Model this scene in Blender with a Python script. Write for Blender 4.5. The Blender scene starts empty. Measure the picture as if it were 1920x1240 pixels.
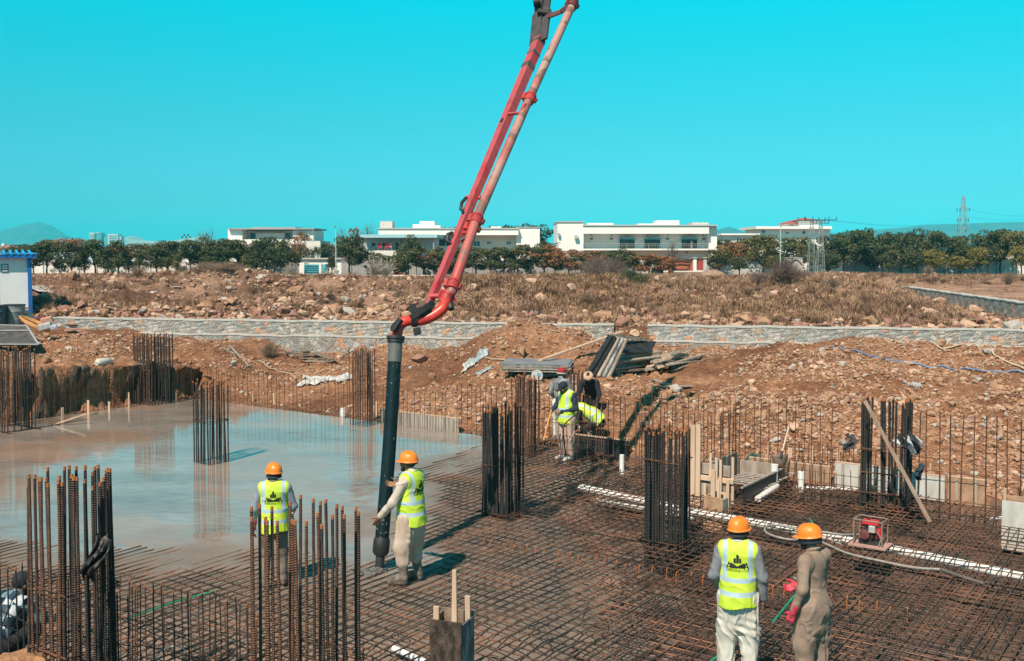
import bpy, bmesh, math, random
import numpy as np
from mathutils import Vector, Matrix, Euler
from mathutils.bvhtree import BVHTree

# ------------------------------------------------------------------ camera, world, sun, exposure
SC = bpy.context.scene
COL = SC.collection
F, CX, PY, H, PITCH = 1924.0, 960.0, 555.0, 4.5, math.radians(2.526)
YS = F / 1387.0      # distances below are noted in units of this many metres
cam_d = bpy.data.cameras.new('camera')
cam = bpy.data.objects.new('camera', cam_d)
COL.objects.link(cam)
cam.location = (0, 0, H)
cam.rotation_euler = (math.radians(90) - PITCH, 0, 0)
cam_d.sensor_width = 36.0
cam_d.lens = F / 1920 * 36.0
cam_d.shift_y = -(620 - PY) / 1920.0
cam_d.clip_start = 0.1
cam_d.clip_end = 30000
SC.camera = cam

SUN_EL = math.radians(51)
SUN_DIR = Vector((-0.43 * math.cos(SUN_EL), -0.903 * math.cos(SUN_EL), math.sin(SUN_EL))).normalized()
world = bpy.data.worlds.new('World')
SC.world = world
world.use_nodes = True
wn, wl = world.node_tree.nodes, world.node_tree.links
wn.clear()
sky = wn.new('ShaderNodeTexSky')
sky.sky_type = 'NISHITA'
sky.sun_disc = False
sky.sun_elevation = SUN_EL
sky.sun_rotation = math.atan2(SUN_DIR.x, SUN_DIR.y)
sky.air_density = 1.0
sky.dust_density = 0.6
sky.ozone_density = 1.5
tc = wn.new('ShaderNodeTexCoord')
sep = wn.new('ShaderNodeSeparateXYZ')
ramp = wn.new('ShaderNodeValToRGB')
mul = wn.new('ShaderNodeMix')
mul.data_type = 'RGBA'
mul.blend_type = 'MULTIPLY'
mul.inputs['Factor'].default_value = 1.0
bg = wn.new('ShaderNodeBackground')
bg.inputs['Strength'].default_value = 0.10
wo = wn.new('ShaderNodeOutputWorld')
wl.new(tc.outputs['Generated'], sep.inputs[0])
wl.new(sep.outputs['Z'], ramp.inputs[0])
wl.new(sky.outputs[0], mul.inputs['A'])
wl.new(ramp.outputs[0], mul.inputs['B'])
wl.new(mul.outputs['Result'], bg.inputs['Color'])
wl.new(bg.outputs[0], wo.inputs['Surface'])
# the photograph's cyan grade of the sky, by elevation
SKY_RAMP = [(0.0, (0.19, .95, 1.55)), (0.022, (0.18, .84, 1.27)), (0.05, (0.18, .78, 1.03)), (0.12, (0.13, .94, .96)), (0.19, (0.045, 1.26, 1.09)),
            (0.235, (0.0, 1.54, 1.29)), (0.34, (0.0, 1.74, 1.46)), (0.46, (0.06, .70, 0.58)), (1.0, (0.27, 0.30, 0.24))]
el = ramp.color_ramp.elements
for i, (p_, c_) in enumerate(SKY_RAMP):
    e = el[i] if i < 2 else el.new(p_)
    e.position = p_
    e.color = (*c_, 1)

sun_d = bpy.data.lights.new('sun', 'SUN')
sun_d.energy = 5.0
sun_d.angle = math.radians(0.5)
sun_d.color = (1.0, 0.84, 0.70)
sun = bpy.data.objects.new('sun', sun_d)
COL.objects.link(sun)
sun.rotation_euler = SUN_DIR.to_track_quat('Z', 'Y').to_euler()
SC.view_settings.view_transform = 'Standard'
SC.view_settings.look = 'None'
SC.view_settings.gamma = 1.0
SC.view_settings.exposure = 0.35
SC.cycles.volume_bounces = 1
SC.cycles.max_bounces = 6

RNG = np.random.default_rng(7)
random.seed(7)

# ------------------------------------------------------------------ projection helpers (pixels of the 1920 px photo)
_fw = Vector((0, math.cos(PITCH), -math.sin(PITCH)))
_up = Vector((0, math.sin(PITCH), math.cos(PITCH)))
def ray(px, py):
    return Vector((1, 0, 0)) * ((px - CX) / F) + _up * (-(py - PY) / F) + _fw
def G(px, py, z=0.0):
    d = ray(px, py)
    return Vector((0, 0, H)) + d * ((z - H) / d.z)
def A(px, py, Y):
    Y = Y * YS
    d = ray(px, py)
    return Vector((0, 0, H)) + d * (Y / d.y)

O_ = G(360, 746)
U_ = (G(1920, 950) - O_).normalized()
V_ = Vector((-U_.y, U_.x, 0))
if V_.y < 0:
    V_ = -V_
def UV(u, v, z=0.0):
    p = O_ + U_ * u + V_ * v
    return Vector((p.x, p.y, z))
def toUV(p):
    q = Vector((p[0] - O_.x, p[1] - O_.y, 0))
    return q.dot(U_), q.dot(V_)
UANG = math.atan2(U_.y, U_.x)

# ------------------------------------------------------------------ object helpers
def link(o, parent=None):
    COL.objects.link(o)
    if parent is not None:
        o.parent = parent
    return o
def tag(o, label=None, cat=None, group=None, kind=None):
    if label: o['label'] = label
    if cat: o['category'] = cat
    if group: o['group'] = group
    if kind: o['kind'] = kind
    return o
def empty(name, loc=(0, 0, 0), rz=0.0):
    o = bpy.data.objects.new(name, None)
    o.empty_display_size = 0.2
    o.location = loc
    o.rotation_euler = (0, 0, rz)
    COL.objects.link(o)
    return o
def copy_tree(o, parent=None):
    c = o.copy()
    COL.objects.link(c)
    if parent is not None:
        c.parent = parent
    for ch in [x for x in bpy.data.objects if x.parent == o]:
        copy_tree(ch, c)
    return c
ORD = ['first', 'second', 'third', 'fourth', 'fifth', 'sixth', 'seventh', 'eighth', 'ninth', 'tenth', 'eleventh', 'twelfth', 'thirteenth',
       'fourteenth', 'fifteenth', 'sixteenth', 'seventeenth', 'eighteenth', 'nineteenth', 'twentieth', 'twenty-first', 'twenty-second',
       'twenty-third', 'twenty-fourth', 'twenty-fifth', 'twenty-sixth', 'twenty-seventh', 'twenty-eighth', 'twenty-ninth', 'thirtieth']

class MB:
    """collects shapes and links them as ONE mesh object"""
    def __init__(s):
        s.v = []; s.f = []; s.m = []; s.n = 0
    def add(s, verts, faces, mi=0):
        verts = [tuple(p) for p in verts]
        s.v += verts
        s.f += [tuple(i + s.n for i in f) for f in faces]
        s.m += [mi] * len(faces)
        s.n += len(verts)
        return s
    def box(s, c, size, rz=0.0, mi=0, rot=None, taper=1.0):
        hx, hy, hz = size[0] / 2, size[1] / 2, size[2] / 2
        R = rot if rot is not None else Matrix.Rotation(rz, 3, 'Z')
        vs = []
        for z in (-hz, hz):
            t = taper if z > 0 else 1.0
            for x, y in ((-hx, -hy), (hx, -hy), (hx, hy), (-hx, hy)):
                vs.append(Vector(c) + R @ Vector((x * t, y * t, z)))
        s.add(vs, [(3, 2, 1, 0), (4, 5, 6, 7), (0, 1, 5, 4), (1, 2, 6, 5), (2, 3, 7, 6), (3, 0, 4, 7)], mi)
        return s
    def bar(s, a, b, w, d=None, mi=0, roll=0.0, up=(0, 0, 1)):
        a = Vector(a); b = Vector(b); d = w if d is None else d
        z = (b - a); L = z.length; z.normalize()
        x = Vector(up).cross(z)
        if x.length < 1e-4: x = Vector((1, 0, 0))
        x.normalize(); y = z.cross(x)
        R = Matrix((x, y, z)).transposed() @ Matrix.Rotation(roll, 3, 'Z')
        return s.box((a + b) / 2, (w, d, L), rot=R, mi=mi)
    def tube(s, pts, r, n=8, mi=0, cap=True, topmi=None):
        pts = [Vector(p) for p in pts]
        rs = r if isinstance(r, (list, tuple)) else [r] * len(pts)
        vs = []; fs = []; ms = []
        prev = None
        for i, p in enumerate(pts):
            t = (pts[min(i + 1, len(pts) - 1)] - pts[max(i - 1, 0)]).normalized()
            if prev is None:
                x = Vector((1, 0, 0)) if abs(t.x) < 0.9 else Vector((0, 1, 0))
            else:
                x = prev
            x = (x - t * x.dot(t)).normalized(); y = t.cross(x); prev = x
            for k in range(n):
                a = 2 * math.pi * k / n
                vs.append(p + (x * math.cos(a) + y * math.sin(a)) * rs[i])
        for i in range(len(pts) - 1):
            for k in range(n):
                k2 = (k + 1) % n
                fs.append((i * n + k, i * n + k2, (i + 1) * n + k2, (i + 1) * n + k))
        if cap:
            fs.append(tuple(range(n - 1, -1, -1)))
            fs.append(tuple((len(pts) - 1) * n + k for k in range(n)))
        base = len(s.m)
        s.add(vs, fs, mi)
        if topmi is not None:
            for j in range((len(pts) - 2) * n, (len(pts) - 1) * n): s.m[base + j] = topmi
            s.m[-1] = topmi
        return s
    def lathe(s, prof, n=16, c=(0, 0, 0), mi=0, sx=1.0, sy=1.0, R=None):
        vs = []; fs = []
        for r, z in prof:
            for k in range(n):
                a = 2 * math.pi * k / n
                p = Vector((r * math.cos(a) * sx, r * math.sin(a) * sy, z))
                if R is not None: p = R @ p
                vs.append(p + Vector(c))
        for i in range(len(prof) - 1):
            for k in range(n):
                k2 = (k + 1) % n
                fs.append((i * n + k, i * n + k2, (i + 1) * n + k2, (i + 1) * n + k))
        fs.append(tuple(range(n - 1, -1, -1)))
        fs.append(tuple((len(prof) - 1) * n + k for k in range(n)))
        s.add(vs, fs, mi)
        return s
    def build(s, name, mats, parent=None, smooth=False, loc=None, rz=None):
        me = bpy.data.meshes.new(name)
        me.from_pydata(s.v, [], s.f)
        for m in (mats if isinstance(mats, (list, tuple)) else [mats]):
            me.materials.append(m)
        if max(s.m, default=0) > 0:
            me.polygons.foreach_set('material_index', s.m)
        if smooth:
            me.polygons.foreach_set('use_smooth', [True] * len(me.polygons))
            try: me.set_sharp_from_angle(angle=math.radians(40))
            except Exception: pass
        me.update()
        o = bpy.data.objects.new(name, me)
        if loc is not None: o.location = loc
        if rz is not None: o.rotation_euler = (0, 0, rz)
        return link(o, parent)

def np_mesh(name, V, Fc, mats, parent=None, smooth=False, mi=None):
    """fast mesh from numpy; Fc is (n,k) with k 3 or 4"""
    me = bpy.data.meshes.new(name)
    V = np.ascontiguousarray(V, dtype=np.float32); Fc = np.ascontiguousarray(Fc, dtype=np.int32)
    k = Fc.shape[1]
    me.vertices.add(len(V)); me.vertices.foreach_set('co', V.ravel())
    me.loops.add(Fc.size); me.loops.foreach_set('vertex_index', Fc.ravel())
    me.polygons.add(len(Fc)); me.polygons.foreach_set('loop_start', np.arange(0, Fc.size, k, dtype=np.int32))
    me.polygons.foreach_set('loop_total', np.full(len(Fc), k, dtype=np.int32))
    if mi is not None: me.polygons.foreach_set('material_index', np.ascontiguousarray(mi, dtype=np.int32))
    me.polygons.foreach_set('use_smooth', np.full(len(Fc), smooth, dtype=bool))
    for m in (mats if isinstance(mats, (list, tuple)) else [mats]): me.materials.append(m)
    me.update(calc_edges=True)
    me.validate()
    o = bpy.data.objects.new(name, me)
    return link(o, parent)

# ------------------------------------------------------------------ numpy noise
def _hash(ix, iy, iz, seed):
    h = (ix.astype(np.int64) * 374761393 + iy.astype(np.int64) * 668265263 + iz.astype(np.int64) * 2147483647 + seed * 1274126177) & 0xffffffff
    h = ((h ^ (h >> 13)) * 1274126177) & 0xffffffff
    h = h ^ (h >> 16)
    return (h & 0xffff) / 65535.0
def vnoise(x, y, z=None, seed=0):
    if z is None: z = np.zeros_like(x)
    ix, iy, iz = np.floor(x), np.floor(y), np.floor(z)
    fx, fy, fz = x - ix, y - iy, z - iz
    fx, fy, fz = [t * t * (3 - 2 * t) for t in (fx, fy, fz)]
    r = 0
    for dx in (0, 1):
        for dy in (0, 1):
            for dz in (0, 1):
                w = (fx if dx else 1 - fx) * (fy if dy else 1 - fy) * (fz if dz else 1 - fz)
                r = r + w * _hash(ix + dx, iy + dy, iz + dz, seed)
    return r * 2 - 1
def fbm(x, y, s, octv=4, seed=0, gain=0.5):
    r = 0; a = 1.0; fr = 1.0 / s
    for o in range(octv):
        r = r + a * vnoise(x * fr, y * fr, seed=seed + o)
        a *= gain; fr *= 2.03
    return r
def sstep(a, b, x):
    t = np.clip((x - a) / (b - a), 0, 1)
    return t * t * (3 - 2 * t)

# ------------------------------------------------------------------ materials
MATS = {}
def M(name, c1, c2=None, scale=4.0, rough=0.7, metal=0.0, bump=0.0, bscale=None, detail=6.0, c3=None, ramp=(0.35, 0.65), coords='Object', spec=0.5,
      stretch=None, rough2=None, disp=None):
    if name in MATS: return MATS[name]
    m = bpy.data.materials.new(name); m.use_nodes = True
    n, l = m.node_tree.nodes, m.node_tree.links
    b = n['Principled BSDF']
    b.inputs['Roughness'].default_value = rough
    b.inputs['Metallic'].default_value = metal
    b.inputs['Specular IOR Level'].default_value = spec
    c2 = c2 or tuple(x * 0.8 for x in c1)
    t = n.new('ShaderNodeTexCoord'); mp = n.new('ShaderNodeMapping')
    l.new(t.outputs[coords], mp.inputs[0])
    if stretch: mp.inputs['Scale'].default_value = stretch
    no = n.new('ShaderNodeTexNoise'); no.inputs['Scale'].default_value = scale; no.inputs['Detail'].default_value = detail
    no.inputs['Roughness'].default_value = 0.62
    l.new(mp.outputs[0], no.inputs['Vector'])
    r = n.new('ShaderNodeValToRGB'); l.new(no.outputs['Fac'], r.inputs[0])
    r.color_ramp.elements[0].position = ramp[0]; r.color_ramp.elements[0].color = (*c1, 1)
    r.color_ramp.elements[1].position = ramp[1]; r.color_ramp.elements[1].color = (*c2, 1)
    if c3:
        e = r.color_ramp.elements.new((ramp[0] + ramp[1]) / 2); e.color = (*c3, 1)
    l.new(r.outputs[0], b.inputs['Base Color'])
    if rough2 is not None:
        mr = n.new('ShaderNodeMapRange'); mr.inputs['To Min'].default_value = rough; mr.inputs['To Max'].default_value = rough2
        mr.inputs['From Min'].default_value = 0.35; mr.inputs['From Max'].default_value = 0.65
        l.new(no.outputs['Fac'], mr.inputs['Value']); l.new(mr.outputs[0], b.inputs['Roughness'])
    if bump:
        nb = n.new('ShaderNodeTexNoise'); nb.inputs['Scale'].default_value = bscale or scale * 3; nb.inputs['Detail'].default_value = 5
        l.new(mp.outputs[0], nb.inputs['Vector'])
        bp = n.new('ShaderNodeBump'); bp.inputs['Strength'].default_value = bump; bp.inputs['Distance'].default_value = 0.02
        l.new(nb.outputs['Fac'], bp.inputs['Height']); l.new(bp.outputs[0], b.inputs['Normal'])
    MATS[name] = m
    return m

def rebar_mat(name, dark, rust, ribs, bias=(0.4, 0.6)):
    m = M(name, dark, rust, scale=9, rough=0.62, metal=0.25, ramp=bias, detail=8)
    n, l = m.node_tree.nodes, m.node_tree.links
    w = n.new('ShaderNodeTexWave'); w.wave_type = 'BANDS'; w.bands_direction = 'Z'; w.inputs['Scale'].default_value = ribs
    w.inputs['Distortion'].default_value = 0.4
    t = n.new('ShaderNodeTexCoord'); l.new(t.outputs['Object'], w.inputs['Vector'])
    bp = n.new('ShaderNodeBump'); bp.inputs['Strength'].default_value = 0.9; bp.inputs['Distance'].default_value = 0.006
    l.new(w.outputs['Fac'], bp.inputs['Height']); l.new(bp.outputs[0], n['Principled BSDF'].inputs['Normal'])
    return m
REBAR = rebar_mat('rebar_steel', (0.032, 0.028, 0.027), (0.15, 0.065, 0.036), 14, (0.42, 0.68))
REBAR_DK = rebar_mat('rebar_dark', (0.022, 0.023, 0.025), (0.07, 0.042, 0.03), 14, (0.45, 0.75))
REBAR_RED = rebar_mat('rebar_rusty', (0.05, 0.034, 0.028), (0.24, 0.095, 0.045), 14, (0.35, 0.65))
RUST_TIP = M('rust_tip', (0.50, 0.17, 0.05), (0.30, 0.09, 0.03), scale=30, rough=0.85)
MAT_BAR = M('mat_bar_steel', (0.035, 0.027, 0.024), (0.30, 0.135, 0.075), scale=1.3, rough=0.55, metal=0.25, ramp=(0.35, 0.62), c3=(0.11, 0.062, 0.042))
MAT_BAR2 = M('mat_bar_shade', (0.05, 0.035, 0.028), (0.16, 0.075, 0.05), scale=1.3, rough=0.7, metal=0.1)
# ------------------------------------------------------------------ terrain
# control points given where the photograph shows the ground: (px, py, distance)
FRONT = [(-60, 655, 24), (60, 650, 24), (150, 655, 24.2), (250, 645, 26), (400, 650, 25.6), (450, 645, 27.5), (600, 668, 28), (640, 690, 24.5), (500, 672, 26),
         (560, 722, 22.6), (740, 690, 24.2), (850, 660, 25.6), (930, 624, 25), (975, 604, 24.8), (1005, 604, 24.8), (1040, 620, 24.8), (1150, 700, 21.8), (1000, 700, 22.4), (880, 715, 22),
         (1290, 690, 22), (1250, 740, 19.2), (1400, 672, 22.5), (1500, 652, 22.5), (1620, 638, 22.5), (1800, 650, 21), (1930, 660, 20.5), (1560, 656, 24.3), (1400, 752, 18.2),
         (1600, 750, 17.2), (1800, 770, 16.2), (1930, 810, 14.8), (1500, 700, 20), (1700, 700, 19), (1900, 720, 17.5), (1210, 655, 25), (-200, 640, 26), (-500, 640, 22),
         (2200, 640, 20), (2200, 760, 15), (2400, 700, 16), (660, 735, 21.6), (760, 740, 21.2), (840, 745, 20.8), (1320, 668, 25), (1600, 655, 25.2), (1750, 655, 24.8), (1900, 660, 24.5), (1080, 650, 26.2), (1130, 655, 26), (860, 657, 26.4), (800, 664, 26.6), (1250, 656, 25.6), (910, 648, 26.3), (1400, 664, 25.2), (1480, 655, 25), (130, 668, 22.4), (200, 676, 22.4), (60, 672, 21.2), (0, 676, 20.6), (-80, 676, 19.5), (250, 684, 23.2), (330, 690, 24), (-200, 690, 18)]
BACK = [(-100, 592, 31), (200, 588, 31), (700, 592, 30), (1300, 600, 28.5), (1900, 608, 26.5), (100, 562, 38), (300, 562, 38), (600, 562, 38), (250, 540, 48), (390, 513, 52), (420, 517, 52), (340, 528, 50), (470, 530, 50), (400, 562, 40),
        (100, 530, 62), (560, 536, 52), (640, 530, 62), (800, 528, 60), (950, 524, 60), (1100, 524, 62), (1300, 525, 64), (1500, 521, 60), (1000, 520, 72), (1300, 519, 74), (700, 520, 74), (200, 520, 74), (1200, 560, 38),
        (1420, 560, 36), (1620, 524, 56), (1700, 590, 30), (1860, 592, 28.5), (1750, 560, 38), (950, 560, 37), (1000, 538, 46), (1350, 536, 48), (1560, 548, 40),
        (1750, 517, 80), (1930, 516, 80), (1930, 545, 43), (1800, 532, 55), (-300, 525, 60), (2300, 520, 60), (2300, 560, 40), (700, 542, 45), (500, 547, 43)]
fp = np.array([tuple(A(*p)) for p in FRONT]); bp_ = np.array([tuple(A(*p)) for p in BACK])
bp_ = np.vstack([bp_, [(x, y, 1.75) for x in (-160, -80, 0, 80, 160) for y in (116, 140, 180, 250)]])
def idw(P, x, y, p=4.6, k=0.6):
    y = y / YS; P = P * np.array([1, 1 / YS, 1])
    num = np.zeros_like(x); den = np.zeros_like(x)
    for a, b, c in P:
        w = 1.0 / ((x - a) ** 2 + (y - b) ** 2 + k * k) ** (p / 2)
        num += w * c; den += w
    return num / den
WALL_L = G(95, 596, 1.8); WALL_R = G(1935, 619.5, 1.8)
WD = (WALL_R - WALL_L).normalized(); WN = Vector((-WD.y, WD.x, 0))   # WN points away from the camera
if WN.y < 0: WN = -WN
GAP0, GAP1 = G(1156, 605, 1.8), G(1216, 607, 1.8)
gap_a = (GAP0 - WALL_L).dot(WD); gap_b = (GAP1 - WALL_L).dot(WD)
DW_A = G(1692, 535, 2.3); DW_B = G(1935, 579, 2.05)          # the diagonal stone wall on the right
DWD = (DW_B - DW_A).normalized(); DWN = Vector((-DWD.y, DWD.x, 0))
if DWN.x < 0: DWN = -DWN      # the plain lies on its right
PIT_U1, PIT_V0 = 28.0, -36.0
bp_ = np.vstack([bp_, [tuple(WALL_L + WD * t + WN * 0.9)[:2] + (1.70,) for t in np.arange(-6, 48, 2.2)]])
def ground_h(x, y, rough=True):
    x = np.asarray(x, float); y = np.asarray(y, float)
    u = (x - O_.x) * U_.x + (y - O_.y) * U_.y
    v = (x - O_.x) * V_.x + (y - O_.y) * V_.y
    zf = idw(fp, x, y)
    zb = idw(bp_, x, y, 4.6, 1.3)
    # far field levels out
    zb = zb + (1.75 - zb) * sstep(120, 150, y)
    wd = (x - WALL_L.x) * WN.x + (y - WALL_L.y) * WN.y
    wt = (x - WALL_L.x) * WD.x + (y - WALL_L.y) * WD.y
    gap = sstep(gap_a - .4, gap_a + .3, wt) * (1 - sstep(gap_b - .3, gap_b + .4, wt))
    left = 1 - sstep(-2.5, 0.5, wt)
    w_sharp = sstep(0.12, 0.42, wd)
    w_soft = sstep(-3.0, 1.2, wd)
    w = w_sharp * (1 - np.maximum(gap, left)) + w_soft * np.maximum(gap, left)
    nb = (fbm(x, y, 5.0, 3, 11) * 0.50 + (np.abs(fbm(x, y, 2.4, 4, 5)) - .25) * 0.55 + fbm(x, y, .7, 2, 6) * .12) * (1 - .7 * sstep(60, 84, y)) * (1 - .55 * sstep(-3, 3, wt - gap_a) * (1 - sstep(40, 50, y)))
    near = np.exp(-((wd - 0.4) / 0.9) ** 2)
    zb2 = zb + nb * (1 - 0.9 * near)
    zb2 = zb2 * (1 - sstep(106, 114, y)) + (1.75) * sstep(106, 114, y)
    # right plain beyond the diagonal wall
    dd = (x - DW_A.x) * DWN.x + (y - DW_A.y) * DWN.y
    dt = (x - DW_A.x) * DWD.x + (y - DW_A.y) * DWD.y
    plain = sstep(-0.05, 0.25, dd) * sstep(-6, 0.5, dt) * (1 - sstep(108, 114, y))
    zb2 = zb2 * (1 - plain) + (2.12 + 0.05 * fbm(x, y, 3, 3, 21)) * plain
    low = sstep(-3.5, -0.6, dd) * (1 - sstep(-0.05, 0.25, dd)) * sstep(-3, 1.5, dt)
    zb2 = zb2 * (1 - low) + low * (1.45 + .1 * fbm(x, y, 1.2, 3, 22))
    nf = fbm(x, y, 2.2, 3, 3) * 0.13 + fbm(x, y, 0.6, 3, 31) * 0.085 + np.abs(fbm(x, y, 0.28, 2, 33)) * 0.06
    zout = (zf + nf) * (1 - w) + zb2 * w
    # pit
    d = np.maximum(np.maximum(-u, v), np.maximum(u - PIT_U1, PIT_V0 - v))
    wob = (0.45 * fbm(x, y, .55, 3, 79) + .12 * fbm(x, y, .16, 2, 80)) * (1 - sstep(-0.6, 0.6, u)) + 0.25 * fbm(x, y, 1.3, 3, 77) + 0.10 * fbm(x, y, 0.35, 2, 78)
    wleft = sstep(1.5, -0.5, np.minimum(u, 3) + 0) if False else (1 - sstep(-0.3, 1.2, u))
    lo = 0.12; hi = 2.3 * (1 - wleft) + 0.42 * wleft
    wr = sstep(14, 18, u)
    hi = hi + 1.2 * wr
    t = sstep(0, 1, (d + wob * (0.7) - lo) / hi)
    floor = -0.47 + 0.02 * fbm(x, y, 0.8, 3, 9)
    apron = np.minimum(d, 0.15) * 0 + 0.0
    base = np.where(d > 0.04, apron + 0.03 * fbm(x, y, 0.3, 2, 8), floor)
    z = base * (1 - t) + zout * t
    z = np.where(d < 0.04, floor, z)
    return z
def gz(x, y):
    return float(ground_h(np.array([x]), np.array([y]))[0])
def GT(px, py, Y0=20.0):
    """march the pixel ray to the terrain"""
    d = ray(px, py); best = None
    Ys = np.linspace(10, 116, 2400)
    P = np.outer(Ys / d.y, np.array(d)); z = P[:, 2] + H
    hh = ground_h(P[:, 0], P[:, 1])
    k = np.argmax(hh > z)
    return Vector((P[k, 0], P[k, 1], hh[k]))

Yr = [-40.0, -20.0, -8.0, -2.0]
y = 1.0
while y < 16: Yr.append(y); y += 0.3
while y < 41: Yr.append(y); y += 0.08
while y < 122: Yr.append(y); y *= 1.0045
while y < 9000: Yr.append(y); y *= 1.08
Yr = np.array(Yr); NR = 820
rr = np.linspace(-0.92, 0.92, NR)
YY, RR = np.meshgrid(Yr, rr, indexing='ij')
XX = RR * np.sqrt(YY ** 2 + 64)
ZZ = ground_h(XX, YY)
nr, nc = XX.shape
# the undercut lip of the left bank leans over the slab edge
_u = (XX - O_.x) * U_.x + (YY - O_.y) * U_.y; _v = (XX - O_.x) * V_.x + (YY - O_.y) * V_.y
_lip = sstep(.45, 1.1, ZZ) * np.exp(-((_u + .75) / .42) ** 2) * (_v < .6) * (.45 + .35 * fbm(XX, YY, .8, 2, 44))
XX = XX + U_.x * _lip; YY = YY + U_.y * _lip
idx = np.arange(nr * nc).reshape(nr, nc)
FQ = np.stack([idx[:-1, :-1], idx[:-1, 1:], idx[1:, 1:], idx[1:, :-1]], -1).reshape(-1, 4)

def soil_material():
    m = bpy.data.materials.new('soil'); m.use_nodes = True
    n, l = m.node_tree.nodes, m.node_tree.links
    b = n['Principled BSDF']; b.inputs['Roughness'].default_value = 0.95; b.inputs['Specular IOR Level'].default_value = 0.15
    geo = n.new('ShaderNodeNewGeometry')
    at = n.new('ShaderNodeAttribute'); at.attribute_name = 'zone'
    sp = n.new('ShaderNodeSeparateColor'); l.new(at.outputs['Color'], sp.inputs[0])
    def noise(s, d=6):
        x = n.new('ShaderNodeTexNoise'); x.inputs['Scale'].default_value = s; x.inputs['Detail'].default_value = d; x.inputs['Roughness'].default_value = 0.65
        l.new(geo.outputs['Position'], x.inputs['Vector']); return x
    def rampc(src, cols):
        r = n.new('ShaderNodeValToRGB'); l.new(src, r.inputs[0])
        for i, (p, c) in enumerate(cols):
            e = r.color_ramp.elements[i] if i < 2 else r.color_ramp.elements.new(p)
            e.position = p; e.color = (*c, 1)
        return r
    def mix(f, a, c):
        x = n.new('ShaderNodeMix'); x.data_type = 'RGBA'
        if isinstance(f, float): x.inputs['Factor'].default_value = f
        else: l.new(f, x.inputs['Factor'])
        l.new(a, x.inputs['A']); l.new(c, x.inputs['B']); return x.outputs['Result']
    n1, n2, n3 = noise(1.1), noise(6.0, 8), noise(0.25, 4)
    bank = rampc(n2.outputs['Fac'], [(0.36, (0.10, 0.048, 0.027)), (0.5, (0.30, 0.15, 0.085)), (0.64, (0.50, 0.30, 0.19))])
    bank2 = rampc(n1.outputs['Fac'], [(0.35, (0.24, 0.108, 0.055)), (0.65, (0.45, 0.25, 0.145))])
    bankc = mix(0.5, bank.outputs[0], bank2.outputs[0])
    field = rampc(n2.outputs['Fac'], [(0.36, (0.09, 0.052, 0.036)), (0.5, (0.24, 0.14, 0.095)), (0.66, (0.44, 0.29, 0.21))])
    field2 = rampc(n3.outputs['Fac'], [(0.35, (0.20, 0.112, 0.075)), (0.65, (0.38, 0.245, 0.175))])
    fieldc = mix(0.45, field.outputs[0], field2.outputs[0])
    pit = rampc(n2.outputs['Fac'], [(0.3, (0.11, 0.078, 0.064)), (0.55, (0.19, 0.14, 0.115)), (0.75, (0.28, 0.22, 0.18))])
    plain = rampc(n1.outputs['Fac'], [(0.3, (0.32, 0.185, 0.125)), (0.7, (0.50, 0.32, 0.23))])
    c = mix(sp.outputs['Red'], bankc, fieldc)
    c = mix(sp.outputs['Blue'], c, plain.outputs[0])
    c = mix(sp.outputs['Green'], c, pit.outputs[0])
    big = rampc(n3.outputs['Fac'], [(0.38, (0.58, 0.52, 0.50)), (0.60, (1.08, 1.06, 1.05))])
    mm0 = n.new('ShaderNodeMix'); mm0.data_type = 'RGBA'; mm0.blend_type = 'MULTIPLY'; mm0.inputs['Factor'].default_value = 1.0; l.new(c, mm0.inputs['A']); l.new(big.outputs[0], mm0.inputs['B']); c = mm0.outputs['Result']
    # pebbles
    vo = n.new('ShaderNodeTexVoronoi'); vo.inputs['Scale'].default_value = 7.0; l.new(geo.outputs['Position'], vo.inputs['Vector'])
    pr = rampc(vo.outputs['Distance'], [(0.10, (1, 1, 1)), (0.22, (0, 0, 0))])
    wn_ = n.new('ShaderNodeMath'); wn_.operation = 'GREATER_THAN'; wn_.inputs[1].default_value = 0.62
    sc = n.new('ShaderNodeSeparateColor'); l.new(vo.outputs['Color'], sc.inputs[0]); l.new(sc.outputs['Red'], wn_.inputs[0])
    mm = n.new('ShaderNodeMath'); mm.operation = 'MULTIPLY'; l.new(pr.outputs[0], mm.inputs[0]); l.new(wn_.outputs[0], mm.inputs[1])
    ng = n.new('ShaderNodeMath'); ng.operation = 'MULTIPLY'; l.new(mm.outputs[0], ng.inputs[0])
    inv = n.new('ShaderNodeMath'); inv.operation = 'SUBTRACT'; inv.inputs[0].default_value = 1.0; l.new(sp.outputs['Green'], inv.inputs[1]); l.new(inv.outputs[0], ng.inputs[1])
    st = n.new('ShaderNodeRGB'); st.outputs[0].default_value = (0.55, 0.40, 0.30, 1)
    c = mix(ng.outputs[0], c, st.outputs[0])
    l.new(c, b.inputs['Base Color'])
    hb = noise(14, 8)
    ad = n.new('ShaderNodeMath'); ad.operation = 'ADD'; l.new(hb.outputs['Fac'], ad.inputs[0]); l.new(ng.outputs[0], ad.inputs[1])
    bu = n.new('ShaderNodeBump'); bu.inputs['Strength'].default_value = 0.9; bu.inputs['Distance'].default_value = 0.10
    l.new(ad.outputs[0], bu.inputs['Height']); l.new(bu.outputs[0], b.inputs['Normal'])
    return m
SOIL = soil_material()
ground = np_mesh('ground', np.stack([XX, YY, ZZ], -1).reshape(-1, 3), FQ, SOIL, smooth=True)
tag(ground, kind='structure')
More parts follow.
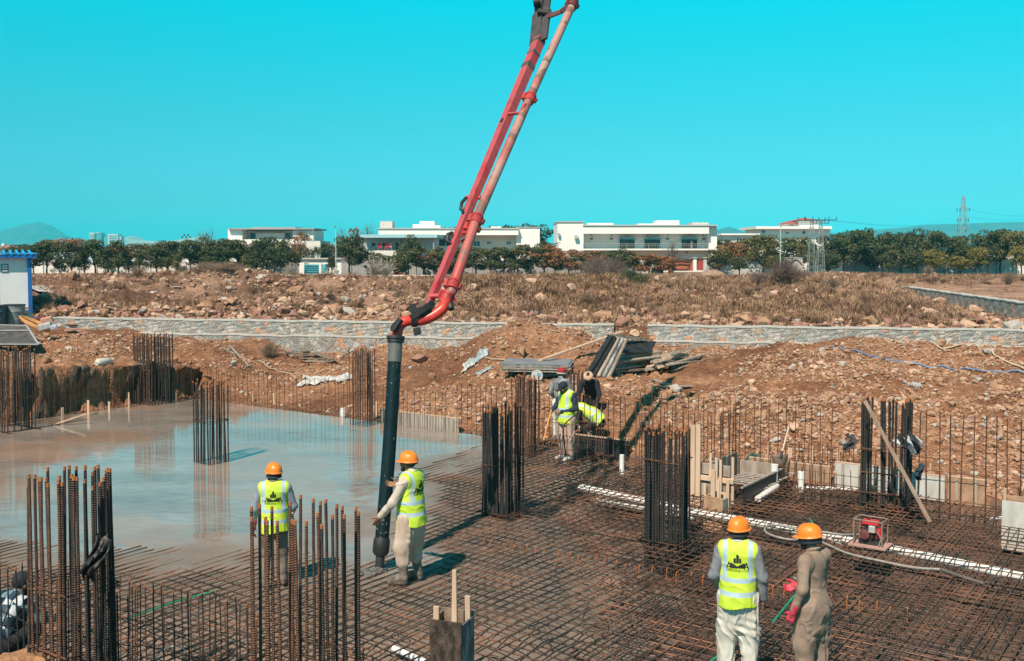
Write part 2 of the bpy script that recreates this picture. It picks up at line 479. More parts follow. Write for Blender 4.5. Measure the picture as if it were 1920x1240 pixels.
def zone_of(x, y):
    u = (x - O_.x) * U_.x + (y - O_.y) * U_.y; v = (x - O_.x) * V_.x + (y - O_.y) * V_.y
    d = np.maximum(np.maximum(-u, v), np.maximum(u - PIT_U1, PIT_V0 - v))
    wd = (x - WALL_L.x) * WN.x + (y - WALL_L.y) * WN.y
    dd = (x - DW_A.x) * DWN.x + (y - DW_A.y) * DWN.y; dt = (x - DW_A.x) * DWD.x + (y - DW_A.y) * DWD.y
    R = sstep(-0.5, 1.5, wd); Gc = (d < 0.1).astype(float); B = sstep(0, 0.6, dd) * sstep(-6, 3, dt) * (1 - sstep(112, 118, y))
    return R, Gc, B
za = zone_of(XX.ravel(), YY.ravel())
ca = ground.data.color_attributes.new('zone', 'FLOAT_COLOR', 'POINT')
buf = np.ones((XX.size, 4), dtype=np.float32); buf[:, 0], buf[:, 1], buf[:, 2] = za
ca.data.foreach_set('color', buf.ravel())

# ------------------------------------------------------------------ wet concrete pour
edge_px = [(-300, 1040), (-100, 1060), (225, 1078), (440, 1080), (560, 1100), (680, 1118), (800, 1098), (856, 1045), (822, 960), (838, 900), (925, 868), (985, 838), (1040, 806)]
edge = [G(*p) for p in edge_px]
EP = np.array([toUV(p) for p in edge])
du = 0.07
us = np.arange(0.02, 21.0, du); vs_ = np.arange(-25.0, -0.02, du)
UU, VV = np.meshgrid(us, vs_, indexing='ij')
def seg_dist(P, x, y):
    best = np.full(x.shape, 1e9); sign = np.zeros(x.shape)
    for i in range(len(P) - 1):
        a, b = P[i], P[i + 1]; ab = b - a; L2 = ab @ ab
        t = np.clip(((x - a[0]) * ab[0] + (y - a[1]) * ab[1]) / L2, 0, 1)
        dx = x - a[0] - t * ab[0]; dy = y - a[1] - t * ab[1]
        d = np.hypot(dx, dy); s = np.sign(ab[0] * dy - ab[1] * dx)
        m = d < best; best[m] = d[m]; sign[m] = s[m]
    return best * sign
SD = seg_dist(EP, UU, VV)                        # + on the poured side
def conc_h(u, v):
    s = seg_dist(EP, np.asarray(u, float), np.asarray(v, float))
    s = s + 0.28 * fbm(u, v, 0.9, 3, 4)
    z = 0.032 * sstep(-0.1, 0.6, s) - 0.018
    z = z - 0.035 * (1 - sstep(-1.3, 0.1, s)) - 0.42 * (1 - sstep(-3.0, -1.1, s))
    z = z + 0.012 * fbm(u, v, 0.45, 4, 14)*(1 - sstep(0.6, 3.0, s)) + 0.010 * fbm(u, v, 0.12, 2, 17) * (1 - sstep(0.0, 1.2, s))
    return z
ZC = conc_h(UU, VV)
PX = O_.x + U_.x * UU + V_.x * VV; PYY = O_.y + U_.y * UU + V_.y * VV
keep = (SD > -3.4)
id2 = np.arange(UU.size).reshape(UU.shape)
fk = keep[:-1, :-1] & keep[1:, :-1] & keep[1:, 1:] & keep[:-1, 1:]
FC = np.stack([id2[:-1, :-1], id2[1:, :-1], id2[1:, 1:], id2[:-1, 1:]], -1)[fk]
def concrete_material():
    m = bpy.data.materials.new('wet_concrete'); m.use_nodes = True
    n, l = m.node_tree.nodes, m.node_tree.links; b = n['Principled BSDF']
    g = n.new('ShaderNodeNewGeometry'); mp = n.new('ShaderNodeMapping'); mp.inputs['Rotation'].default_value = (0, 0, -UANG); mp.inputs['Scale'].default_value = (0.6, 1.6, 1)
    l.new(g.outputs['Position'], mp.inputs[0])
    at = n.new('ShaderNodeAttribute'); at.attribute_name = 'wet'
    def noise(s, d=5, v=None):
        x = n.new('ShaderNodeTexNoise'); x.inputs['Scale'].default_value = s; x.inputs['Detail'].default_value = d
        l.new(v or mp.outputs[0], x.inputs['Vector']); return x
    a = noise(0.45, 6); c = noise(5.0, 8)
    r = n.new('ShaderNodeValToRGB'); l.new(a.outputs['Fac'], r.inputs[0])
    e = r.color_ramp.elements; e[0].position = 0.36; e[0].color = (0.23, 0.185, 0.155, 1); e[1].position = 0.66; e[1].color = (0.34, 0.305, 0.275, 1)
    r2 = n.new('ShaderNodeValToRGB'); l.new(c.outputs['Fac'], r2.inputs[0]); r2.color_ramp.elements[0].position = 0.3; r2.color_ramp.elements[0].color = (0.74, 0.74, 0.74, 1); r2.color_ramp.elements[1].position = 0.6
    mx = n.new('ShaderNodeMix'); mx.data_type = 'RGBA'; mx.blend_type = 'MULTIPLY'; mx.inputs['Factor'].default_value = 1
    l.new(r.outputs[0], mx.inputs['A']); l.new(r2.outputs[0], mx.inputs['B'])
    bra = n.new('ShaderNodeAttribute'); bra.attribute_name = 'brown_mix'; mb_ = n.new('ShaderNodeMix'); mb_.data_type = 'RGBA'; mb_.inputs['B'].default_value = (0.36, 0.205, 0.135, 1)
    l.new(bra.outputs['Fac'], mb_.inputs['Factor']); l.new(mx.outputs['Result'], mb_.inputs['A']); mx = mb_
    dry = n.new('ShaderNodeRGB'); dry.outputs[0].default_value = (0.21, 0.165, 0.135, 1)
    m2 = n.new('ShaderNodeMix'); m2.data_type = 'RGBA'; l.new(at.outputs['Fac'], m2.inputs['Factor']); l.new(dry.outputs[0], m2.inputs['A']); l.new(mx.outputs['Result'], m2.inputs['B'])
    l.new(m2.outputs['Result'], b.inputs['Base Color'])
    # wet film: a smooth mirror coat, broken in patches
    ca_ = noise(0.7, 7)
    mr = n.new('ShaderNodeMapRange'); mr.inputs['From Min'].default_value = 0.50; mr.inputs['From Max'].default_value = 0.72; mr.inputs['To Min'].default_value = 0.015; mr.inputs['To Max'].default_value = 0.13
    l.new(ca_.outputs['Fac'], mr.inputs['Value'])
    rg = n.new('ShaderNodeMix'); rg.data_type = 'FLOAT'; l.new(at.outputs['Fac'], rg.inputs['Factor']); rg.inputs['A'].default_value = 0.45; l.new(mr.outputs[0], rg.inputs['B'])
    l.new(rg.outputs['Result'], b.inputs['Roughness'])
    b.inputs['Specular Tint'].default_value = (1.0, .80, .76, 1); b.inputs['IOR'].default_value = 1.45; b.inputs['Specular IOR Level'].default_value = 0.42
    rip = noise(2.2, 5); fine = noise(38, 4)
    s1 = n.new('ShaderNodeBump'); s1.inputs['Strength'].default_value = 0.035; s1.inputs['Distance'].default_value = 0.03; l.new(rip.outputs['Fac'], s1.inputs['Height'])
    iv = n.new('ShaderNodeMath'); iv.operation = 'SUBTRACT'; iv.inputs[0].default_value = 1.02; l.new(at.outputs['Fac'], iv.inputs[1])
    s2 = n.new('ShaderNodeBump'); s2.inputs['Distance'].default_value = 0.02; l.new(iv.outputs[0], s2.inputs['Strength']); l.new(fine.outputs['Fac'], s2.inputs['Height']); l.new(s1.outputs[0], s2.inputs['Normal'])
    l.new(s2.outputs[0], b.inputs['Normal'])
    return m
CONC = concrete_material()
conc = np_mesh('wet_concrete_surface', np.stack([PX, PYY, ZC], -1).reshape(-1, 3), FC, CONC, smooth=True)
tag(conc, kind='structure')
at_ = conc.data.attributes.new('wet', 'FLOAT', 'POINT')
wet = sstep(0.0, 1.8, SD + 0.7 * fbm(UU, VV, 1.2, 3, 40))
at_.data.foreach_set('value', wet.astype(np.float32).ravel())
sl_ = conc.data.attributes.new('brown_mix', 'FLOAT', 'POINT')
brown_mix = np.clip(sstep(.1, .55, fbm(UU * .8, VV * 1.7, 1.6, 5, 51) + .55 * (1 - sstep(1, 6, UU)) - .12 * 0) * .5, 0, 1)  # brown patches by noise, stronger towards the left slab edge
sl_.data.foreach_set('value', brown_mix.astype(np.float32).ravel())
def cz(p):
    u, v = toUV(p); return float(conc_h(np.array([u]), np.array([v]))[0])

# ------------------------------------------------------------------ stone retaining walls
def stone_material():
    m = bpy.data.materials.new('stone_masonry'); m.use_nodes = True
    n, l = m.node_tree.nodes, m.node_tree.links; b = n['Principled BSDF']; b.inputs['Roughness'].default_value = 0.9
    t = n.new('ShaderNodeTexCoord'); mp = n.new('ShaderNodeMapping'); mp.inputs['Scale'].default_value = (5.4, 5.4, 5.6); l.new(t.outputs['Object'], mp.inputs[0])
    ns = n.new('ShaderNodeTexNoise'); ns.inputs['Scale'].default_value = 3; l.new(t.outputs['Object'], ns.inputs['Vector'])
    mixv = n.new('ShaderNodeMix'); mixv.data_type = 'VECTOR'; mixv.inputs['Factor'].default_value = 0.12; l.new(mp.outputs[0], mixv.inputs['A']); l.new(ns.outputs['Color'], mixv.inputs['B'])
    v1 = n.new('ShaderNodeTexVoronoi'); v1.feature = 'F1'; l.new(mixv.outputs['Result'], v1.inputs['Vector']); v1.inputs['Scale'].default_value = 1
    v2 = n.new('ShaderNodeTexVoronoi'); v2.feature = 'DISTANCE_TO_EDGE'; l.new(mixv.outputs['Result'], v2.inputs['Vector']); v2.inputs['Scale'].default_value = 1
    sc = n.new('ShaderNodeSeparateColor'); l.new(v1.outputs['Color'], sc.inputs[0])
    r = n.new('ShaderNodeValToRGB'); l.new(sc.outputs['Red'], r.inputs[0])
    cols = [(0, (0.25, 0.22, 0.20)), (0.25, (0.34, 0.33, 0.31)), (0.5, (0.25, 0.27, 0.27)), (0.68, (0.42, 0.38, 0.35)), (0.84, (0.42, 0.29, 0.21)), (0.93, (0.50, 0.25, 0.15))]
    for i, (p, c) in enumerate(cols):
        e = r.color_ramp.elements[i] if i < 2 else r.color_ramp.elements.new(p); e.position = p; e.color = (*c, 1)
    r.color_ramp.interpolation = 'CONSTANT'
    nz = n.new('ShaderNodeTexNoise'); nz.inputs['Scale'].default_value = 14; nz.inputs['Detail'].default_value = 6; l.new(t.outputs['Object'], nz.inputs['Vector'])
    mu = n.new('ShaderNodeMix'); mu.data_type = 'RGBA'; mu.blend_type = 'OVERLAY'; mu.inputs['Factor'].default_value = 0.6; l.new(r.outputs[0], mu.inputs['A']); l.new(nz.outputs['Fac'], mu.inputs['B'])
    er = n.new('ShaderNodeValToRGB'); er.color_ramp.elements[0].position = 0.03; er.color_ramp.elements[1].position = 0.09; l.new(v2.outputs['Distance'], er.inputs[0])
    mo = n.new('ShaderNodeMix'); mo.data_type = 'RGBA'; mo.inputs['A'].default_value = (0.38, 0.355, 0.325, 1); l.new(er.outputs[0], mo.inputs['Factor']); l.new(mu.outputs['Result'], mo.inputs['B'])
    l.new(mo.outputs['Result'], b.inputs['Base Color'])
    bu = n.new('ShaderNodeBump'); bu.inputs['Strength'].default_value = 0.8; bu.inputs['Distance'].default_value = 0.05
    ad = n.new('ShaderNodeMath'); ad.operation = 'MULTIPLY_ADD'; ad.inputs[1].default_value = 0.35; l.new(nz.outputs['Fac'], ad.inputs[0]); l.new(er.outputs[0], ad.inputs[2])
    l.new(ad.outputs[0], bu.inputs['Height']); l.new(bu.outputs[0], b.inputs['Normal'])
    return m
STONE = stone_material()
COPING = M('mortar_coping', (0.40, 0.39, 0.36), (0.52, 0.50, 0.46), scale=5, rough=0.9, bump=0.5, bscale=20)
def wall_piece(name, t0, t1, tops, label, cat='stone wall', org=None, D=None, N=None, ztop=1.8, tiers=((0.0, 0.42, 0.60),), cop=0.14):
    org = org or WALL_L; D = D or WD; N = N or WN
    L = t1 - t0; ang = math.atan2(D.y, D.x)
    c = org + D * t0
    root = empty(name, (c.x, c.y, 0), ang)
    nseg = max(2, int(L / 0.35))
    sgn = 1.0 if Matrix.Rotation(ang, 3, 'Z') @ Vector((0, 1, 0)) @ N > 0 else -1.0
    for k, (off, zhi, zlo, nm) in enumerate(tiers):
        vs = []; fs = []
        rows = 5
        for i in range(nseg + 1):
            x = L * i / nseg
            w0 = 0.03 * math.sin(i * 1.7 + k) + 0.025 * math.sin(i * .63)
            prof = [(0.45, zlo), (off, zlo)] + [(off + 0.0 + 0.02 * math.sin(i * 2.1 + j * 1.9), zlo + (zhi - zlo) * j / rows) for j in range(1, rows)] + [(off, zhi + w0 * .4), (0.45, zhi + w0 * .4)]
            vs += [(x, a * sgn, z) for a, z in prof]
        m = rows + 3
        for i in range(nseg):
            for j in range(m - 1):
                a = i * m + j; fs.append((a, a + 1, a + m + 1, a + m) if sgn < 0 else (a, a + m, a + m + 1, a + 1))
        fs.append(tuple(range(m))); fs.append(tuple(range(nseg * m + m - 1, nseg * m - 1, -1)))
        b = MB(); b.add(vs, fs); b.build(nm, STONE, root, smooth=False)
        if cop:
            b = MB(); vs = []; fs = []
            for i in range(nseg + 1):
                x = L * i / nseg; w0 = (0.03 * math.sin(i * 1.7 + k) + 0.025 * math.sin(i * .63)) * .4
                a0, a1 = off - 0.02, (0.5 if k == 0 else 0.06)
                z0, z1 = zhi + w0 + 0.003, zhi + w0 + 0.05
                vs += [(x, a0 * sgn, z0), (x, a0 * sgn, z1), (x, a1 * sgn, z1), (x, a1 * sgn, z0)]
            for i in range(nseg):
                for j in range(4):
                    a = i * 4 + j; c2 = i * 4 + (j + 1) % 4; fs.append((a, c2, c2 + 4, a + 4) if sgn < 0 else (a, a + 4, c2 + 4, c2))
            fs.append((0, 1, 2, 3)); fs.append((nseg * 4 + 3, nseg * 4 + 2, nseg * 4 + 1, nseg * 4))
            b.add(vs, fs); b.build('coping', COPING, root)
    return tag(root, label, cat)
zt = 1.76
TI = ((0.0, zt, 1.27, 'upper_course'), (-0.30, 1.22, -0.1, 'lower_course'))
wall_piece('retaining_wall', 0.0, gap_a, None, 'long grey rubble stone retaining wall left of the gap, behind the red pipe', tiers=TI)
L2 = (WALL_R - WALL_L).dot(WD) + 1.5
wall_piece('retaining_wall', gap_b, L2, None, 'stone retaining wall with orange stones behind the right dirt mound', tiers=TI)
wall_piece('stone_wall', 0.0, (DW_B - DW_A).length + 3, None, 'dark low stone wall running diagonally beside the flat plain at right', org=DW_A, D=DWD, N=DWN, tiers=((0.0, 2.2, 0.8, 'stone_course'),))

# ------------------------------------------------------------------ loose stones, rubble, boulders
def ico(sub):
    bm = bmesh.new(); bmesh.ops.create_icosphere(bm, subdivisions=sub, radius=1.0)
    v = np.array([p.co[:] for p in bm.verts]); f = np.array([[q.index for q in t.verts] for t in bm.faces]); bm.free(); return v, f
ICO1, ICO2, ICO3 = ico(1), ico(2), ico(3)
def rock_proto(seed, base=ICO1, ang=0.35):
    r = np.random.default_rng(seed); v = base[0].copy()
    for _ in range(10):                       # planar cuts make flat facets
        n_ = r.normal(size=3); n_ /= np.linalg.norm(n_); c = r.uniform(0.34, 0.80)
        d = v @ n_ - c; v -= np.outer(np.maximum(d, 0), n_)
    v += r.normal(scale=0.04 * ang, size=v.shape)
    return v, base[1]
def scatter(name, mats, P, S, protos, flat=(0.45, 0.9), sink=0.25, nm=1, weights=None):
    n_ = len(P); VV_ = []; FF_ = []; MI = []; off = 0
    rz = RNG.uniform(0, 6.28, n_); pk = RNG.integers(0, len(protos), n_)
    fl = RNG.uniform(*flat, n_); el_ = RNG.uniform(0.6, 1.0, n_); tx = RNG.normal(scale=0.25, size=n_)
    mi = RNG.choice(nm, n_, p=weights)
    for k, (pv, pf) in enumerate(protos):
        s = np.where(pk == k)[0]
        if not len(s): continue
        v = pv[None] * np.stack([S[s], S[s] * el_[s], S[s] * fl[s]], -1)[:, None, :]
        ct, stt = np.cos(tx[s])[:, None], np.sin(tx[s])[:, None]
        x, y_, z = v[..., 0], v[..., 1], v[..., 2]
        x, z = x * ct - z * stt, x * stt + z * ct
        c, s_ = np.cos(rz[s])[:, None], np.sin(rz[s])[:, None]
        X = x * c - y_ * s_ + P[s, 0:1]; Y = x * s_ + y_ * c + P[s, 1:2]; Z = z + P[s, 2:3] + (S[s] * fl[s] * (1 - 2 * sink) * 0.5)[:, None]
        vv = np.stack([X, Y, Z], -1).reshape(-1, 3)
        m = len(pv)
        ff = (pf[None] + (np.arange(len(s)) * m)[:, None, None]).reshape(-1, 3) + off
        VV_.append(vv); FF_.append(ff); MI.append(np.repeat(mi[s], len(pf))); off += len(vv)
    return np_mesh(name, np.vstack(VV_), np.vstack(FF_), mats, mi=np.concatenate(MI))
RK = [M('stone_pale', (0.42, 0.265, 0.18), (0.58, 0.40, 0.29), scale=6, rough=0.9), M('stone_red', (0.24, 0.115, 0.088), (0.35, 0.19, 0.145), scale=6, rough=0.9),
      M('stone_soil', (0.28, 0.15, 0.088), (0.44, 0.265, 0.165), scale=6, rough=0.95), M('stone_grey', (0.34, 0.30, 0.27), (0.47, 0.43, 0.39), scale=6, rough=0.9)]
protos1 = [rock_proto(s) for s in range(10)]; protos0 = [rock_proto(50 + s, ico(1)) for s in range(6)]
def cand(n_, y0, y1, power=1.0):
    yy = y0 * (y1 / y0) ** RNG.uniform(0, 1, n_); xx = RNG.uniform(-0.60, 0.60, n_) * yy
    return xx, yy
def outside(x, y_, m):
    u = (x - O_.x) * U_.x + (y_ - O_.y) * U_.y; v = (x - O_.x) * V_.x + (y_ - O_.y) * V_.y
    return np.maximum(-u, v) > m
def wdist(x, y_): return (x - WALL_L.x) * WN.x + (y_ - WALL_L.y) * WN.y
x, y_ = cand(190000, 17, 40)
cl = fbm(x, y_, 2.5, 3, 61)
k = outside(x, y_, 0.3) & (wdist(x, y_) < -0.2) & (cl + RNG.uniform(-0.8, 0.8, len(x)) > -0.1)
x, y_ = x[k], y_[k]; x, y_ = x[:62000], y_[:62000]
S = np.clip(np.exp(RNG.normal(math.log(0.036), 0.55, len(x))), 0.012, 0.24)
tag(scatter('loose_stones', RK, np.stack([x, y_, ground_h(x, y_)], -1), S, protos1, nm=4, weights=[0.17, 0.07, 0.71, 0.05]), 'pale and brown loose stones strewn over the excavated banks', 'stones', kind='stuff')
x, y_ = cand(170000, 35, 111)
cl = fbm(x, y_, 5, 3, 62)
dd_ = (x - DW_A.x) * DWN.x + (y_ - DW_A.y) * DWN.y; dt_ = (x - DW_A.x) * DWD.x + (y_ - DW_A.y) * DWD.y
inplain = (dd_ > -0.3) & (dt_ > -6)
band = np.exp(-((wdist(x, y_) - 2.0) / 1.6) ** 2)
k = (wdist(x, y_) > 0.6) & (cl + band * 0.9 + RNG.uniform(-0.8, 0.8, len(x)) + 0.35 * (x < 2) > 0.22) & ~inplain
x, y_ = x[k], y_[k]; x, y_ = x[:38000], y_[:38000]
S = np.clip(np.exp(RNG.normal(math.log(0.078), 0.66, len(x))), 0.03, 0.55)
tag(scatter('field_rubble', RK, np.stack([x, y_, ground_h(x, y_)], -1), S, protos1, nm=4, weights=[0.26, 0.26, 0.42, 0.06]), 'pinkish broken rubble spread over the rough field behind the stone wall', 'rubble', kind='stuff')

nn = 1700
tt_ = RNG.uniform(-1, L2, nn); wdd = np.abs(RNG.normal(0, 1.9, nn)) + .75
x = WALL_L.x + WD.x * tt_ + WN.x * wdd; y_ = WALL_L.y + WD.y * tt_ + WN.y * wdd
kk = fbm(x, y_, 3.0, 2, 70) + RNG.uniform(-.5, .5, nn) > -.15
x, y_ = x[kk], y_[kk]
S = np.clip(np.exp(RNG.normal(math.log(0.15), 0.5, len(x))), 0.06, 0.5)
tag(scatter('wall_top_rubble', RK, np.stack([x, y_, ground_h(x, y_)], -1), S, protos1, nm=4, flat=(.35, .8), weights=[0.30, 0.46, 0.16, 0.08]), 'reddish broken slabs tipped along the back of the stone wall', 'rubble', kind='stuff')

def boulder(px, py, size, label, mat=0, seed=0, flat=0.6, rz=0.0, group=None, tilt=0.0, name='boulder', el=0.8):
    p = GT(px, py)
    v, f = rock_proto(seed + 200, ICO2, 0.8)
    v = v * np.array([1, el, flat]) * size * .8
    o = np_mesh(name, v, f, RK[mat])
    o.location = (p.x, p.y, p.z + size * flat * 0.45); o.rotation_euler = (tilt, tilt * .5, rz)
    return tag(o, label, 'boulder', group)
B_ = [(330, 540, .55, 'white flat slab pair lying on the rubble mound left of the field', 3, .22), (585, 578, .55, 'large pale block at the foot of the path in the left field', 0, .8),
      (530, 570, .32, 'round tan boulder beside the dirt track left of the field', 0, .9), (610, 590, .5, 'long tilted stone resting by the pale block', 0, .45),
      (655, 592, .45, 'grey square stone on the wall top left of the red pipe', 3, .8), (570, 592, .35, 'pale wedge boulder on the wall top below the long tilted stone', 0, .7),
      (725, 596, .5, 'pale sloping rock just left of the red elbow pipe', 0, .55), (785, 682, .42, 'dark faced angular boulder on the bank right of the black hose', 1, .75),
      (1070, 548, .62, 'big pinkish boulder with white underside in the dry field', 0, .6), (1230, 525, .5, 'pale twin boulder right of the dark green bush', 0, .5),
      (1262, 527, .5, 'flat pale boulder beside the twin one on the slope', 0, .45), (1825, 590, .55, 'large orange boulder below the diagonal stone wall', 0, .7),
      (1790, 605, .4, 'reddish slab left of the orange boulder', 1, .4), (1760, 610, .35, 'small red slab leaning on rubble at right', 1, .5), (1870, 607, .3, 'pale block right of the large orange boulder', 0, .6),
      (1170, 612, .45, 'reddish rock lying in the gap of the stone wall', 1, .7), (1190, 630, .32, 'pale pink rock spilling through the wall gap', 0, .7), (1408, 722, .22, 'clod of pale rooty soil on the right bank', 0, .6),
      (1462, 775, .17, 'brown boulder behind the starter bars near the shovel', 0, .6), (1488, 812, .19, 'angular boulder right of the shovel handle', 0, .9),
      (1060, 772, .2, 'pale lump of stone on the slope right of the bent worker', 0, .6), (978, 672, .25, 'upright brown stone left of the stacked sheets', 2, 1.2),
      (640, 490 + 36, .4, 'long pale stone on the crest of the left field', 0, .4), (385, 540, .4, 'pale rock below the brush mound', 0, .6), (430, 545, .35, 'grey-pink rock right of the brush mound', 3, .6),
      (1290, 548, .35, 'flat stone on the slope in the middle of dry grass', 3, .35), (1420, 560, .3, 'round field stone under the bare bush', 0, .7), (1575, 706, .14, 'pale pebble boulder high on the right bank', 0, .6)]
for i, (px, py, sz, lb, mt, fl) in enumerate(B_):
    boulder(px, py, sz, lb, mt, i, fl, rz=i * 1.3, tilt=0.15 * math.sin(i * 2.2), el=0.65 + 0.3 * ((i * 7) % 5) / 5)
# ------------------------------------------------------------------ rebar mats
def clip_seg(pt, dr, L, zc_fn=None):
    """keep the part of the line that is in front of the camera's view fan"""
    return 0, L
def vis(p):
    return p[1] > 7 and abs(p[0]) < 0.56 * p[1] + 1.5
def bar_pieces(fix, axis, z, lo, hi, under=True):
    """intervals of a bar (at u=fix along V, or at v=fix along U) that stay above the concrete and inside the view fan"""
    t = np.arange(lo, hi, 0.25)
    uu = np.full_like(t, fix) if axis == 'V' else t
    vv = t if axis == 'V' else np.full_like(t, fix)
    X = O_.x + U_.x * uu + V_.x * vv; Y = O_.y + U_.y * uu + V_.y * vv
    ok = (Y > 7) & (np.abs(X) < 0.56 * Y + 1.5)
    s = seg_dist(EP, uu, vv)
    ok &= s < 1.1
    out = []; st = None
    for i, o in enumerate(ok):
        if o and st is None: st = i
        if (not o or i == len(ok) - 1) and st is not None:
            if i - st > 3: out.append((t[st], t[i]))
            st = None
    return out
def bar_pts(fix, axis, z, a, b, wob=0.008):
    n_ = max(2, int((b - a) / 1.2) + 1); pts = []
    f0 = random.uniform(-.012, .012)
    for i in range(n_):
        t = a + (b - a) * i / (n_ - 1)
        f = fix + f0 + random.uniform(-wob, wob) + 0.01 * math.sin(t * .9 + fix * 7)
        zz = z + random.uniform(-0.006, 0.006) + 0.012 * math.sin(t * 1.1 + fix * 3)
        pts.append(UV(f, t, zz) if axis == 'V' else UV(t, f, zz))
    return pts
SUMP = None
bars = []
for fix in np.arange(-2.0, 28.0, 0.155):
    for a, b in bar_pieces(fix, 'V', 0, -30, -0.06): bars.append((fix, 'V', 0.012, a, b))
for fix in np.arange(-30, -0.1, 0.20):
    for a, b in bar_pieces(fix, 'U', 0, 0.1, 28): bars.append((fix, 'U', -0.010, a, b))
mat_root = empty('rebar_mat', UV(14, -8, 0))
IW = Matrix.Translation(-Vector(mat_root.location))
def nearness(b):
    m = (b[3] + b[4]) / 2; p = UV(b[0], m) if b[1] == 'V' else UV(m, b[0]); return p.length - 0.3 * (b[4] - b[3])
bars.sort(key=nearness)
off0 = Vector(mat_root.location)
rest = MB()
for i, (fx, ax, z, a, b) in enumerate(bars):
    pts = [p - off0 for p in bar_pts(fx, ax, z, a, b)]
    r = 0.0095 if ax == 'V' else 0.0088
    if i < 100: MB().tube(pts, r, n=6, cap=True).build('mat_bar', MAT_BAR, mat_root, smooth=True)
    else: rest.tube(pts, r, n=5, cap=False)
tag(rest.build('mat_bar_field', MAT_BAR, mat_root, smooth=True), kind='stuff')
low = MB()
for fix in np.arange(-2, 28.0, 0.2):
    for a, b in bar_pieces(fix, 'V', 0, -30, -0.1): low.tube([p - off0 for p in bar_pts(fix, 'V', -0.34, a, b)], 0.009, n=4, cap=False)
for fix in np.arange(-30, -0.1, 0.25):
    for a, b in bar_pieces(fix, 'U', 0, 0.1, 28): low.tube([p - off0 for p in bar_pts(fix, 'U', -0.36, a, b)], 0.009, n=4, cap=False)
# chairs that hold the top layer up
for u in np.arange(0.6, 28, 1.1):
    for v in np.arange(-29.5, -0.3, 1.1):
        p = UV(u + random.uniform(-.1, .1), v + random.uniform(-.1, .1))
        if not vis(p) or float(seg_dist(EP, np.array([u]), np.array([v]))[0]) > 0.2: continue
        q = p - off0
        low.tube([q + U_ * -.15 + Vector((0, 0, -.35)), q + U_ * -.02 + Vector((0, 0, -.02)), q + U_ * .12 + Vector((0, 0, -.02)), q + U_ * .25 + Vector((0, 0, -.35))], 0.007, n=4, cap=False)
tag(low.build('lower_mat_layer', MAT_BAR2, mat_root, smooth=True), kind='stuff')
tag(mat_root, 'wide tied grid of rusty reinforcing bars filling the foundation pit', 'rebar mat')
# the extra bundle of hooked laps standing proud of the mat
laps = MB()
for i in range(34):
    p = G(905, 1018).lerp(G(1700, 1150), i / 33) + V_ * random.uniform(-.1, .1)
    if not vis(p): continue
    laps.tube([p + Vector((0, 0, -.1)), p + Vector((0, 0, 0.04)), p + V_ * .03 + Vector((0, 0, .06)), p + V_ * .07 + Vector((0, 0, .045))], 0.008, n=5)
tag(laps.build('lap_hooks', RUST_TIP, None, smooth=True), 'row of bent orange hook ends poking up across the rebar mat', 'rebar hooks', kind='stuff')

# ------------------------------------------------------------------ column cages
def cage(px, pybase, pytop, a, b, n_u, n_v, r, label, mats=None, ties=(0.45,), Y=None, jit=0.02, dh=0.08, z0=-0.42, extra=(), group=None, pair=False, foot=True, rz=None, lean=0.0, tie_r=0.007):
    c = G(px, pybase) if Y is None else Vector((A(px, 600, Y).x, Y * YS, 0))
    ztop = A(px, pytop, c.y / YS).z
    root = empty('column_cage', (c.x, c.y, 0), UANG if rz is None else rz)
    L = ztop - z0
    mats = mats or [REBAR_DK, REBAR]
    protos = []
    for k in range(4):
        m = MB(); pts = [(0.004 * math.sin(k + j * 1.3), 0.004 * math.cos(k * 2 + j), L * j / 6) for j in range(6)] + [(0.003, 0.002, L - 0.035), (0.003, 0.002, L)]
        m.tube(pts, r, n=8, topmi=1)
        protos.append(m)
    pm = []
    spots = []
    for i in range(n_u):
        for s in (-1, 1): spots.append((-a / 2 + a * i / (n_u - 1), s * b / 2))
    for j in range(1, n_v - 1):
        for s in (-1, 1): spots.append((s * a / 2, -b / 2 + b * j / (n_v - 1)))
    spots += list(extra)
    if pair: spots += [(x * 1.0 + (0.045 if x < 0 else -0.045), y) for x, y in spots[::2]]
    for i, (x, y) in enumerate(spots):
        k = i % 4
        if len(pm) <= k:
            ob = protos[k].build('vertical_bar', [mats[k % len(mats)], RUST_TIP], root, smooth=True); pm.append(ob)
        else:
            ob = pm[k].copy(); COL.objects.link(ob); ob.parent = root
        ob.location = (x + random.uniform(-jit, jit) * .5, y + random.uniform(-jit, jit) * .5, z0 - random.uniform(0, 1) * dh * 2 + dh * .5)
        ob.rotation_euler = (random.uniform(-.012, .012) + lean * .3, random.uniform(-.012, .012) + lean, random.uniform(0, 6))
    for t in ties:
        zz = ztop * t; m = MB(); w = r + 0.004
        A_, B2 = a / 2 + w, b / 2 + w; j = lambda: random.uniform(-.02, .02)
        m.tube([(-A_, -B2, zz + j()), (A_, -B2, zz + j()), (A_, B2, zz + j()), (-A_, B2, zz + j()), (-A_, -B2, zz + j()), (A_ * .6, -B2 - .015, zz + 0.02)], tie_r, n=5)
        m.build('tie_hoop', REBAR_RED, root, smooth=True)
    # a square of laid bars round the foot
    m = MB()
    for s in ((-1, 1) if foot else ()):
        m.bar((-a * .75, s * (b / 2 + .03), 0.03), (a * .75, s * (b / 2 + .03), 0.03), 0.018); m.bar((s * (a / 2 + .05), -b * .75, 0.05), (s * (a / 2 + .05), b * .75, 0.05), 0.018)
    if foot: m.build('foot_frame', REBAR, root)
    return tag(root, label, 'column cage', group)
CG = 'rebar cages for the columns'
cage(396, 868, 712, .52, .46, 8, 6, .015, 'rebar column cage standing alone in the wet concrete', ties=(.52, .5), group=CG, foot=False)
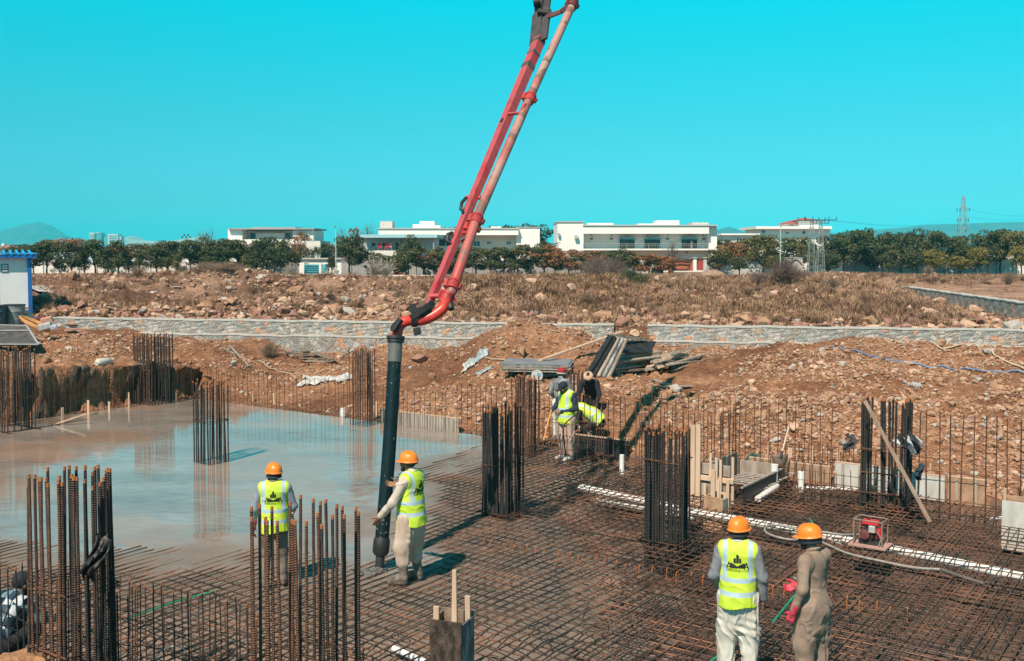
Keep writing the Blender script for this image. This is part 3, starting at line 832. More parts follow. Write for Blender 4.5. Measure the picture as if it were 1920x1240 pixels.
cage(288, 757, 625, .84, .72, 11, 7, .017, 'tall column cage at the far left slab edge against the dark bank', ties=(.5, .8), group=CG, foot=False, mats=[REBAR, REBAR_DK])
cage(680, 798, 652, .50, .36, 7, 5, .014, 'thin brown column cage in the wet concrete just left of the black hose', ties=(.42,), group=CG, foot=False, mats=[REBAR_RED, REBAR])
cage(943, 962, 758, .52, .46, 8, 6, .0145, 'dense black column cage at the concrete edge right of the hose man', ties=(.45,), group=CG, pair=True, mats=[REBAR_DK])
cage(1252, 1014, 800, .54, .48, 8, 6, .0145, 'dense black column cage in the middle of the mat beside the white pipe', ties=(.72,), group=CG, pair=True, mats=[REBAR_DK])
cage(985, 850, 702, .42, .36, 6, 5, .017, 'brown column cage left of the worker in the black cap', ties=(.35, .6), group=CG, mats=[REBAR_RED, REBAR])
cage(1077, 800, 690, .48, .36, 5, 3, .018, 'column cage behind the man in the red cap', ties=(.5,), group=CG, mats=[REBAR])
cage(22, 806, 650, .9, .7, 8, 5, .017, 'column cage cut off by the left edge of the photo below the black sheet', ties=(.4, .65), group=CG, mats=[REBAR, REBAR_DK])
cage(1660, 945, 745, .72, .44, 3, 2, .02, 'widely spaced column cage with a striped cloth hung on it at right', ties=(.52, .3, .12), group=CG, mats=[REBAR_DK],
     extra=[(-.36, -.17), (-.30, -.22), (-.33, -.2), (0.02, -.2), (.05, -.2), (.33, -.2), (.30, -.22), (.36, -.16), (.33, .2), (.3, .22), (-.33, .2), (.0, .22), (.04, .2), (.22, -.2), (.36, .1), (.36, -.05)])
cage(129, 0, 885, .60, .52, 9, 7, .0145, 'near column cage of ribbed bars in the left foreground', Y=7.0, ties=(.55, .53, .3), group=CG, mats=[REBAR, REBAR_DK, REBAR_RED], jit=.06, dh=.07, extra=[(-.1, .1), (.1, -.05)])
cage(566, 0, 952, .80, .66, 8, 5, .0145, 'near column cage of rusty ribbed bars in front of the left worker in a vest', Y=6.7, ties=(.35, .33), group=CG, mats=[REBAR_RED, REBAR], jit=.08, dh=.05, extra=[(0.1, .1)])

# ------------------------------------------------------------------ rows of starter bars
def starter_row(p0, p1, height, spacing, r, label, mats=None, ties=(.55,), jit=0.02, dh=0.06, cat='starter bars', z0=-0.4, hooks=False, h1=None):
    p0 = Vector((p0.x, p0.y, 0)); p1 = Vector((p1.x, p1.y, 0)); d = p1 - p0; L = d.length; ang = math.atan2(d.y, d.x)
    root = empty('starter_bar_row', p0, ang)
    mats = mats or [REBAR_RED, REBAR]
    pm = []; n_ = max(2, int(L / spacing) + 1)
    for i in range(n_):
        k = i % 3; h = height if h1 is None else height + (h1 - height) * i / (n_ - 1)
        if len(pm) <= k:
            m = MB(); Lb = height - z0
            m.tube([(0.004 * math.sin(k + j * 1.3), 0.004 * math.cos(k * 2 + j), Lb * j / 4) for j in range(4)] + [(0, 0, Lb - 0.03), (0, 0, Lb)], r, n=6, topmi=1)
            ob = m.build('starter_bar', [mats[k % len(mats)], RUST_TIP], root, smooth=True); pm.append(ob)
        else:
            ob = pm[k].copy(); COL.objects.link(ob); ob.parent = root
        ob.location = (L * i / (n_ - 1) + random.uniform(-jit, jit), random.uniform(-jit, jit), z0 + (h - height) + random.uniform(-dh, dh))
        ob.rotation_euler = (random.uniform(-.02, .02), random.uniform(-.02, .02), random.uniform(0, 6))
    for t in ties:
        m = MB(); k = max(2, int(L / 1.0))
        m.tube([(-.1 + (L + .2) * j / k, r + .006, height * t + random.uniform(-.025, .025)) for j in range(k + 1)], 0.006, n=5)
        m.build('tie_bar', mats[0], root, smooth=True)
    return tag(root, label, cat, 'rows of starter bars')
starter_row(UV(0.1, toUV(G(0, 812))[1] - 1.5), UV(0.1, -0.12), 1.16, .16, .009, 'row of starter bars along the left edge of the wet slab', [REBAR_DK, REBAR], ties=(.55,))
starter_row(UV(0.9, -.12), UV(toUV(G(905, 795))[0], -.12), 1.03, .175, .008, 'row of thin starter bars along the far edge of the wet slab', ties=(.6,))
starter_row(UV(toUV(G(925, 797))[0], -.12), UV(toUV(G(1225, 838))[0], -.12), 1.25, .15, .009, 'row of starter bars behind the worker in the black cap', ties=(.5, .2))
starter_row(G(990, 862), G(990, 862) + U_ * 2.0, .95, .12, .007, 'short row of thin bars in front of the worker in the black cap', ties=(.9, .35))
starter_row(UV(toUV(G(1245, 842))[0], -.14), UV(toUV(G(1600, 880))[0], -.14), 1.5, .17, .0095, 'row of rusty starter bars behind the shovel', ties=(.4,))
starter_row(UV(toUV(G(1715, 912))[0], -.14), UV(toUV(G(1990, 950))[0], -.14), 1.55, .19, .0115, 'row of thick rusty starter bars at the right edge before the dirt bank', ties=(.45, .3))
s0 = toUV(G(1352, 905))
starter_row(UV(s0[0], s0[1]), UV(s0[0], -.5), 1.35, .13, .0095, 'row of bars running back from the timber box to the dirt bank', ties=(.62, .9), mats=[REBAR, REBAR_RED], h1=1.5)
starter_row(UV(s0[0] - 1.9, s0[1] + .1), UV(s0[0] - .1, s0[1] + .1), 1.35, .12, .0095, 'row of bars on the near side of the timber pit form', ties=(.62,), mats=[REBAR_RED, REBAR])
starter_row(UV(s0[0] + .75, s0[1] + 1.9), UV(s0[0] + 3.0, s0[1] + 1.9), .62, .10, .008, 'short dense row of bars around the white pipe stubs', ties=(.9, .4))
starter_row(UV(s0[0] + .9, s0[1] + .5), UV(s0[0] + 2.9, s0[1] + .5), .42, .13, .008, 'low row of bars in front of the white pipe stubs', ties=(.8,))
starter_row(Vector((A(236, 600, 7.9).x, 7.9 * YS, 0)), Vector((A(462, 600, 7.4).x, 7.4 * YS, 0)), .95, .15, .0075, 'thin starter bars between the two foreground cages', [REBAR_DK, REBAR], dh=.05, ties=(.25,))
starter_row(Vector((A(215, 600, 8.6).x, 8.6 * YS, 0)), Vector((A(440, 600, 8.2).x, 8.2 * YS, 0)), .62, .12, .0075, 'second row of thin bars behind the ones between the foreground cages', [REBAR, REBAR_DK], dh=.09, ties=(.3, .8))
starter_row(Vector((A(40, 600, 7.8).x, 7.8 * YS, 0)), Vector((A(235, 600, 7.5).x, 7.5 * YS, 0)), 1.05, .10, .0085, 'short crowded bars at the foot of the left foreground cage', [REBAR_DK, REBAR_RED], dh=.12, jit=.05, ties=(.4, .75))
starter_row(Vector((A(-60, 600, 7.6).x, 7.6 * YS, 0)), Vector((A(36, 600, 7.2).x, 7.2 * YS, 0)), 1.40, .13, .0085, 'tall thin bars at the left edge beside the crouching man', [REBAR_DK], dh=.07, ties=(.5, .6))
starter_row(Vector((A(395, 600, 8.2).x, 8.2 * YS, 0)), Vector((A(700, 600, 7.0).x, 7.0 * YS, 0)), .62, .2, .0075, 'low starter bars around the rusty foreground cage', [REBAR, REBAR_RED], dh=.06, ties=(.5,))
# closely laid thin bars beside the pit form, sunlight painted into their pale grey
m = MB()
for i in range(26):
    v = s0[1] - .1 + i * .135
    m.tube([UV(s0[0] + .08, v, .06), UV(s0[0] + 1.0, v + random.uniform(-.03, .03), .06 + random.uniform(-.01, .02))], .012, n=6)
for k in range(3): m.tube([UV(s0[0] + .15 + k * .4, s0[1] - .2, .04), UV(s0[0] + .15 + k * .4, s0[1] + 3.4, .04)], .01, n=6)
tag(m.build('bar_grille', M('sunlit_steel', (.30, .27, .24), (.42, .38, .34), scale=8, rough=.7), None), 'grille of closely laid bars painted sunlit grey right of the pit form', 'bar grille')

# ------------------------------------------------------------------ concrete pump boom
RED = M('boom_red', (0.40, 0.022, 0.036), (0.22, 0.035, 0.04), scale=3.2, rough=0.6, c3=(0.46, 0.085, 0.095), ramp=(0.3, 0.7), bump=.2, stretch=(1, 1, .4))
RED2 = M('elbow_red', (0.70, 0.03, 0.02), (0.45, 0.03, 0.03), scale=3.5, rough=0.35, c3=(0.72, 0.06, 0.04), ramp=(0.35, 0.62))
DKRED = M('clamp_metal', (0.05, 0.03, 0.03), (0.25, 0.05, 0.05), scale=12, rough=0.5, metal=.2)
BLK = M('black_steel', (0.018, 0.017, 0.018), (0.04, 0.035, 0.035), scale=10, rough=0.5)
def pipe_mat():
    m = M('worn_pipe', (0.34, 0.07, 0.06), (0.40, 0.31, 0.27), scale=1.6, rough=0.5, ramp=(0.30, 0.62), c3=(0.46, 0.20, 0.17), detail=9)
    n, l = m.node_tree.nodes, m.node_tree.links
    t = n.new('ShaderNodeNewGeometry'); no = n.new('ShaderNodeTexNoise'); no.inputs['Scale'].default_value = 5.5; no.inputs['Detail'].default_value = 8
    l.new(t.outputs['Position'], no.inputs['Vector'])
    r = n.new('ShaderNodeValToRGB'); r.color_ramp.elements[0].position = .54; r.color_ramp.elements[1].position = .60; l.new(no.outputs['Fac'], r.inputs[0])
    mx = n.new('ShaderNodeMix'); mx.data_type = 'RGBA'; mx.inputs['B'].default_value = (.17, .10, .07, 1)
    old = n['Principled BSDF'].inputs['Base Color'].links[0].from_socket
    l.new(r.outputs[0], mx.inputs['Factor']); l.new(old, mx.inputs['A']); 
    sp = n.new('ShaderNodeSeparateXYZ'); l.new(t.outputs['Position'], sp.inputs[0])
    mr = n.new('ShaderNodeMapRange'); mr.inputs['From Min'].default_value = 4.2; mr.inputs['From Max'].default_value = 6.4; l.new(sp.outputs['Z'], mr.inputs['Value'])
    m2 = n.new('ShaderNodeMix'); m2.data_type = 'RGBA'; m2.inputs['A'].default_value = (.46, .075, .065, 1); l.new(mr.outputs[0], m2.inputs['Factor']); l.new(mx.outputs['Result'], m2.inputs['B'])
    m3 = n.new('ShaderNodeMix'); m3.data_type = 'RGBA'; m3.inputs['B'].default_value = (.22, .12, .10, 1); l.new(r.outputs[0], m3.inputs['Factor']); l.new(m2.outputs['Result'], m3.inputs['A'])
    l.new(m3.outputs['Result'], n['Principled BSDF'].inputs['Base Color'])
    return m
PIPE = pipe_mat()
def lerp(a, b, t): return a + (b - a) * t
hose_top = A(742, 633, 10.75); tip = A(711, 1066, 10.25)
boom_c = hose_top
br = empty('pump_boom', (hose_top.x, hose_top.y, 0))
off = Vector((hose_top.x, hose_top.y, 0))
pb, pt = A(797, 588, 10.9), A(1012, 74, 14.0)
ax = (pt - pb).normalized()
nl = Vector((-.62, -.78, 0)); nl = (nl - ax * nl.dot(ax)).normalized(); nr_ = ax.cross(nl).normalized()
if nr_.x < 0: nr_ = -nr_
def beam(ts, mats, name, inset=0.0):
    m = MB(); vs = []
    for t, w, d in ts:
        c = lerp(pb, pt, t) - off
        for sx, sy in ((1, 1), (1, -1), (-1, -1), (-1, 1)):
            vs.append(c + nl * (sy * d / 2) + nr_ * (sx * w / 2))
    fs = []
    for i in range(len(ts) - 1):
        for k in range(4):
            a_, b_ = i * 4 + k, i * 4 + (k + 1) % 4; fs.append((a_, b_, b_ + 4, a_ + 4))
    fs.append((3, 2, 1, 0)); e = 4 * (len(ts) - 1); fs.append((e, e + 1, e + 2, e + 3))
    m.add(vs, fs); o = m.build(name, mats, br)
    bv = o.modifiers.new('bevel', 'BEVEL'); bv.width = .008; bv.segments = 2
    return o
beam([(0.0, .07, .07), (0.05, .10, .10), (.5, .13, .14), (.97, .165, .18), (1.0, .165, .18)], RED, 'box_girder')
# side plate lips (thin bright edge on the lit face) and dark tape bands
for t, h in ((.93, .012), (.875, .02), (.985, .016)):
    beam([(t - h / 2, .171, .186), (t + h / 2, .171, .186)], M('dark_band', (.05, .045, .045), (.12, .10, .09), scale=8, rough=.6), 'band')
m = MB(); c = lerp(pb, pt, .64) - off + nl * .078 
m.box(c, (.07, .012, .10), rot=Matrix((nr_, nl, ax)).transposed()); m.build('data_plate', BLK, br)
pc = [A(826, 585, 10.95), A(846, 548, 11.0), A(893, 412, 11.75), A(993, 184, 13.0), A(1074, 8, 14.1)]
# fork head
fk = M('boom_dark_grey', (.05, .045, .05), (.09, .08, .085), scale=5, rough=.5)
for s in (-1, 1):
    m = MB(); p0 = lerp(pb, pt, .985) + nr_ * (s * .085) - off; p1 = A(1022 + s * 8, -30, 14.6) - off
    m.bar(p0, lerp(p0, p1, .5), .05, .24, up=nr_); m.bar(lerp(p0, p1, .49), p1, .045, .17, up=nr_); m.build('fork_plate', fk, br)
m = MB(); m.tube([A(1008, 22, 14.2) - off, A(1034, 26, 14.2) - off], .06, 12); m.tube([A(1000, 5, 14.3) - off, A(1012, 3, 14.3) - off], .09, 12); m.build('pivot_pin', BLK, br, smooth=True)
m = MB(); m.bar(A(1026, 32, 14.1) - off, A(1052, 22, 14.05) - off, .09, .07); m.bar(A(1052, 22, 14.05) - off, A(1066, 10, 14.05) - off, .1, .08); m.build('pipe_bracket', DKRED, br)
# bent upper jib leaving the frame
m = MB(); m.bar(A(1016, -25, 14.6) - off, A(1040, -160, 15.5) - off, .24, .2); m.build('upper_jib', RED, br)
pr_ = .080
dp = empty('x') if False else None
m = MB(); m.tube([p - off for p in pc], [pr_, pr_, pr_ * .98, pr_ * .95, pr_ * .95], 20); m.tube([pc[-1] - off, A(1110, -70, 14.5) - off], pr_ * .95, 16); m.build('delivery_pipe', PIPE, br, smooth=True)
def coupling(px, py, Y, d, r=1.25, w=.06, nm='coupling', mat=None, gap=.07):
    c = A(px, py, Y) - off; d = d.normalized(); m = MB()
    for s in (-1, 1):
        m.tube([c + d * (s * gap - w * .35), c + d * (s * gap + w * .35)], pr_ * r, 18)
    m.tube([c - d * gap * .6, c + d * gap * .6], pr_ * (r - .07), 18)
    sd = d.cross(Vector((0, 1, 0))).normalized()
    m.bar(c + sd * pr_ * 1.3 - d * .07, c + sd * pr_ * 1.3 + d * .07, .05, .06)
    m.bar(c - sd * pr_ * 1.25 - d * .04, c - sd * pr_ * 1.45 + d * .05, .04, .05)
    m.build(nm, mat or DKRED, br, smooth=True)
dm = pc[2] - pc[1]
RC = M('coupling_red', (.55, .05, .05), (.30, .04, .04), scale=8, rough=.5)
coupling(893, 413, 11.75, dm, mat=RC); coupling(886, 428, 11.68, dm, r=1.12, mat=RC); coupling(993, 185, 13.0, pc[4] - pc[3], mat=RC); coupling(1073, 9, 14.1, pc[4] - pc[3], r=1.3)
coupling(838, 558, 10.97, pc[1] - pc[0], r=1.2, mat=RC); coupling(849, 535, 11.05, dm, r=1.2, mat=RC)
def ptube(pix, r, nm, mat, n=12):
    m = MB(); m.tube([A(*p) - off for p in pix], r, n); m.build(nm, mat, br, smooth=True)
def arc_pts(pix, k=8):
    P = [A(*p) for p in pix]; out = []
    for i in range(len(P) - 1):
        p0 = P[max(i - 1, 0)]; p1 = P[i]; p2 = P[i + 1]; p3 = P[min(i + 2, len(P) - 1)]
        for j in range(k):
            t = j / k; out.append(0.5 * ((2 * p1) + (p2 - p0) * t + (2 * p0 - 5 * p1 + 4 * p2 - p3) * t * t + (3 * p1 - p0 - 3 * p2 + p3) * t ** 3))
    out.append(P[-1]); return [p - off for p in out]
m = MB(); m.tube(arc_pts([(838, 560, 10.95), (830, 578, 10.93), (812, 592, 10.9), (792, 600, 10.88), (775, 600, 10.86)]), pr_ * 1.05, 20); m.build('lower_elbow', RED2, br, smooth=True)
m = MB(); m.tube(arc_pts([(775, 600, 10.86), (760, 603, 10.83), (748, 613, 10.8), (743, 632, 10.75)]), pr_ * 1.0, 20); m.build('outlet_elbow', RED2, br, smooth=True)
c = A(777, 600, 10.86) - off; m = MB(); dxn = Vector((1, 0, .05)).normalized()
m.tube([c - dxn * .04, c + dxn * .04], pr_ * 1.32, 16); m.bar(c + Vector((0, 0, .1)), c + Vector((-.02, 0, .24)), .09, .08); m.bar(c + Vector((.03, 0, -.12)), c + Vector((.05, 0, -.22)), .14, .1)
m.bar(c + Vector((-.07, -.05, .13)), c + Vector((.12, -.05, .17)), .05, .05); m.build('swivel_clamp', BLK, br)
m = MB(); m.add([A(738, 612, 10.72) - off, A(752, 598, 10.72) - off, A(757, 602, 10.68) - off, A(744, 622, 10.68) - off, A(736, 622, 10.72) - off], [(0, 1, 2, 3, 4)]); o = m.build('tape_wrap', BLK, br)
so = o.modifiers.new('solid', 'SOLIDIFY'); so.thickness = .06
# small cross brackets between girder and pipe
ptube([(875, 370, 12.1), (901, 371, 12.05)], .035, 'cross_bracket', RC); ptube([(866, 437, 11.55), (885, 437, 11.6)], .035, 'cross_bracket', RC)
ptube([(807, 556, 11.0), (825, 555, 10.98)], .04, 'cross_bracket', RC); ptube([(952, 214, 12.8), (976, 212, 12.8), (984, 195, 12.85)], .032, 'cross_bracket', RC)
ptube([(874, 371, 12.0), (866, 380, 11.9), (864, 392, 11.8), (868, 396, 11.8)], .028, 'hook', BLK); ptube([(848, 437, 11.6), (840, 440, 11.55), (838, 452, 11.5), (845, 455, 11.5)], .03, 'hook', BLK)
ptube([(884, 408, 11.9), (890, 398, 11.9)], .06, 'rubber_stop', BLK); ptube([(864, 452, 11.5), (871, 448, 11.5)], .05, 'rubber_stop', BLK)
ptube([(843, 568, 10.95), (846, 580, 10.9)], .05, 'clamp_ear', BLK)
m = MB(); m.bar(A(770, 596, 10.8) - off, A(804, 572, 10.85) - off, .1, .08); m.bar(A(795, 592, 10.85) - off, A(812, 566, 10.9) - off, .06, .1); m.build('end_shoe', BLK, br)
tag(br, 'red concrete pump boom with its worn delivery pipe reaching up out of the picture', 'pump boom')
# rubber end hose: hangs from the elbow; a thing of its own
HB = M('hose_rubber', (.003, .012, .016), (.006, .022, .028), scale=3, rough=.5, spec=.2)
he = empty('delivery_hose', (tip.x, tip.y, 0)); offh = Vector((tip.x, tip.y, 0))
def hp(t): 
    a = lerp(hose_top, tip, t); a.x += .02 * math.sin(t * 3.1); return a - offh
m = MB(); m.tube([hp(.1 + .8 * k / 8) for k in range(9)], .098, 20); m.build('rubber_body', HB, he, smooth=True)
m = MB(); m.tube([hp(.02), hp(.11)], .104, 20); m.build('steel_ferrule', M('ferrule', (.16, .14, .12), (.09, .10, .10), scale=6, rough=.5), he, smooth=True)
m = MB(); m.tube([hp(-.005), hp(.008)], .135, 18); m.tube([hp(.012), hp(.022)], .125, 18); m.build('hose_clamp', BLK, he, smooth=True)
m = MB(); m.tube([hp(.87), hp(.885), hp(.93), hp(.945)], [.104, .118, .118, .09], 20); m.build('end_cuff', M('cuff_rubber', (.012, .012, .013), (.03, .03, .03), rough=.6), he, smooth=True)
m = MB(); m.tube([hp(.94), hp(.99), hp(1.03)], [.066, .062, .07], 16); m.build('nozzle', BLK, he, smooth=True)
# grey splashes of concrete on the rubber
m = MB()
for i in range(70):
    t = random.choice([random.uniform(.78, .9), random.uniform(.1, .9)]); a = random.uniform(math.pi, 2 * math.pi); c = hp(t); n_ = Vector((math.cos(a), math.sin(a), 0))
    q = c + n_ * .0985; tx = n_.cross(Vector((0, 0, 1))); s = random.uniform(.003, .013)
    m.add([q + tx * s * math.cos(b) + Vector((0, 0, s * 1.5 * math.sin(b))) + n_ * .001 for b in [k * math.pi / 3 for k in range(6)]], [tuple(range(6))])
m.build('concrete_splash', M('splash', (.22, .22, .20), rough=.9), he)
tag(he, 'dark teal rubber end hose hanging straight down to the fresh concrete', 'hose')
v, f = rock_proto(900, ICO3, 2.0); r_ = np.random.default_rng(3)
v = v * np.array([.32, .24, .17]) + 0.02 * np.stack([vnoise(v[:, 0] * 9, v[:, 1] * 9, v[:, 2] * 9, seed=k) for k in (1, 2, 3)], -1)
o = np_mesh('concrete_heap', v, f, M('fresh_mix', (.10, .10, .095), (.17, .16, .15), scale=20, rough=.35, bump=1.0, bscale=60)); q = G(690, 1078); o.location = (q.x, q.y, .0)
tag(o, 'small lumpy heap of fresh concrete under the hose nozzle', 'concrete heap')
# ------------------------------------------------------------------ timber, boards, pipes and other things on the pit
WOOD = M('raw_wood', (.50, .33, .22), (.66, .47, .34), scale=5, rough=.8, stretch=(1, 1, .15), bump=.3)
WOOD_G = M('grey_wood', (.20, .16, .13), (.42, .35, .29), scale=7, rough=.85, stretch=(1, 1, .2), bump=.4)
WOOD_O = M('old_wood', (.10, .075, .055), (.30, .22, .16), scale=6, rough=.9, bump=.5)
PLY = M('ply_brown', (.30, .17, .10), (.46, .29, .19), scale=5, rough=.75, bump=.2)
PLY_DK = M('ply_black', (.012, .013, .015), (.035, .037, .04), scale=5, rough=.5)
PLY_GR = M('ply_grey', (.10, .10, .11), (.40, .39, .38), scale=6, rough=.7, ramp=(.4, .62), bump=.3, stretch=(1, 1, .4))
PALE = M('pale_form', (.42, .40, .37), (.58, .56, .52), scale=5, rough=.8, stretch=(1, 1, .4))
PVC = M('white_pvc', (.74, .73, .70), (.82, .81, .79), scale=3, rough=.4)

def edge_board(pxa, pxb, v, h, th, label, mat, battens=0, name='edge_board', z0=-.12):
    ua, ub = toUV(G(*pxa))[0], toUV(G(*pxb))[0]
    root = empty(name, UV(ua, v), UANG)
    L = ub - ua
    b = MB().box((L / 2, 0, (h + z0) / 2), (L, th, h - z0)); o = b.build('panel', mat, root)
    o.modifiers.new('bevel', 'BEVEL').width = .006
    for i in range(battens):
        MB().box((L * (i + .5) / battens, -th / 2 - .012, (h + z0) / 2), (.05, .02, h - z0 - .02)).build('batten', WOOD_G, root)
    MB().box((L / 2, 0.004, h + .012), (L, th * 1.4, .02)).build('top_rail', WOOD, root)
    return tag(root, label, 'formwork board')
edge_board((757, 783), (907, 800), .04, .33, .05, 'grey grooved edge board behind the far side of the wet concrete', M('grooved_board', (.30, .25, .21), (.46, .40, .34), scale=6, rough=.85, stretch=(1, 1, .3)), 9)
edge_board((1128, 824), (1222, 838), .02, .30, .05, 'short black edge board beside the bent worker in a vest', PLY_DK)
edge_board((1440, 866), (1590, 884), .05, .26, .04, 'brown plywood edge board between the shovel and the pale board', PLY, 3)
edge_board((1592, 888), (1716, 903), .03, .38, .04, 'pale grey edge board behind the widely spaced column cage', PALE, 4)
edge_board((1719, 903), (1790, 914), .06, .34, .04, 'white stained edge board right of the striped cloth', PALE)
edge_board((1793, 916), (1862, 926), .06, .36, .04, 'brown edge board between the white board and the right hand timber box', PLY, 2)
# stakes
def stake(px, py, h, w, label, mat=None, lean=0.0, z=None, name='timber_stake', d=.03):
    p = G(px, py)
    b = MB(); tw = w * random.uniform(.7, 1)
    h = h * .8; b.bar((0, 0, -.2), (lean * h, 0, h), w, d); o = b.build(name, mat or WOOD); o.location = (p.x, p.y, 0.0)
    o.rotation_euler = (0, 0, UANG + random.uniform(-.3, .3)); o.modifiers.new('bevel', 'BEVEL').width = .004
    return tag(o, label, 'stake', 'stakes along the slab edge')
for px, py, h, w, lb, le in [(61, 797, .42, .07, 'pale stake at the left slab edge, nearest the left border', 0), (117, 788, .42, .07, 'pale stake on the left slab edge with a slanting brace beside it', .05),
                             (166, 779, .52, .08, 'tallest pale stake on the left slab edge', 0), (205, 772, .35, .07, 'short stake left of the tall far cage', 0), (242, 765, .55, .05, 'thin stake just left of the tall far cage', 0),
                             (331, 752, .32, .06, 'stake between the tall far cage and the slab corner', 0), (474, 755, .34, .05, 'left one of two pale stakes on the far slab edge', 0),
                             (514, 759, .42, .05, 'right one of two pale stakes on the far slab edge', 0), (706, 781, .5, .05, 'thin stake just left of the hose on the far edge', 0),
                             (878, 792, .33, .07, 'pale stake left of the black cage on the far edge', 0), (835, 787, .42, .07, 'curved pale stake behind the grooved edge board', -.1),
                             (1441, 866, .55, .12, 'broad pale stake left of the shovel', 0.02), (1481, 872, .45, .1, 'pale stake just right of the shovel blade', 0),
                             (1522, 878, .6, .06, 'narrow tall stake behind the white pipe stubs', 0), (1572, 884, .5, .05, 'thin stake left of the pale edge board', 0), (1744, 908, .5, .04, 'small stake behind the white stained board', 0),
                             (1132, 822, .5, .05, 'pale stake by the short black edge board', 0)]:
    stake(px, py, h, w, lb, lean=le)
b = MB(); p0, p1 = G(98, 797, .02), G(162, 776, .3); b.bar(p0, p1, .05, .03); tag(b.build('brace_board', WOOD), 'slanting brace board leaning to the tall stake at the left slab edge', 'board')
# timber boxes round the pipe openings
def timber_box(px, py, w, d, h, posts, label, mats, back=True, z0=-.4, rz=None, top=0.0):
    p = G(px, py) if not isinstance(px, Vector) else px
    root = empty('timber_box', (p.x, p.y, 0), UANG if rz is None else rz)
    t = .022
    for nm, c, s, mt in (('front_panel', (0, -d / 2, (h + z0) / 2), (w, t, h - z0), mats[0]), ('side_panel', (w / 2 - t / 2, .002, (h - .03 + z0) / 2), (t, d - t - .006, h - z0 - .03), mats[1]),
                         ('side_panel', (-w / 2 + t / 2, .002, (h - .01 + z0) / 2), (t, d - t - .006, h - z0 - .01), mats[2]), ('back_panel', (0, d / 2, (h + .02 + z0) / 2), (w, t, h - z0 + .02), mats[2])):
        o = MB().box(c, s).build(nm, mt, root); o.modifiers.new('bevel', 'BEVEL').width = .003
    for x, y, hh, ww, tp in posts:
        b = MB(); b.box((x * w / 2, y * d / 2, (hh + z0) / 2), (ww, ww * .55, hh - z0), taper=tp); o = b.build('post', WOOD, root); o.modifiers.new('bevel', 'BEVEL').width = .004
    return tag(root, label, 'timber box')
PLY_BK = M('charred_ply', (.025, .017, .013), (.13, .09, .07), scale=16, rough=.9, bump=1.0, bscale=50, ramp=(.4, .7), stretch=(1, 1, .5))
c = A(846, 600, 7.55)
timber_box(Vector((c.x, c.y, 0)), None, .36, .32, .72, [(-.72, -.62, .84, .065, .95), (.40, -.62, 1.24, .09, .5), (.78, .55, .92, .065, .95)], 'foreground timber box with a charred front board and a tall pointed post', [PLY_BK, PLY_GR, WOOD_O], rz=-.35)
q0 = G(1345, 960)
timber_box(1345, 952, .36, .34, .22, [(-.75, .5, .55, .06, .95), (-.2, -.6, .68, .08, .9), (.35, -.6, .52, .05, .9), (.9, .4, .50, .06, .95)], 'small plywood box with four upright battens left of the vest worker\'s helmet', [PLY, PLY_GR, WOOD])
timber_box(1908, 985, .42, .36, .42, [(-.9, -.3, .6, .05, .9)], 'timber box cut by the right edge of the photo', [PALE, PLY, PLY])
# form of the lift pit
sp_ = toUV(G(1294, 928)); root = empty('pit_form', UV(sp_[0], sp_[1] + .1), UANG)
w_, d_ = .98, 2.0
for nm, c, s, mt in (('front_panel', (w_ / 2 - .15, 0, .0), (w_ - .3, .04, .5), WOOD_G), ('front_rail', (w_ / 2 - .1, -.045, .34), (w_ - .1, .05, .09), WOOD), ('upper_panel', (w_ / 2 - .12, .02, .50), (w_ - .24, .04, .20), WOOD_G),
                     ('side_panel', (w_, d_ / 2 + .03, .0), (.04, d_, .46), PLY_DK), ('side_panel', (0, d_ / 2 + .03, .1), (.04, d_, .7), WOOD_G), ('back_panel', (w_ / 2, d_ + .06, .05), (w_, .04, .5), WOOD_G),
                     ('side_rail', (w_ + .003, d_ / 2, .25), (.05, d_ + .1, .03), WOOD_G)):
    o = MB().box(c, s).build(nm, mt, root); o.modifiers.new('bevel', 'BEVEL').width = .004
for x, hh, ww in ((.04, 1.30, .10), (.15, 1.32, .09)):
    b = MB().box((x, -.09, hh / 2 - .1), (ww, .03, hh + .2)); b.build('tall_post', WOOD, root)
for x, y, hh in ((.3, -.1, .25), (.52, -.1, .75), (.60, -.1, .72), (.8, -.02, .78), (.36, .0, .8)):
    MB().box((x, y, hh / 2 - .05), (.045, .03, hh + .1)).build('post', WOOD, root)
tag(root, 'weathered timber form round the pit opening with two tall pale posts', 'pit formwork')

# white pipes
def pipe(pts, r, label, mat=PVC, name='drain_pipe', n=14, cat='pipe', cols=()):
    if not cols:
        o = MB().tube(pts, r, n).build(name, mat, None, smooth=True); return tag(o, label, cat)
    root = empty(name, pts[0]); off = Vector(pts[0])
    MB().tube([p - off for p in pts], r, n).build('pipe_run', mat, root, smooth=True)
    for t in cols:
        a, b = Vector(pts[0]), Vector(pts[-1]); c = lerp(a, b, t) - off; d = (b - a).normalized()
        MB().tube([c - d * .07, c + d * .07], r * 1.15, n).build('socket', mat, root, smooth=True)
    return tag(root, label, cat)
def GV(px, py, z):
    p = G(px, py); p.z = z; return p
pz = -.10
pipe([G(1088, 914, pz), G(1300, 960, pz), G(1520, 1000, pz), G(1720, 1040, pz), G(1990, 1098, pz)], .068, 'long white plastic drain pipe running under the rebar mat to the right edge', cols=(.35, .62, .9))
pipe([G(1118, 937, -.2), G(1300, 972, -.2)], .04, 'thin pale pipe just below the long white drain pipe', mat=PALE)
pipe([GV(1166, 882, -.1), GV(1166, 882, .18), GV(1166, 882, .32)], .05, 'short white pipe stub standing left of the middle black cage', cols=())
pipe([GV(1452, 908, -.1), GV(1452, 908, .36)], .062, 'white pipe stub standing under the shovel', cols=(.9,))
pipe([G(1421, 936, -.03), G(1456, 912, -.03)], .062, 'white pipe piece lying against the stub under the shovel')
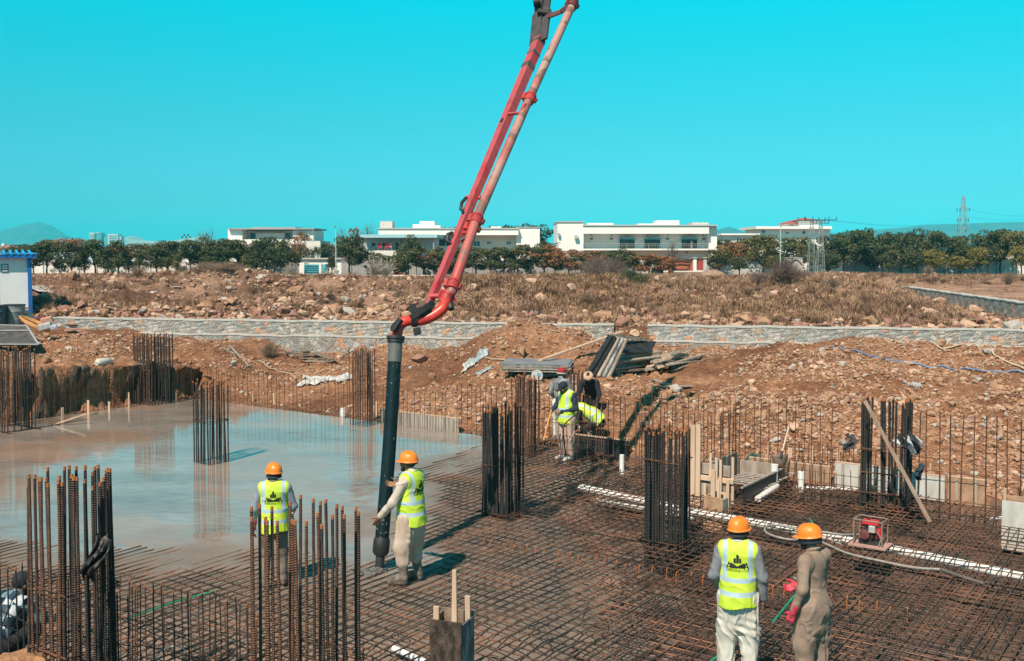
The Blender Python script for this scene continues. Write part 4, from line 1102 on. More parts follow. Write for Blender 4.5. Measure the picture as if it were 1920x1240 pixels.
pipe([GV(1502, 914, -.1), GV(1502, 914, .28)], .055, 'white pipe stub right of the one under the shovel', cols=(.88,))
pipe([G(1492, 914, -.05), G(1610, 918, -.05)], .035, 'thin white pipe lying right of the two pipe stubs')
pipe([GV(643, 782, -.1), GV(643, 782, .24)], .07, 'white pipe stub at the far edge of the wet concrete', cols=(.55,))
pipe([G(738, 1216, -.04), G(802, 1244, -.04)], .035, 'white corrugated pipe piece lying at the bottom left of the charred box')
pipe([G(1858, 974, -.05), G(1890, 970, -.05)], .03, 'small white pipe end beside the right timber box')
GREEN = M('green_sleeve', (.01, .22, .12), (.02, .34, .19), scale=5, rough=.5)
pipe([G(1450, 1166, .03), G(1497, 1108, .03)], .014, 'green sleeve on a bar between the two men at right', mat=GREEN, name='plastic_sleeve', n=8, cat='sleeve')
pipe([G(1330, 1243, .03), G(1365, 1216, .03)], .014, 'green sleeve on a bar at the lower left of the vest worker', mat=GREEN, name='plastic_sleeve', n=8, cat='sleeve')
pipe([G(1518, 972, .03), G(1525, 985, .03)], .014, 'short green sleeve behind the brown shirted man', mat=GREEN, name='plastic_sleeve', n=8, cat='sleeve')
pipe([G(240, 1160, .03), G(330, 1128, .03), G(405, 1108, .03)], .012, 'long green sleeve on the mat between the foreground cages', mat=GREEN, name='plastic_sleeve', n=8, cat='sleeve')
# prop pole
a, b_ = A(1622, 752, 12.75), G(1744, 979, .02)
o = MB().bar(a, b_, .055, .04).build('prop_pole', M('pole_wood', (.28, .18, .13), (.44, .30, .23), scale=6, rough=.8, stretch=(1, 1, .2))); tag(o, 'long wooden pole leaning on the widely spaced column cage', 'pole')
# shovel stuck by the pipe stub
root = empty('shovel', (0, 0, 0)); p0, p1 = A(1463, 868, 14.3), A(1479, 800, 14.5)
MB().tube([A(1466, 850, 14.3), p1], [.02, .017], 10).build('handle', M('pale_handle', (.52, .38, .26), (.62, .48, .36), scale=6), root, smooth=True)
b = MB(); pts = []
X_, Z_ = (A(1480, 855, 14.3) - A(1446, 855, 14.3)).normalized(), Vector((0, 0, 1))
cc = A(1463, 861, 14.28)
grid = []
for i in range(7):
    x = -1 + 2 * i / 6
    for j in range(5):
        t = j / 4; wv = .165 * (1 - .45 * t ** 2.2) if True else 0
        grid.append(cc + X_ * (x * wv) + Z_ * (.09 - .22 * t - (.03 * (1 - x * x) if j == 4 else 0)) + Vector((0, .05 * (x * x) - .02 * t, 0)))
b.add(grid, [(i * 5 + j, i * 5 + j + 1, (i + 1) * 5 + j + 1, (i + 1) * 5 + j) for i in range(6) for j in range(4)])
o = b.build('blade', M('shovel_steel', (.11, .075, .055), (.20, .14, .11), scale=6, rough=.6), root, smooth=True); s = o.modifiers.new('solid', 'SOLIDIFY'); s.thickness = .006
MB().tube([cc + Vector((0, -.015, .03)), A(1467, 846, 14.3)], .026, 10).build('socket', BLK, root, smooth=True)
tag(root, 'upright shovel with a pale handle standing before the dirt bank', 'shovel')
# engine of the vibrator in its frame
pe = G(1632, 1022, .03); er = empty('vibrator_engine', pe, UANG)
FR = M('frame_dull', (.20, .13, .11), (.32, .22, .18), scale=8, rough=.6); ERED = M('engine_red', (.62, .03, .04), (.45, .03, .03), scale=8, rough=.4)
MB().box((0, 0, .012), (.56, .40, .024)).build('base_plate', M('base_pink', (.40, .22, .18), (.50, .32, .27), scale=8, rough=.7), er)
fx_, fy_, fh = .21, .15, .40
for sx in (-1, 1):
    m = MB(); m.tube([(sx * fx_, -fy_, .02), (sx * fx_, -fy_, fh), (sx * fx_, fy_, fh), (sx * fx_, fy_, .02)], .012, 8); m.build('frame_hoop', FR, er, smooth=True)
for sy in (-1, 1):
    MB().tube([(-fx_, sy * fy_, fh), (fx_, sy * fy_, fh)], .011, 8).build('frame_rail', FR, er, smooth=True)
MB().box((0, 0, .055), (.30, .2, .05)).build('skid', BLK, er)
MB().lathe([(0.04, -.09), (.10, -.08), (.115, 0), (.10, .07), (.04, .08)], 16, c=(-.03, -.02, .17), R=Matrix.Rotation(math.pi / 2, 3, 'X')).build('crankcase', M('engine_black', (.02, .016, .015), (.06, .035, .03), scale=12, rough=.4), er, smooth=True)
MB().lathe([(0.02, -.02), (.07, -.015), (.075, .02), (.03, .03)], 16, c=(-.05, -.14, .19), R=Matrix.Rotation(math.pi / 2, 3, 'X')).build('recoil_starter', M('starter_maroon', (.14, .04, .04), (.22, .08, .07), rough=.4), er, smooth=True)
for k in range(6): MB().box((.0, .0, .25 + k * .013), (.13, .13, .006)).build('cooling_fin', BLK, er) if k < 3 else None
o = MB().box((.0, .0, .345), (.26, .17, .09), taper=.86).build('fuel_tank', ERED, er); bv = o.modifiers.new('bevel', 'BEVEL'); bv.width = .02; bv.segments = 3
MB().lathe([(.025, 0), (.028, .02), (.02, .028)], 12, c=(-.03, 0, .39)).build('fuel_cap', BLK, er, smooth=True)
o = MB().box((.05, -.10, .27), (.10, .07, .11)).build('muffler', M('muffler_grey', (.38, .36, .33), (.5, .47, .44), scale=9, rough=.5), er); o.modifiers.new('bevel', 'BEVEL').width = .012
o = MB().box((.14, -.02, .20), (.07, .12, .16)).build('air_filter', ERED, er); o.modifiers.new('bevel', 'BEVEL').width = .015
MB().tube([(-.16, .02, .16), (-.10, .02, .17)], .03, 10).build('hose_coupler', PALE, er, smooth=True)
MB().tube([(.13, -.14, .26), (.20, -.15, .16), (.16, -.14, .04)], .012, 8).build('fuel_line', FR, er, smooth=True)
tag(er, 'small red petrol engine in a tube frame on a pink plate over the white pipe', 'vibrator engine')
def spline(P, k=8):
    out = []
    for i in range(len(P) - 1):
        p0 = P[max(i - 1, 0)]; p1 = P[i]; p2 = P[i + 1]; p3 = P[min(i + 2, len(P) - 1)]
        for j in range(k):
            t = j / k; out.append(0.5 * ((2 * p1) + (p2 - p0) * t + (2 * p0 - 5 * p1 + 4 * p2 - p3) * t * t + (3 * p1 - p0 - 3 * p2 + p3) * t ** 3))
    return out + [P[-1]]
HG = M('hose_grey', (.22, .20, .18), (.34, .31, .28), scale=10, rough=.7)
hr = empty('vibrator_hose', pe)
P = [Vector(pe) + Matrix.Rotation(UANG, 3, 'Z') @ Vector((-.17, .02, .13))] + [G(x, y, .035) for x, y in ((1580, 1003), (1545, 998), (1500, 993), (1460, 985), (1436, 988), (1440, 1001), (1480, 1012), (1520, 1010), (1548, 1020), (1590, 1038), (1650, 1052), (1710, 1064), (1762, 1068))]
MB().tube([p - pe for p in spline(P)], .019, 10).build('flexible_shaft', HG, hr, smooth=True)
MB().tube([p - pe for p in spline([G(1765, 1068, .035), G(1790, 1077, .03), G(1845, 1095, .02)], 4)], .024, 12).build('vibrator_head', M('head_steel', (.10, .085, .075), (.16, .13, .12), rough=.5), hr, smooth=True)
tag(hr, 'grey looping hose of the concrete vibrator lying over the mat', 'vibrator hose')
# white cable loop at the bottom left
tag(MB().tube(spline([G(285, 1250, .03), G(300, 1225, .2), G(325, 1212, .28), G(345, 1218, .2), G(352, 1236, .03)]), .006, 6).build('cable_loop', PVC, None, smooth=True), 'thin white cable arching over bars at the bottom left', 'cable')
# ------------------------------------------------------------------ cloths
def cloth(name, px, py, Y, w, h, label, mat, seed=0, thick=.012, drape=1.0, folds=3.0, rzv=0.0, cat='cloth'):
    c = A(px, py, Y); n_ = 22; vs = []
    for i in range(n_ + 1):
        for j in range(n_ + 1):
            s, t = i / n_ - .5, j / n_ - .5
            x = s * w * (1 - .35 * drape * (t + .5)); z = -t * h
            y = .05 * math.sin(s * folds * 6.28 + seed + t * 2) * (.4 + t + .5) + .03 * math.sin(s * 17 + t * 9 + seed) - .10 * drape * math.cos(t * 3)
            x += .05 * math.sin(t * 5 + seed) ; z += .04 * math.sin(s * 9 + seed * 2) * (1 + t)
            vs.append((x, y, z))
    fs = [(i * (n_ + 1) + j, (i + 1) * (n_ + 1) + j, (i + 1) * (n_ + 1) + j + 1, i * (n_ + 1) + j + 1) for i in range(n_) for j in range(n_)]
    o = MB().add(vs, fs).build(name, mat, None, smooth=True); o.location = c; o.rotation_euler = (0, rzv, 0)
    s_ = o.modifiers.new('solid', 'SOLIDIFY'); s_.thickness = thick
    return tag(o, label, cat)
def stripes(name, cA, cB, sc, direction='X'):
    m = bpy.data.materials.new(name); m.use_nodes = True; n, l = m.node_tree.nodes, m.node_tree.links
    t = n.new('ShaderNodeTexCoord'); w = n.new('ShaderNodeTexWave'); w.bands_direction = direction; w.inputs['Scale'].default_value = sc; w.inputs['Distortion'].default_value = 2.5; w.inputs['Detail Scale'].default_value = .6
    l.new(t.outputs['Object'], w.inputs['Vector']); r = n.new('ShaderNodeValToRGB'); r.color_ramp.interpolation = 'CONSTANT'
    r.color_ramp.elements[0].color = (*cA, 1); r.color_ramp.elements[1].position = .5; r.color_ramp.elements[1].color = (*cB, 1); l.new(w.outputs['Fac'], r.inputs[0])
    l.new(r.outputs[0], n['Principled BSDF'].inputs['Base Color']); n['Principled BSDF'].inputs['Roughness'].default_value = .85; return m
cloth('hanging_jacket', 1703, 832, 12.85, .34, .40, 'grey and black striped jacket hung on the right column cage', stripes('jacket_stripes', (.48, .50, .52), (.02, .025, .03), 1.6), 1, rzv=-.5, cat='jacket')
cloth('hanging_jacket', 1722, 882, 12.7, .10, .22, 'dark blue rag on the foot of the right column cage', M('rag_teal', (.01, .03, .05), (.03, .05, .07)), 4, cat='rag')
cloth('hanging_rag', 1592, 828, 14.6, .14, .28, 'dark rag hung on a starter bar left of the widely spaced cage', M('rag_dark', (.03, .02, .04), (.05, .06, .06)), 2, rzv=.2, cat='rag')
cloth('hanging_rag', 1412, 862, 15.6, .25, .24, 'green net bundle on the bars behind the grille', M('net_green', (.01, .06, .05), (.02, .16, .12), scale=30), 5, cat='net')
cloth('tool_bag', 183, 1045, 6.9, .14, .42, 'black strap and bag hanging on the left foreground cage', BLK, 3, rzv=.2, cat='bag')

# ------------------------------------------------------------------ things on the banks
def on(px, py, dz=0.0):
    p = GT(px, py); p.z += dz; return p
# sheet pile
p = on(1008, 694); root = empty('sheet_stack', p, -.16)
for k in range(7):
    x0 = random.uniform(-.06, .06); MB().box((x0, random.uniform(-.05, .05), .03 + k * .034), (2.0, 1.5, .028), rz=random.uniform(-.03, .03)).build('sheet', [WOOD_G, PLY_GR][k % 2] if k < 6 else M('sheet_blue_grey', (.16, .17, .19), (.26, .27, .29), scale=3, rough=.5), root)
tag(root, 'flat stack of grey form sheets on the bank above the workers', 'sheet stack')
p = on(1055, 706); root = empty('sheet_stack', p, -.12)
for k in range(3): MB().box((0, 0, .02 + k * .035), (2.3, .55, .03), rz=random.uniform(-.04, .04)).build('sheet', [PLY_DK, WOOD_G][k % 2], root)
tag(root, 'low pile of black edged sheets in front of the grey sheet stack', 'sheet stack')
tag(MB().bar(on(1012, 694, .27), A(1168, 622, 24.0), .12, .05).build('long_plank', WOOD), 'long pale plank slanting up from the sheet stack to the leaning panels', 'plank')
# leaning black panels
def quad_panel(c4, th, mat, nm, root, off):
    m = MB(); nrm = (c4[1] - c4[0]).cross(c4[3] - c4[0]).normalized()
    vs = [c - off for c in c4] + [c - off + nrm * th for c in c4]
    m.add(vs, [(3, 2, 1, 0), (4, 5, 6, 7), (0, 1, 5, 4), (1, 2, 6, 5), (2, 3, 7, 6), (3, 0, 4, 7)]); return m.build(nm, mat, root)
base = on(1110, 708); root = empty('leaning_panels', base)
Yb = base.y / YS
for k in range(5):
    dx = k * 9.5
    mt = [PLY_DK, PLY_DK, WOOD_G, PLY_GR, WOOD_G][k]
    quad_panel([A(1100 + dx, 702 + k * 1.2, Yb), A(1106 + dx, 705 + k * 1.2, Yb - .1), A(1150 + dx * .72, 632 + k * 1.5, Yb + .35), A(1142 + dx * .72, 629 + k * 1.5, Yb + .5)], .05, mt, 'panel', root, base)
quad_panel([A(1160, 663, Yb + .5), A(1218, 664, Yb + 1.0), A(1230, 643, Yb + 1.5), A(1168, 640, Yb + 1.0)], .05, PLY_DK, 'panel', root, base)
MB().bar(A(1143, 629, Yb + .45) - base, A(1212, 637, Yb + 1.3) - base, .06, .1).build('top_batten', WOOD_G, root)
tag(root, 'tilted black faced form panels propped on the timber heap', 'form panels')
# timber heap
base = on(1190, 702); 
for i in range(46):
    t = i / 46
    if i < 26:
        x0 = 1136 + random.uniform(0, 20); y0 = 668 + random.uniform(0, 32); L = random.uniform(55, 110); a = A(x0, y0, Yb + random.uniform(.2, .9)); b2 = A(x0 + L, y0 - random.uniform(2, 14) + random.uniform(-4, 8), Yb + 1.0 + random.uniform(.1, .8))
    else:
        x0 = 1200 + random.uniform(0, 60); y0 = 678 + random.uniform(-8, 20); a = A(x0, y0, Yb + .5 + random.uniform(0, .6)); b2 = A(x0 + random.uniform(40, 85), y0 - random.uniform(6, 22), Yb + 1.6 + random.uniform(0, .6))
    for e in (a, b2):
        e.z = max(e.z, gz(e.x, e.y) + .04)
    c_ = (a + b2) / 2; off = c_.copy()
    o = MB().bar(a - off, b2 - off, random.uniform(.07, .13), random.uniform(.035, .07), roll=random.uniform(0, 1.5)).build('timber_length', [WOOD_G, WOOD_O, WOOD_G, WOOD][i % 4]); o.location = off
    tag(o, ('grey squared timber length stacked at the left end of the heap behind the leaning panels' if i < 26 else 'loose timber length sticking out at the right end of the heap'), 'timber', 'stacked timber' if i < 26 else 'timber heap right end')
for i, (xa, ya, xb, yb, lb) in enumerate([(1226, 716, 1252, 724, 'short bleached board lying across two others on the bank'), (1218, 729, 1258, 728, 'bleached board at the left of the crossed boards'), (1254, 728, 1297, 727, 'bleached board at the right of the crossed boards')]):
    a = on(xa, ya, .04); b2 = on(xb, yb, .04); tag(MB().bar(a, b2, .14, .035).build('bleached_board', WOOD_G), lb, 'board')
for i, (xa, ya, xb, yb) in enumerate([(528, 664, 575, 662), (535, 668, 590, 668), (545, 672, 600, 672), (560, 678, 612, 680), (575, 684, 618, 686), (590, 670, 625, 682)]):
    a = on(xa, ya, .05 + .02 * i); b2 = on(xb, yb, .05 + .02 * i); o = MB().bar(a, b2, .25, .03).build('scattered_board', [WOOD_G, WOOD_O][i % 2]); tag(o, ['topmost weathered board of the loose pile left of the thin brown cage', 'long dark board just below the topmost one of the loose pile', 'third board down in the loose pile on the left bank', 'fourth board down in the loose pile on the left bank', 'lowest dark board at the foot of the loose pile', 'board lying askew across the right end of the loose pile'][i], 'board', 'loose boards on the left bank')
for i, (xa, ya, xb, yb, lb) in enumerate([(416, 655, 450, 672, 'thin grey batten lying on the left bank'), (430, 652, 466, 690, 'long dark batten sliding down the left bank'), (640, 672, 664, 660, 'pale stick leaning behind the thin brown cage')]):
    a = on(xa, ya, .06); b2 = on(xb, yb, .06); tag(MB().bar(a, b2, .06, .04).build('batten', WOOD_G), lb, 'batten')
# pieces of cloth, plastic and litter
def rag(px, py, w, h, label, mat, seed, cat='litter', lift=.05):
    p = on(px, py); n_ = 14; vs = []
    for i in range(n_ + 1):
        for j in range(n_ + 1):
            s, t = i / n_ - .5, j / n_ - .5
            ra = 1 + .25 * math.sin(6.28 * 3 * math.atan2(t, s) / 6.28 + seed)
            X = p.x + s * w * ra; Y = p.y + t * h * ra
            vs.append((X, Y, lift + .06 * abs(math.sin(s * 11 + seed)) * abs(math.cos(t * 9 + seed * 2)) + .03 * math.sin(i * j)))
    g = ground_h(np.array([v[0] for v in vs]), np.array([v[1] for v in vs]))
    vs = [(v[0] - p.x, v[1] - p.y, v[2] + float(g[k]) - p.z) for k, v in enumerate(vs)]
    fs = [(i * (n_ + 1) + j, (i + 1) * (n_ + 1) + j, (i + 1) * (n_ + 1) + j + 1, i * (n_ + 1) + j + 1) for i in range(n_) for j in range(n_)]
    o = MB().add(vs, fs).build('crumpled_sheet', mat, None, smooth=False); o.location = p; o.modifiers.new('solid', 'SOLIDIFY').thickness = .01
    return tag(o, label, cat)
WHT = M('white_plastic', (.34, .33, .32), (.54, .53, .51), scale=6, rough=.5); BLU = M('blue_grey_plastic', (.14, .22, .27), (.45, .50, .52), scale=6, rough=.5)
rag(610, 714, 1.3, .9, 'crumpled white plastic sheet on the bank behind the far starter bars', WHT, 1); rag(585, 720, .8, .5, 'smaller white plastic scrap left of the crumpled white sheet', WHT, 5)
rag(878, 688, .35, .3, 'white litter scrap on the mound right of the hose', WHT, 2); rag(903, 670, .35, .3, 'blue grey plastic bag on the mound', BLU, 3); rag(883, 683, .3, .2, 'pale blue rag below the plastic bag on the mound', BLU, 9)
rag(908, 700, .5, .12, 'flat pale blue strip below the mound', BLU, 6); rag(1718, 728, .25, .15, 'torn white wrapper above the right column cage', WHT, 7)
rag(85, 552, 1.3, .8, 'heap of grey white debris in the field right of the blue cabin', WHT, 8, lift=.15); rag(80, 545, .8, .6, 'upper pale scrap on the debris right of the cabin', WOOD_G, 4, lift=.2)
p = on(194, 690); root = empty('cement_bag', p, 1.2); 
MB().tube([(-.28, 0, .09), (-.2, 0, .11), (.2, 0, .11), (.32, 0, .08)], [.07, .12, .11, .06], 12).build('rolled_bag', M('bag_cloth', (.50, .46, .40), (.62, .58, .52), scale=8, rough=.8, bump=.5), root, smooth=True)
MB().box((-.02, .22, .03), (.4, .22, .03), rz=.3).build('torn_flap', WHT, root); tag(root, 'rolled pale cement bag lying on the left bank', 'bag')
root = empty('round_sign', on(1007, 712)); rot = Matrix.Rotation(math.radians(80), 3, 'X')
MB().lathe([(.16, -.012), (.17, 0), (.16, .012)], 24, c=(0, 0, .10), R=rot).build('disc', WHT, root); MB().lathe([(.06, .013), (.06, .016)], 20, c=(.05, 0, .12), R=rot).build('blue_patch', M('patch_blue', (.08, .35, .5)), root)
tag(root, 'round white lid with a blue patch standing behind a brown cage', 'lid')
# blue rope and pale hoses over the right mound
def draped(pix, r, label, mat, name, cat, lift=.055):
    P = [on(x, y) for x, y in pix]; P = spline(P, 8)
    for q in P: q.z = gz(q.x, q.y) + lift
    return tag(MB().tube(P, r, 8).build(name, mat, None, smooth=True), label, cat)
draped([(1545, 654), (1580, 657), (1620, 667), (1655, 676), (1693, 684), (1730, 690), (1780, 695), (1840, 700), (1925, 706)], .022, 'blue hose running down across the right dirt mound', M('hose_blue', (.10, .17, .32), (.22, .30, .44), scale=6, rough=.5), 'blue_hose', 'hose')
draped([(1632, 630), (1660, 640), (1700, 643), (1760, 655), (1830, 650), (1870, 672), (1925, 700)], .022, 'thin beige hose over the crest of the right dirt mound', M('hose_beige', (.50, .38, .28), (.60, .47, .36)), 'beige_hose', 'hose')
draped([(452, 668), (500, 690), (560, 702)], .016, 'thin pale cord curving down the left bank', M('cord_pale', (.50, .40, .30)), 'cord', 'cord')
draped([(910, 676), (940, 680), (985, 683)], .02, 'short pale cord running from the plastic bag to the sheets', M('cord_pale'  , (.50, .40, .30)), 'cord', 'cord')

# ------------------------------------------------------------------ cabin and its clutter at the left
CABW = M('cabin_white', (.66, .67, .68), (.72, .73, .74), scale=1.2, rough=.5); CABB = M('cabin_blue', (.015, .10, .34), (.02, .14, .42), rough=.45)
cx, cyy = A(57, 530, 31).x, 31.0 * YS
gzz = A(57, 583, 31).z
root = empty('site_cabin', (cx, cyy, gzz - .15), math.radians(27))
W_, D_, Hc = 6.0, 2.6, A(57, 484, 31).z - gzz + .15
MB().box((-W_ / 2 - .02, D_ / 2, Hc / 2), (W_, D_, Hc)).build('wall_panel', CABW, root)
for x in (-1.18, -2.36, -3.54): MB().box((x, -.004, Hc / 2), (.025, .02, Hc - .1)).build('panel_joint', M('joint_grey', (.38, .39, .40)), root)
MB().box((-.02, -.02, Hc / 2), (.16, .16, Hc)).build('corner_post', CABB, root)
MB().box((-.02, D_ - .02, Hc / 2), (.14, .14, Hc)).build('corner_post', CABB, root)
MB().box((-W_ / 2, D_ / 2, Hc + .07), (W_ + .5, D_ + .6, .14)).build('roof_trim', CABB, root)
m = MB()
for k in range(26): m.tube([(-W_ - .2 + k * .25, -.34, Hc + .17), (-W_ - .2 + k * .25, D_ + .3, Hc + .30)], .055, 6)
m.box((-W_ / 2, D_ / 2, Hc + .19), (W_ + .55, D_ + .66, .05)); m.build('roof_sheet', M('roof_blue', (.02, .30, .66), (.03, .38, .75), rough=.4), root)
v_ = MB(); v_.box((-.95, -.015, Hc - .42), (.26, .03, .34)); vo = v_.build('vent', M('vent_dark', (.08, .08, .09)), root)
for k in range(3): MB().box((-.95, -.036, Hc - .52 + k * .1), (.2, .012, .07)).build('louvre', CABW, vo)
MB().box((-W_ / 2, -.01, .08), (W_, .05, .16)).build('base_rail', CABB, root)
tag(root, 'white panel site cabin with blue roof and corner trim at the left edge', 'site cabin')
# drum, sheet, hose ring, boxes
def drum(px, pyb, Y, r, h, label, mat, name='steel_drum'):
    c = A(px, pyb, Y); root = empty(name, c)
    MB().lathe([(r * .82, 0), (r * .86, .02), (r * .9, h * .33), (r * .93, h * .34), (r * .93, h * .37), (r * .91, h * .38), (r * .97, h * .68), (r * .99, h * .7), (r * .97, h * .72), (r, h * .97), (r * 1.04, h), (r * .97, h), (r * .9, h * .6)], 28).build('shell', mat, root, smooth=True)
    MB().lathe([(r * 1.02, h - .03), (r * 1.06, h - .015), (r * 1.02, h)], 28).build('rim', BLK, root, smooth=True)
    return tag(root, label, 'drum')
DR = M('drum_grey', (.13, .14, .15), (.30, .30, .29), scale=3, rough=.5, stretch=(1, 1, .3))
drum(27, 613, 25.6, .36, .78, 'big grey flared tub in front of the site cabin', DR)
drum(-8, 612, 25.2, .34, .72, 'dark blue grey tub cut by the left edge of the photo', M('drum_blue', (.04, .07, .10), (.12, .15, .17), scale=3), name='steel_drum')
p = A(20, 650, 23.3); root = empty('metal_sheet', p, -.06)
quad_panel([A(-60, 649, 23.0), A(76, 649, 23.0), A(44, 614, 24.4), A(-60, 612, 24.4)], .05, M('sheet_black', (.05, .045, .045), (.14, .12, .11), scale=5, rough=.5), 'sheet_face', root, p)
for a, b2 in (((-60, 649, 22.95), (76, 649, 22.95)), ((76, 649, 22.97), (44, 614, 24.37)), ((44, 614, 24.38), (-60, 612, 24.38)), ((-60, 624, 23.9), (52, 623, 23.95))):
    MB().bar(A(*a) - p + Vector((0, 0, .06)), A(*b2) - p + Vector((0, 0, .06)), .05, .03).build('edge_strip', M('strip_grey', (.40, .41, .42)), root)
tag(root, 'black framed metal sheet sloping over the left bank above the cage', 'metal sheet')
HO = M('hose_orange', (.56, .25, .08), (.66, .34, .14), rough=.5)
c = A(66, 612, 25.2); root = empty('hose_coil', c)
for k in range(3):
    P = [Vector(((.46 + .02 * k) * math.cos(a), (.30) * math.sin(a), .05 + k * .035 + (-.30) * math.cos(a) * .75)) for a in [i * 6.2832 / 40 for i in range(41)]]
    MB().tube(P, .03, 8, cap=False).build('hose_turn', HO, root, smooth=True)
tag(root, 'coil of orange hose tipped on the bank right of the tub', 'hose coil')
for px, py, Y, s, lb, mt in ((74, 600, 25.6, (.45, .3, .22), 'dark red box behind the orange hose coil', M('box_maroon', (.16, .05, .05))), (88, 601, 25.4, (.40, .3, .22), 'salmon coloured carton beside the orange hose coil', M('box_salmon', (.60, .30, .22))),
                             (84, 612, 25.0, (.42, .3, .2), 'white sack below the salmon carton', WHT), (101, 614, 24.9, (.22, .2, .14), 'blue and white bundle right of the white sack', M('bundle_blue', (.25, .27, .42), (.6, .6, .66), scale=14)),
                             (52, 595, 25.8, (.3, .25, .22), 'pale bucket behind the orange hose coil', PALE)):
    c = A(px, py, Y); o = MB().box((0, 0, 0), s, taper=.92).build('stored_box', mt); o.location = c; o.rotation_euler = (.1, -.25, .3); bv = o.modifiers.new('bevel', 'BEVEL'); bv.width = .02; bv.segments = 2; tag(o, lb, 'box')
root = empty('pipe_rack', A(40, 585, 26.5))
for k, (a, b2) in enumerate((((2, 577, 26.5), (58, 578, 26.5)), ((30, 575, 26.4), (60, 590, 26.4)), ((36, 590, 26.5), (60, 588, 26.5)))):
    MB().tube([A(*a) - Vector(root.location), A(*b2) - Vector(root.location)], .025, 8).build('pipe_length', BLK, root, smooth=True)
tag(root, 'black pipe lengths stacked between tub and cabin', 'pipes')
for i, (px, py, s) in enumerate([(128, 608, .5), (140, 613, .6), (150, 622, .5), (133, 622, .45), (165, 628, .4)]):
    boulder(px, py, s, ['flat dark slab at the wall end right of the hose coil', 'second dark slab under the wall end', 'tilted brown slab below the dark slabs', 'black shaded rock left of the tilted brown slab', 'small flat rock right of the tilted brown slab'][i], 1, 40 + i, .25, name='rock_slab')
# soil heap in the lower left corner
v, f = ICO3; v = v * np.array([.30, .26, .16]); v = v + .05 * np.stack([vnoise(v[:, 0] * 11, v[:, 1] * 11, v[:, 2] * 11, seed=k) for k in (1, 2, 3)], -1)
o = np_mesh('soil_heap', v, f, M('heap_soil', (.25, .11, .05), (.45, .24, .12), scale=14, rough=.95, bump=1, bscale=30)); c = A(12, 600, 6.6); o.location = (c.x, c.y, A(12, 1235, 6.6).z - .12); tag(o, 'clump of orange soil in the lower left corner', 'soil heap')
# ------------------------------------------------------------------ vegetation
def foliage(name, c1, c2, c3):
    m = M(name, c1, c2, scale=1.4, rough=.75, c3=c3, ramp=(.3, .7), spec=.25, detail=10)
    return m
LF = {'dark': foliage('leaf_dark', (.022, .036, .018), (.15, .15, .062), (.060, .074, .034)), 'olive': foliage('leaf_olive', (.05, .055, .02), (.26, .19, .08), (.12, .105, .04)),
      'rust': foliage('leaf_rust', (.16, .07, .03), (.42, .20, .095), (.27, .12, .055)), 'green': foliage('leaf_green', (.028, .042, .02), (.17, .16, .065), (.078, .085, .036)),
      'yellow': foliage('leaf_yellow', (.11, .10, .02), (.30, .22, .06), (.19, .15, .04))}
BARK = M('bark', (.06, .045, .035), (.12, .09, .07), scale=8, rough=.9)
TWIG = M('dry_twig', (.17, .115, .08), (.32, .22, .155), scale=3, rough=.9)
def leaves(n, clumps, size, rg):
    """quads in clumps; clumps: list of (center, radius3)"""
    per = max(1, n // len(clumps)); V = []; 
    for c, r in clumps:
        d = rg.normal(size=(per, 3)); d /= np.linalg.norm(d, axis=1)[:, None]; rad = rg.uniform(.35, 1.05, per) ** .5
        p = np.array(c) + d * rad[:, None] * np.array(r)
        nrm = d + rg.normal(scale=.7, size=(per, 3)); nrm /= np.linalg.norm(nrm, axis=1)[:, None]
        a = np.cross(nrm, rg.normal(size=(per, 3))); a /= np.linalg.norm(a, axis=1)[:, None]; b = np.cross(nrm, a)
        s = size * rg.uniform(.6, 1.3, per)[:, None]
        V.append(np.stack([p - a * s, p - b * s * .45, p + a * s, p + b * s * .45], 1))
    V = np.concatenate(V); return V.reshape(-1, 3), np.arange(len(V) * 4).reshape(-1, 4)
TREE_CACHE = {}
def tree(kind, w, h, seed, leafmat, trunk_h=.28, n=2600):
    """unit tree built at real size; shape: round, cone, wide, shrub"""
    key = (kind, leafmat, seed)
    if key in TREE_CACHE: return TREE_CACHE[key]
    rg = np.random.default_rng(seed); clumps = []
    k = {'round': 26, 'cone': 20, 'wide': 30, 'shrub': 16}[kind]
    for i in range(k):
        t = rg.uniform(0, 1); a = rg.uniform(0, 6.28)
        if kind == 'cone': R = (1 - t) * .85 + .12
        elif kind == 'wide': R = 1.0 * math.sqrt(max(0.05, 1 - (2 * t - .8) ** 2 * .7))
        else: R = math.sqrt(max(.05, 1 - (2 * t - 1) ** 2 * .85))
        rr_ = R * rg.uniform(.3, .95) * w / 2
        z = h * (trunk_h + (1 - trunk_h) * (.08 + .84 * t))
        cr = rg.uniform(.13, .24) * min(w, h * .8)
        clumps.append(((rr_ * math.cos(a), rr_ * math.sin(a), z), (cr, cr, cr * rg.uniform(.6, .85))))
    V, Fq = leaves(n, clumps, .11 * min(w, h) / 4 + .05, rg)
    m = MB(); r0 = .035 * h * .8
    m.tube([(0, 0, -.3), (.05, .02, h * trunk_h * .6), (.02, 0, h * trunk_h), (0, .05, h * .7)], [r0, r0 * .75, r0 * .6, r0 * .2], 8)
    for c, r in clumps[:12]:
        m.tube([(0, 0, h * trunk_h * rg.uniform(.7, 1.3)), (c[0] * .5, c[1] * .5, (h * trunk_h + c[2]) / 2), c], [r0 * .4, r0 * .25, r0 * .08], 5)
    TREE_CACHE[key] = (V, Fq, m, None)
    return TREE_CACHE[key]
TREE_OBJ = {}
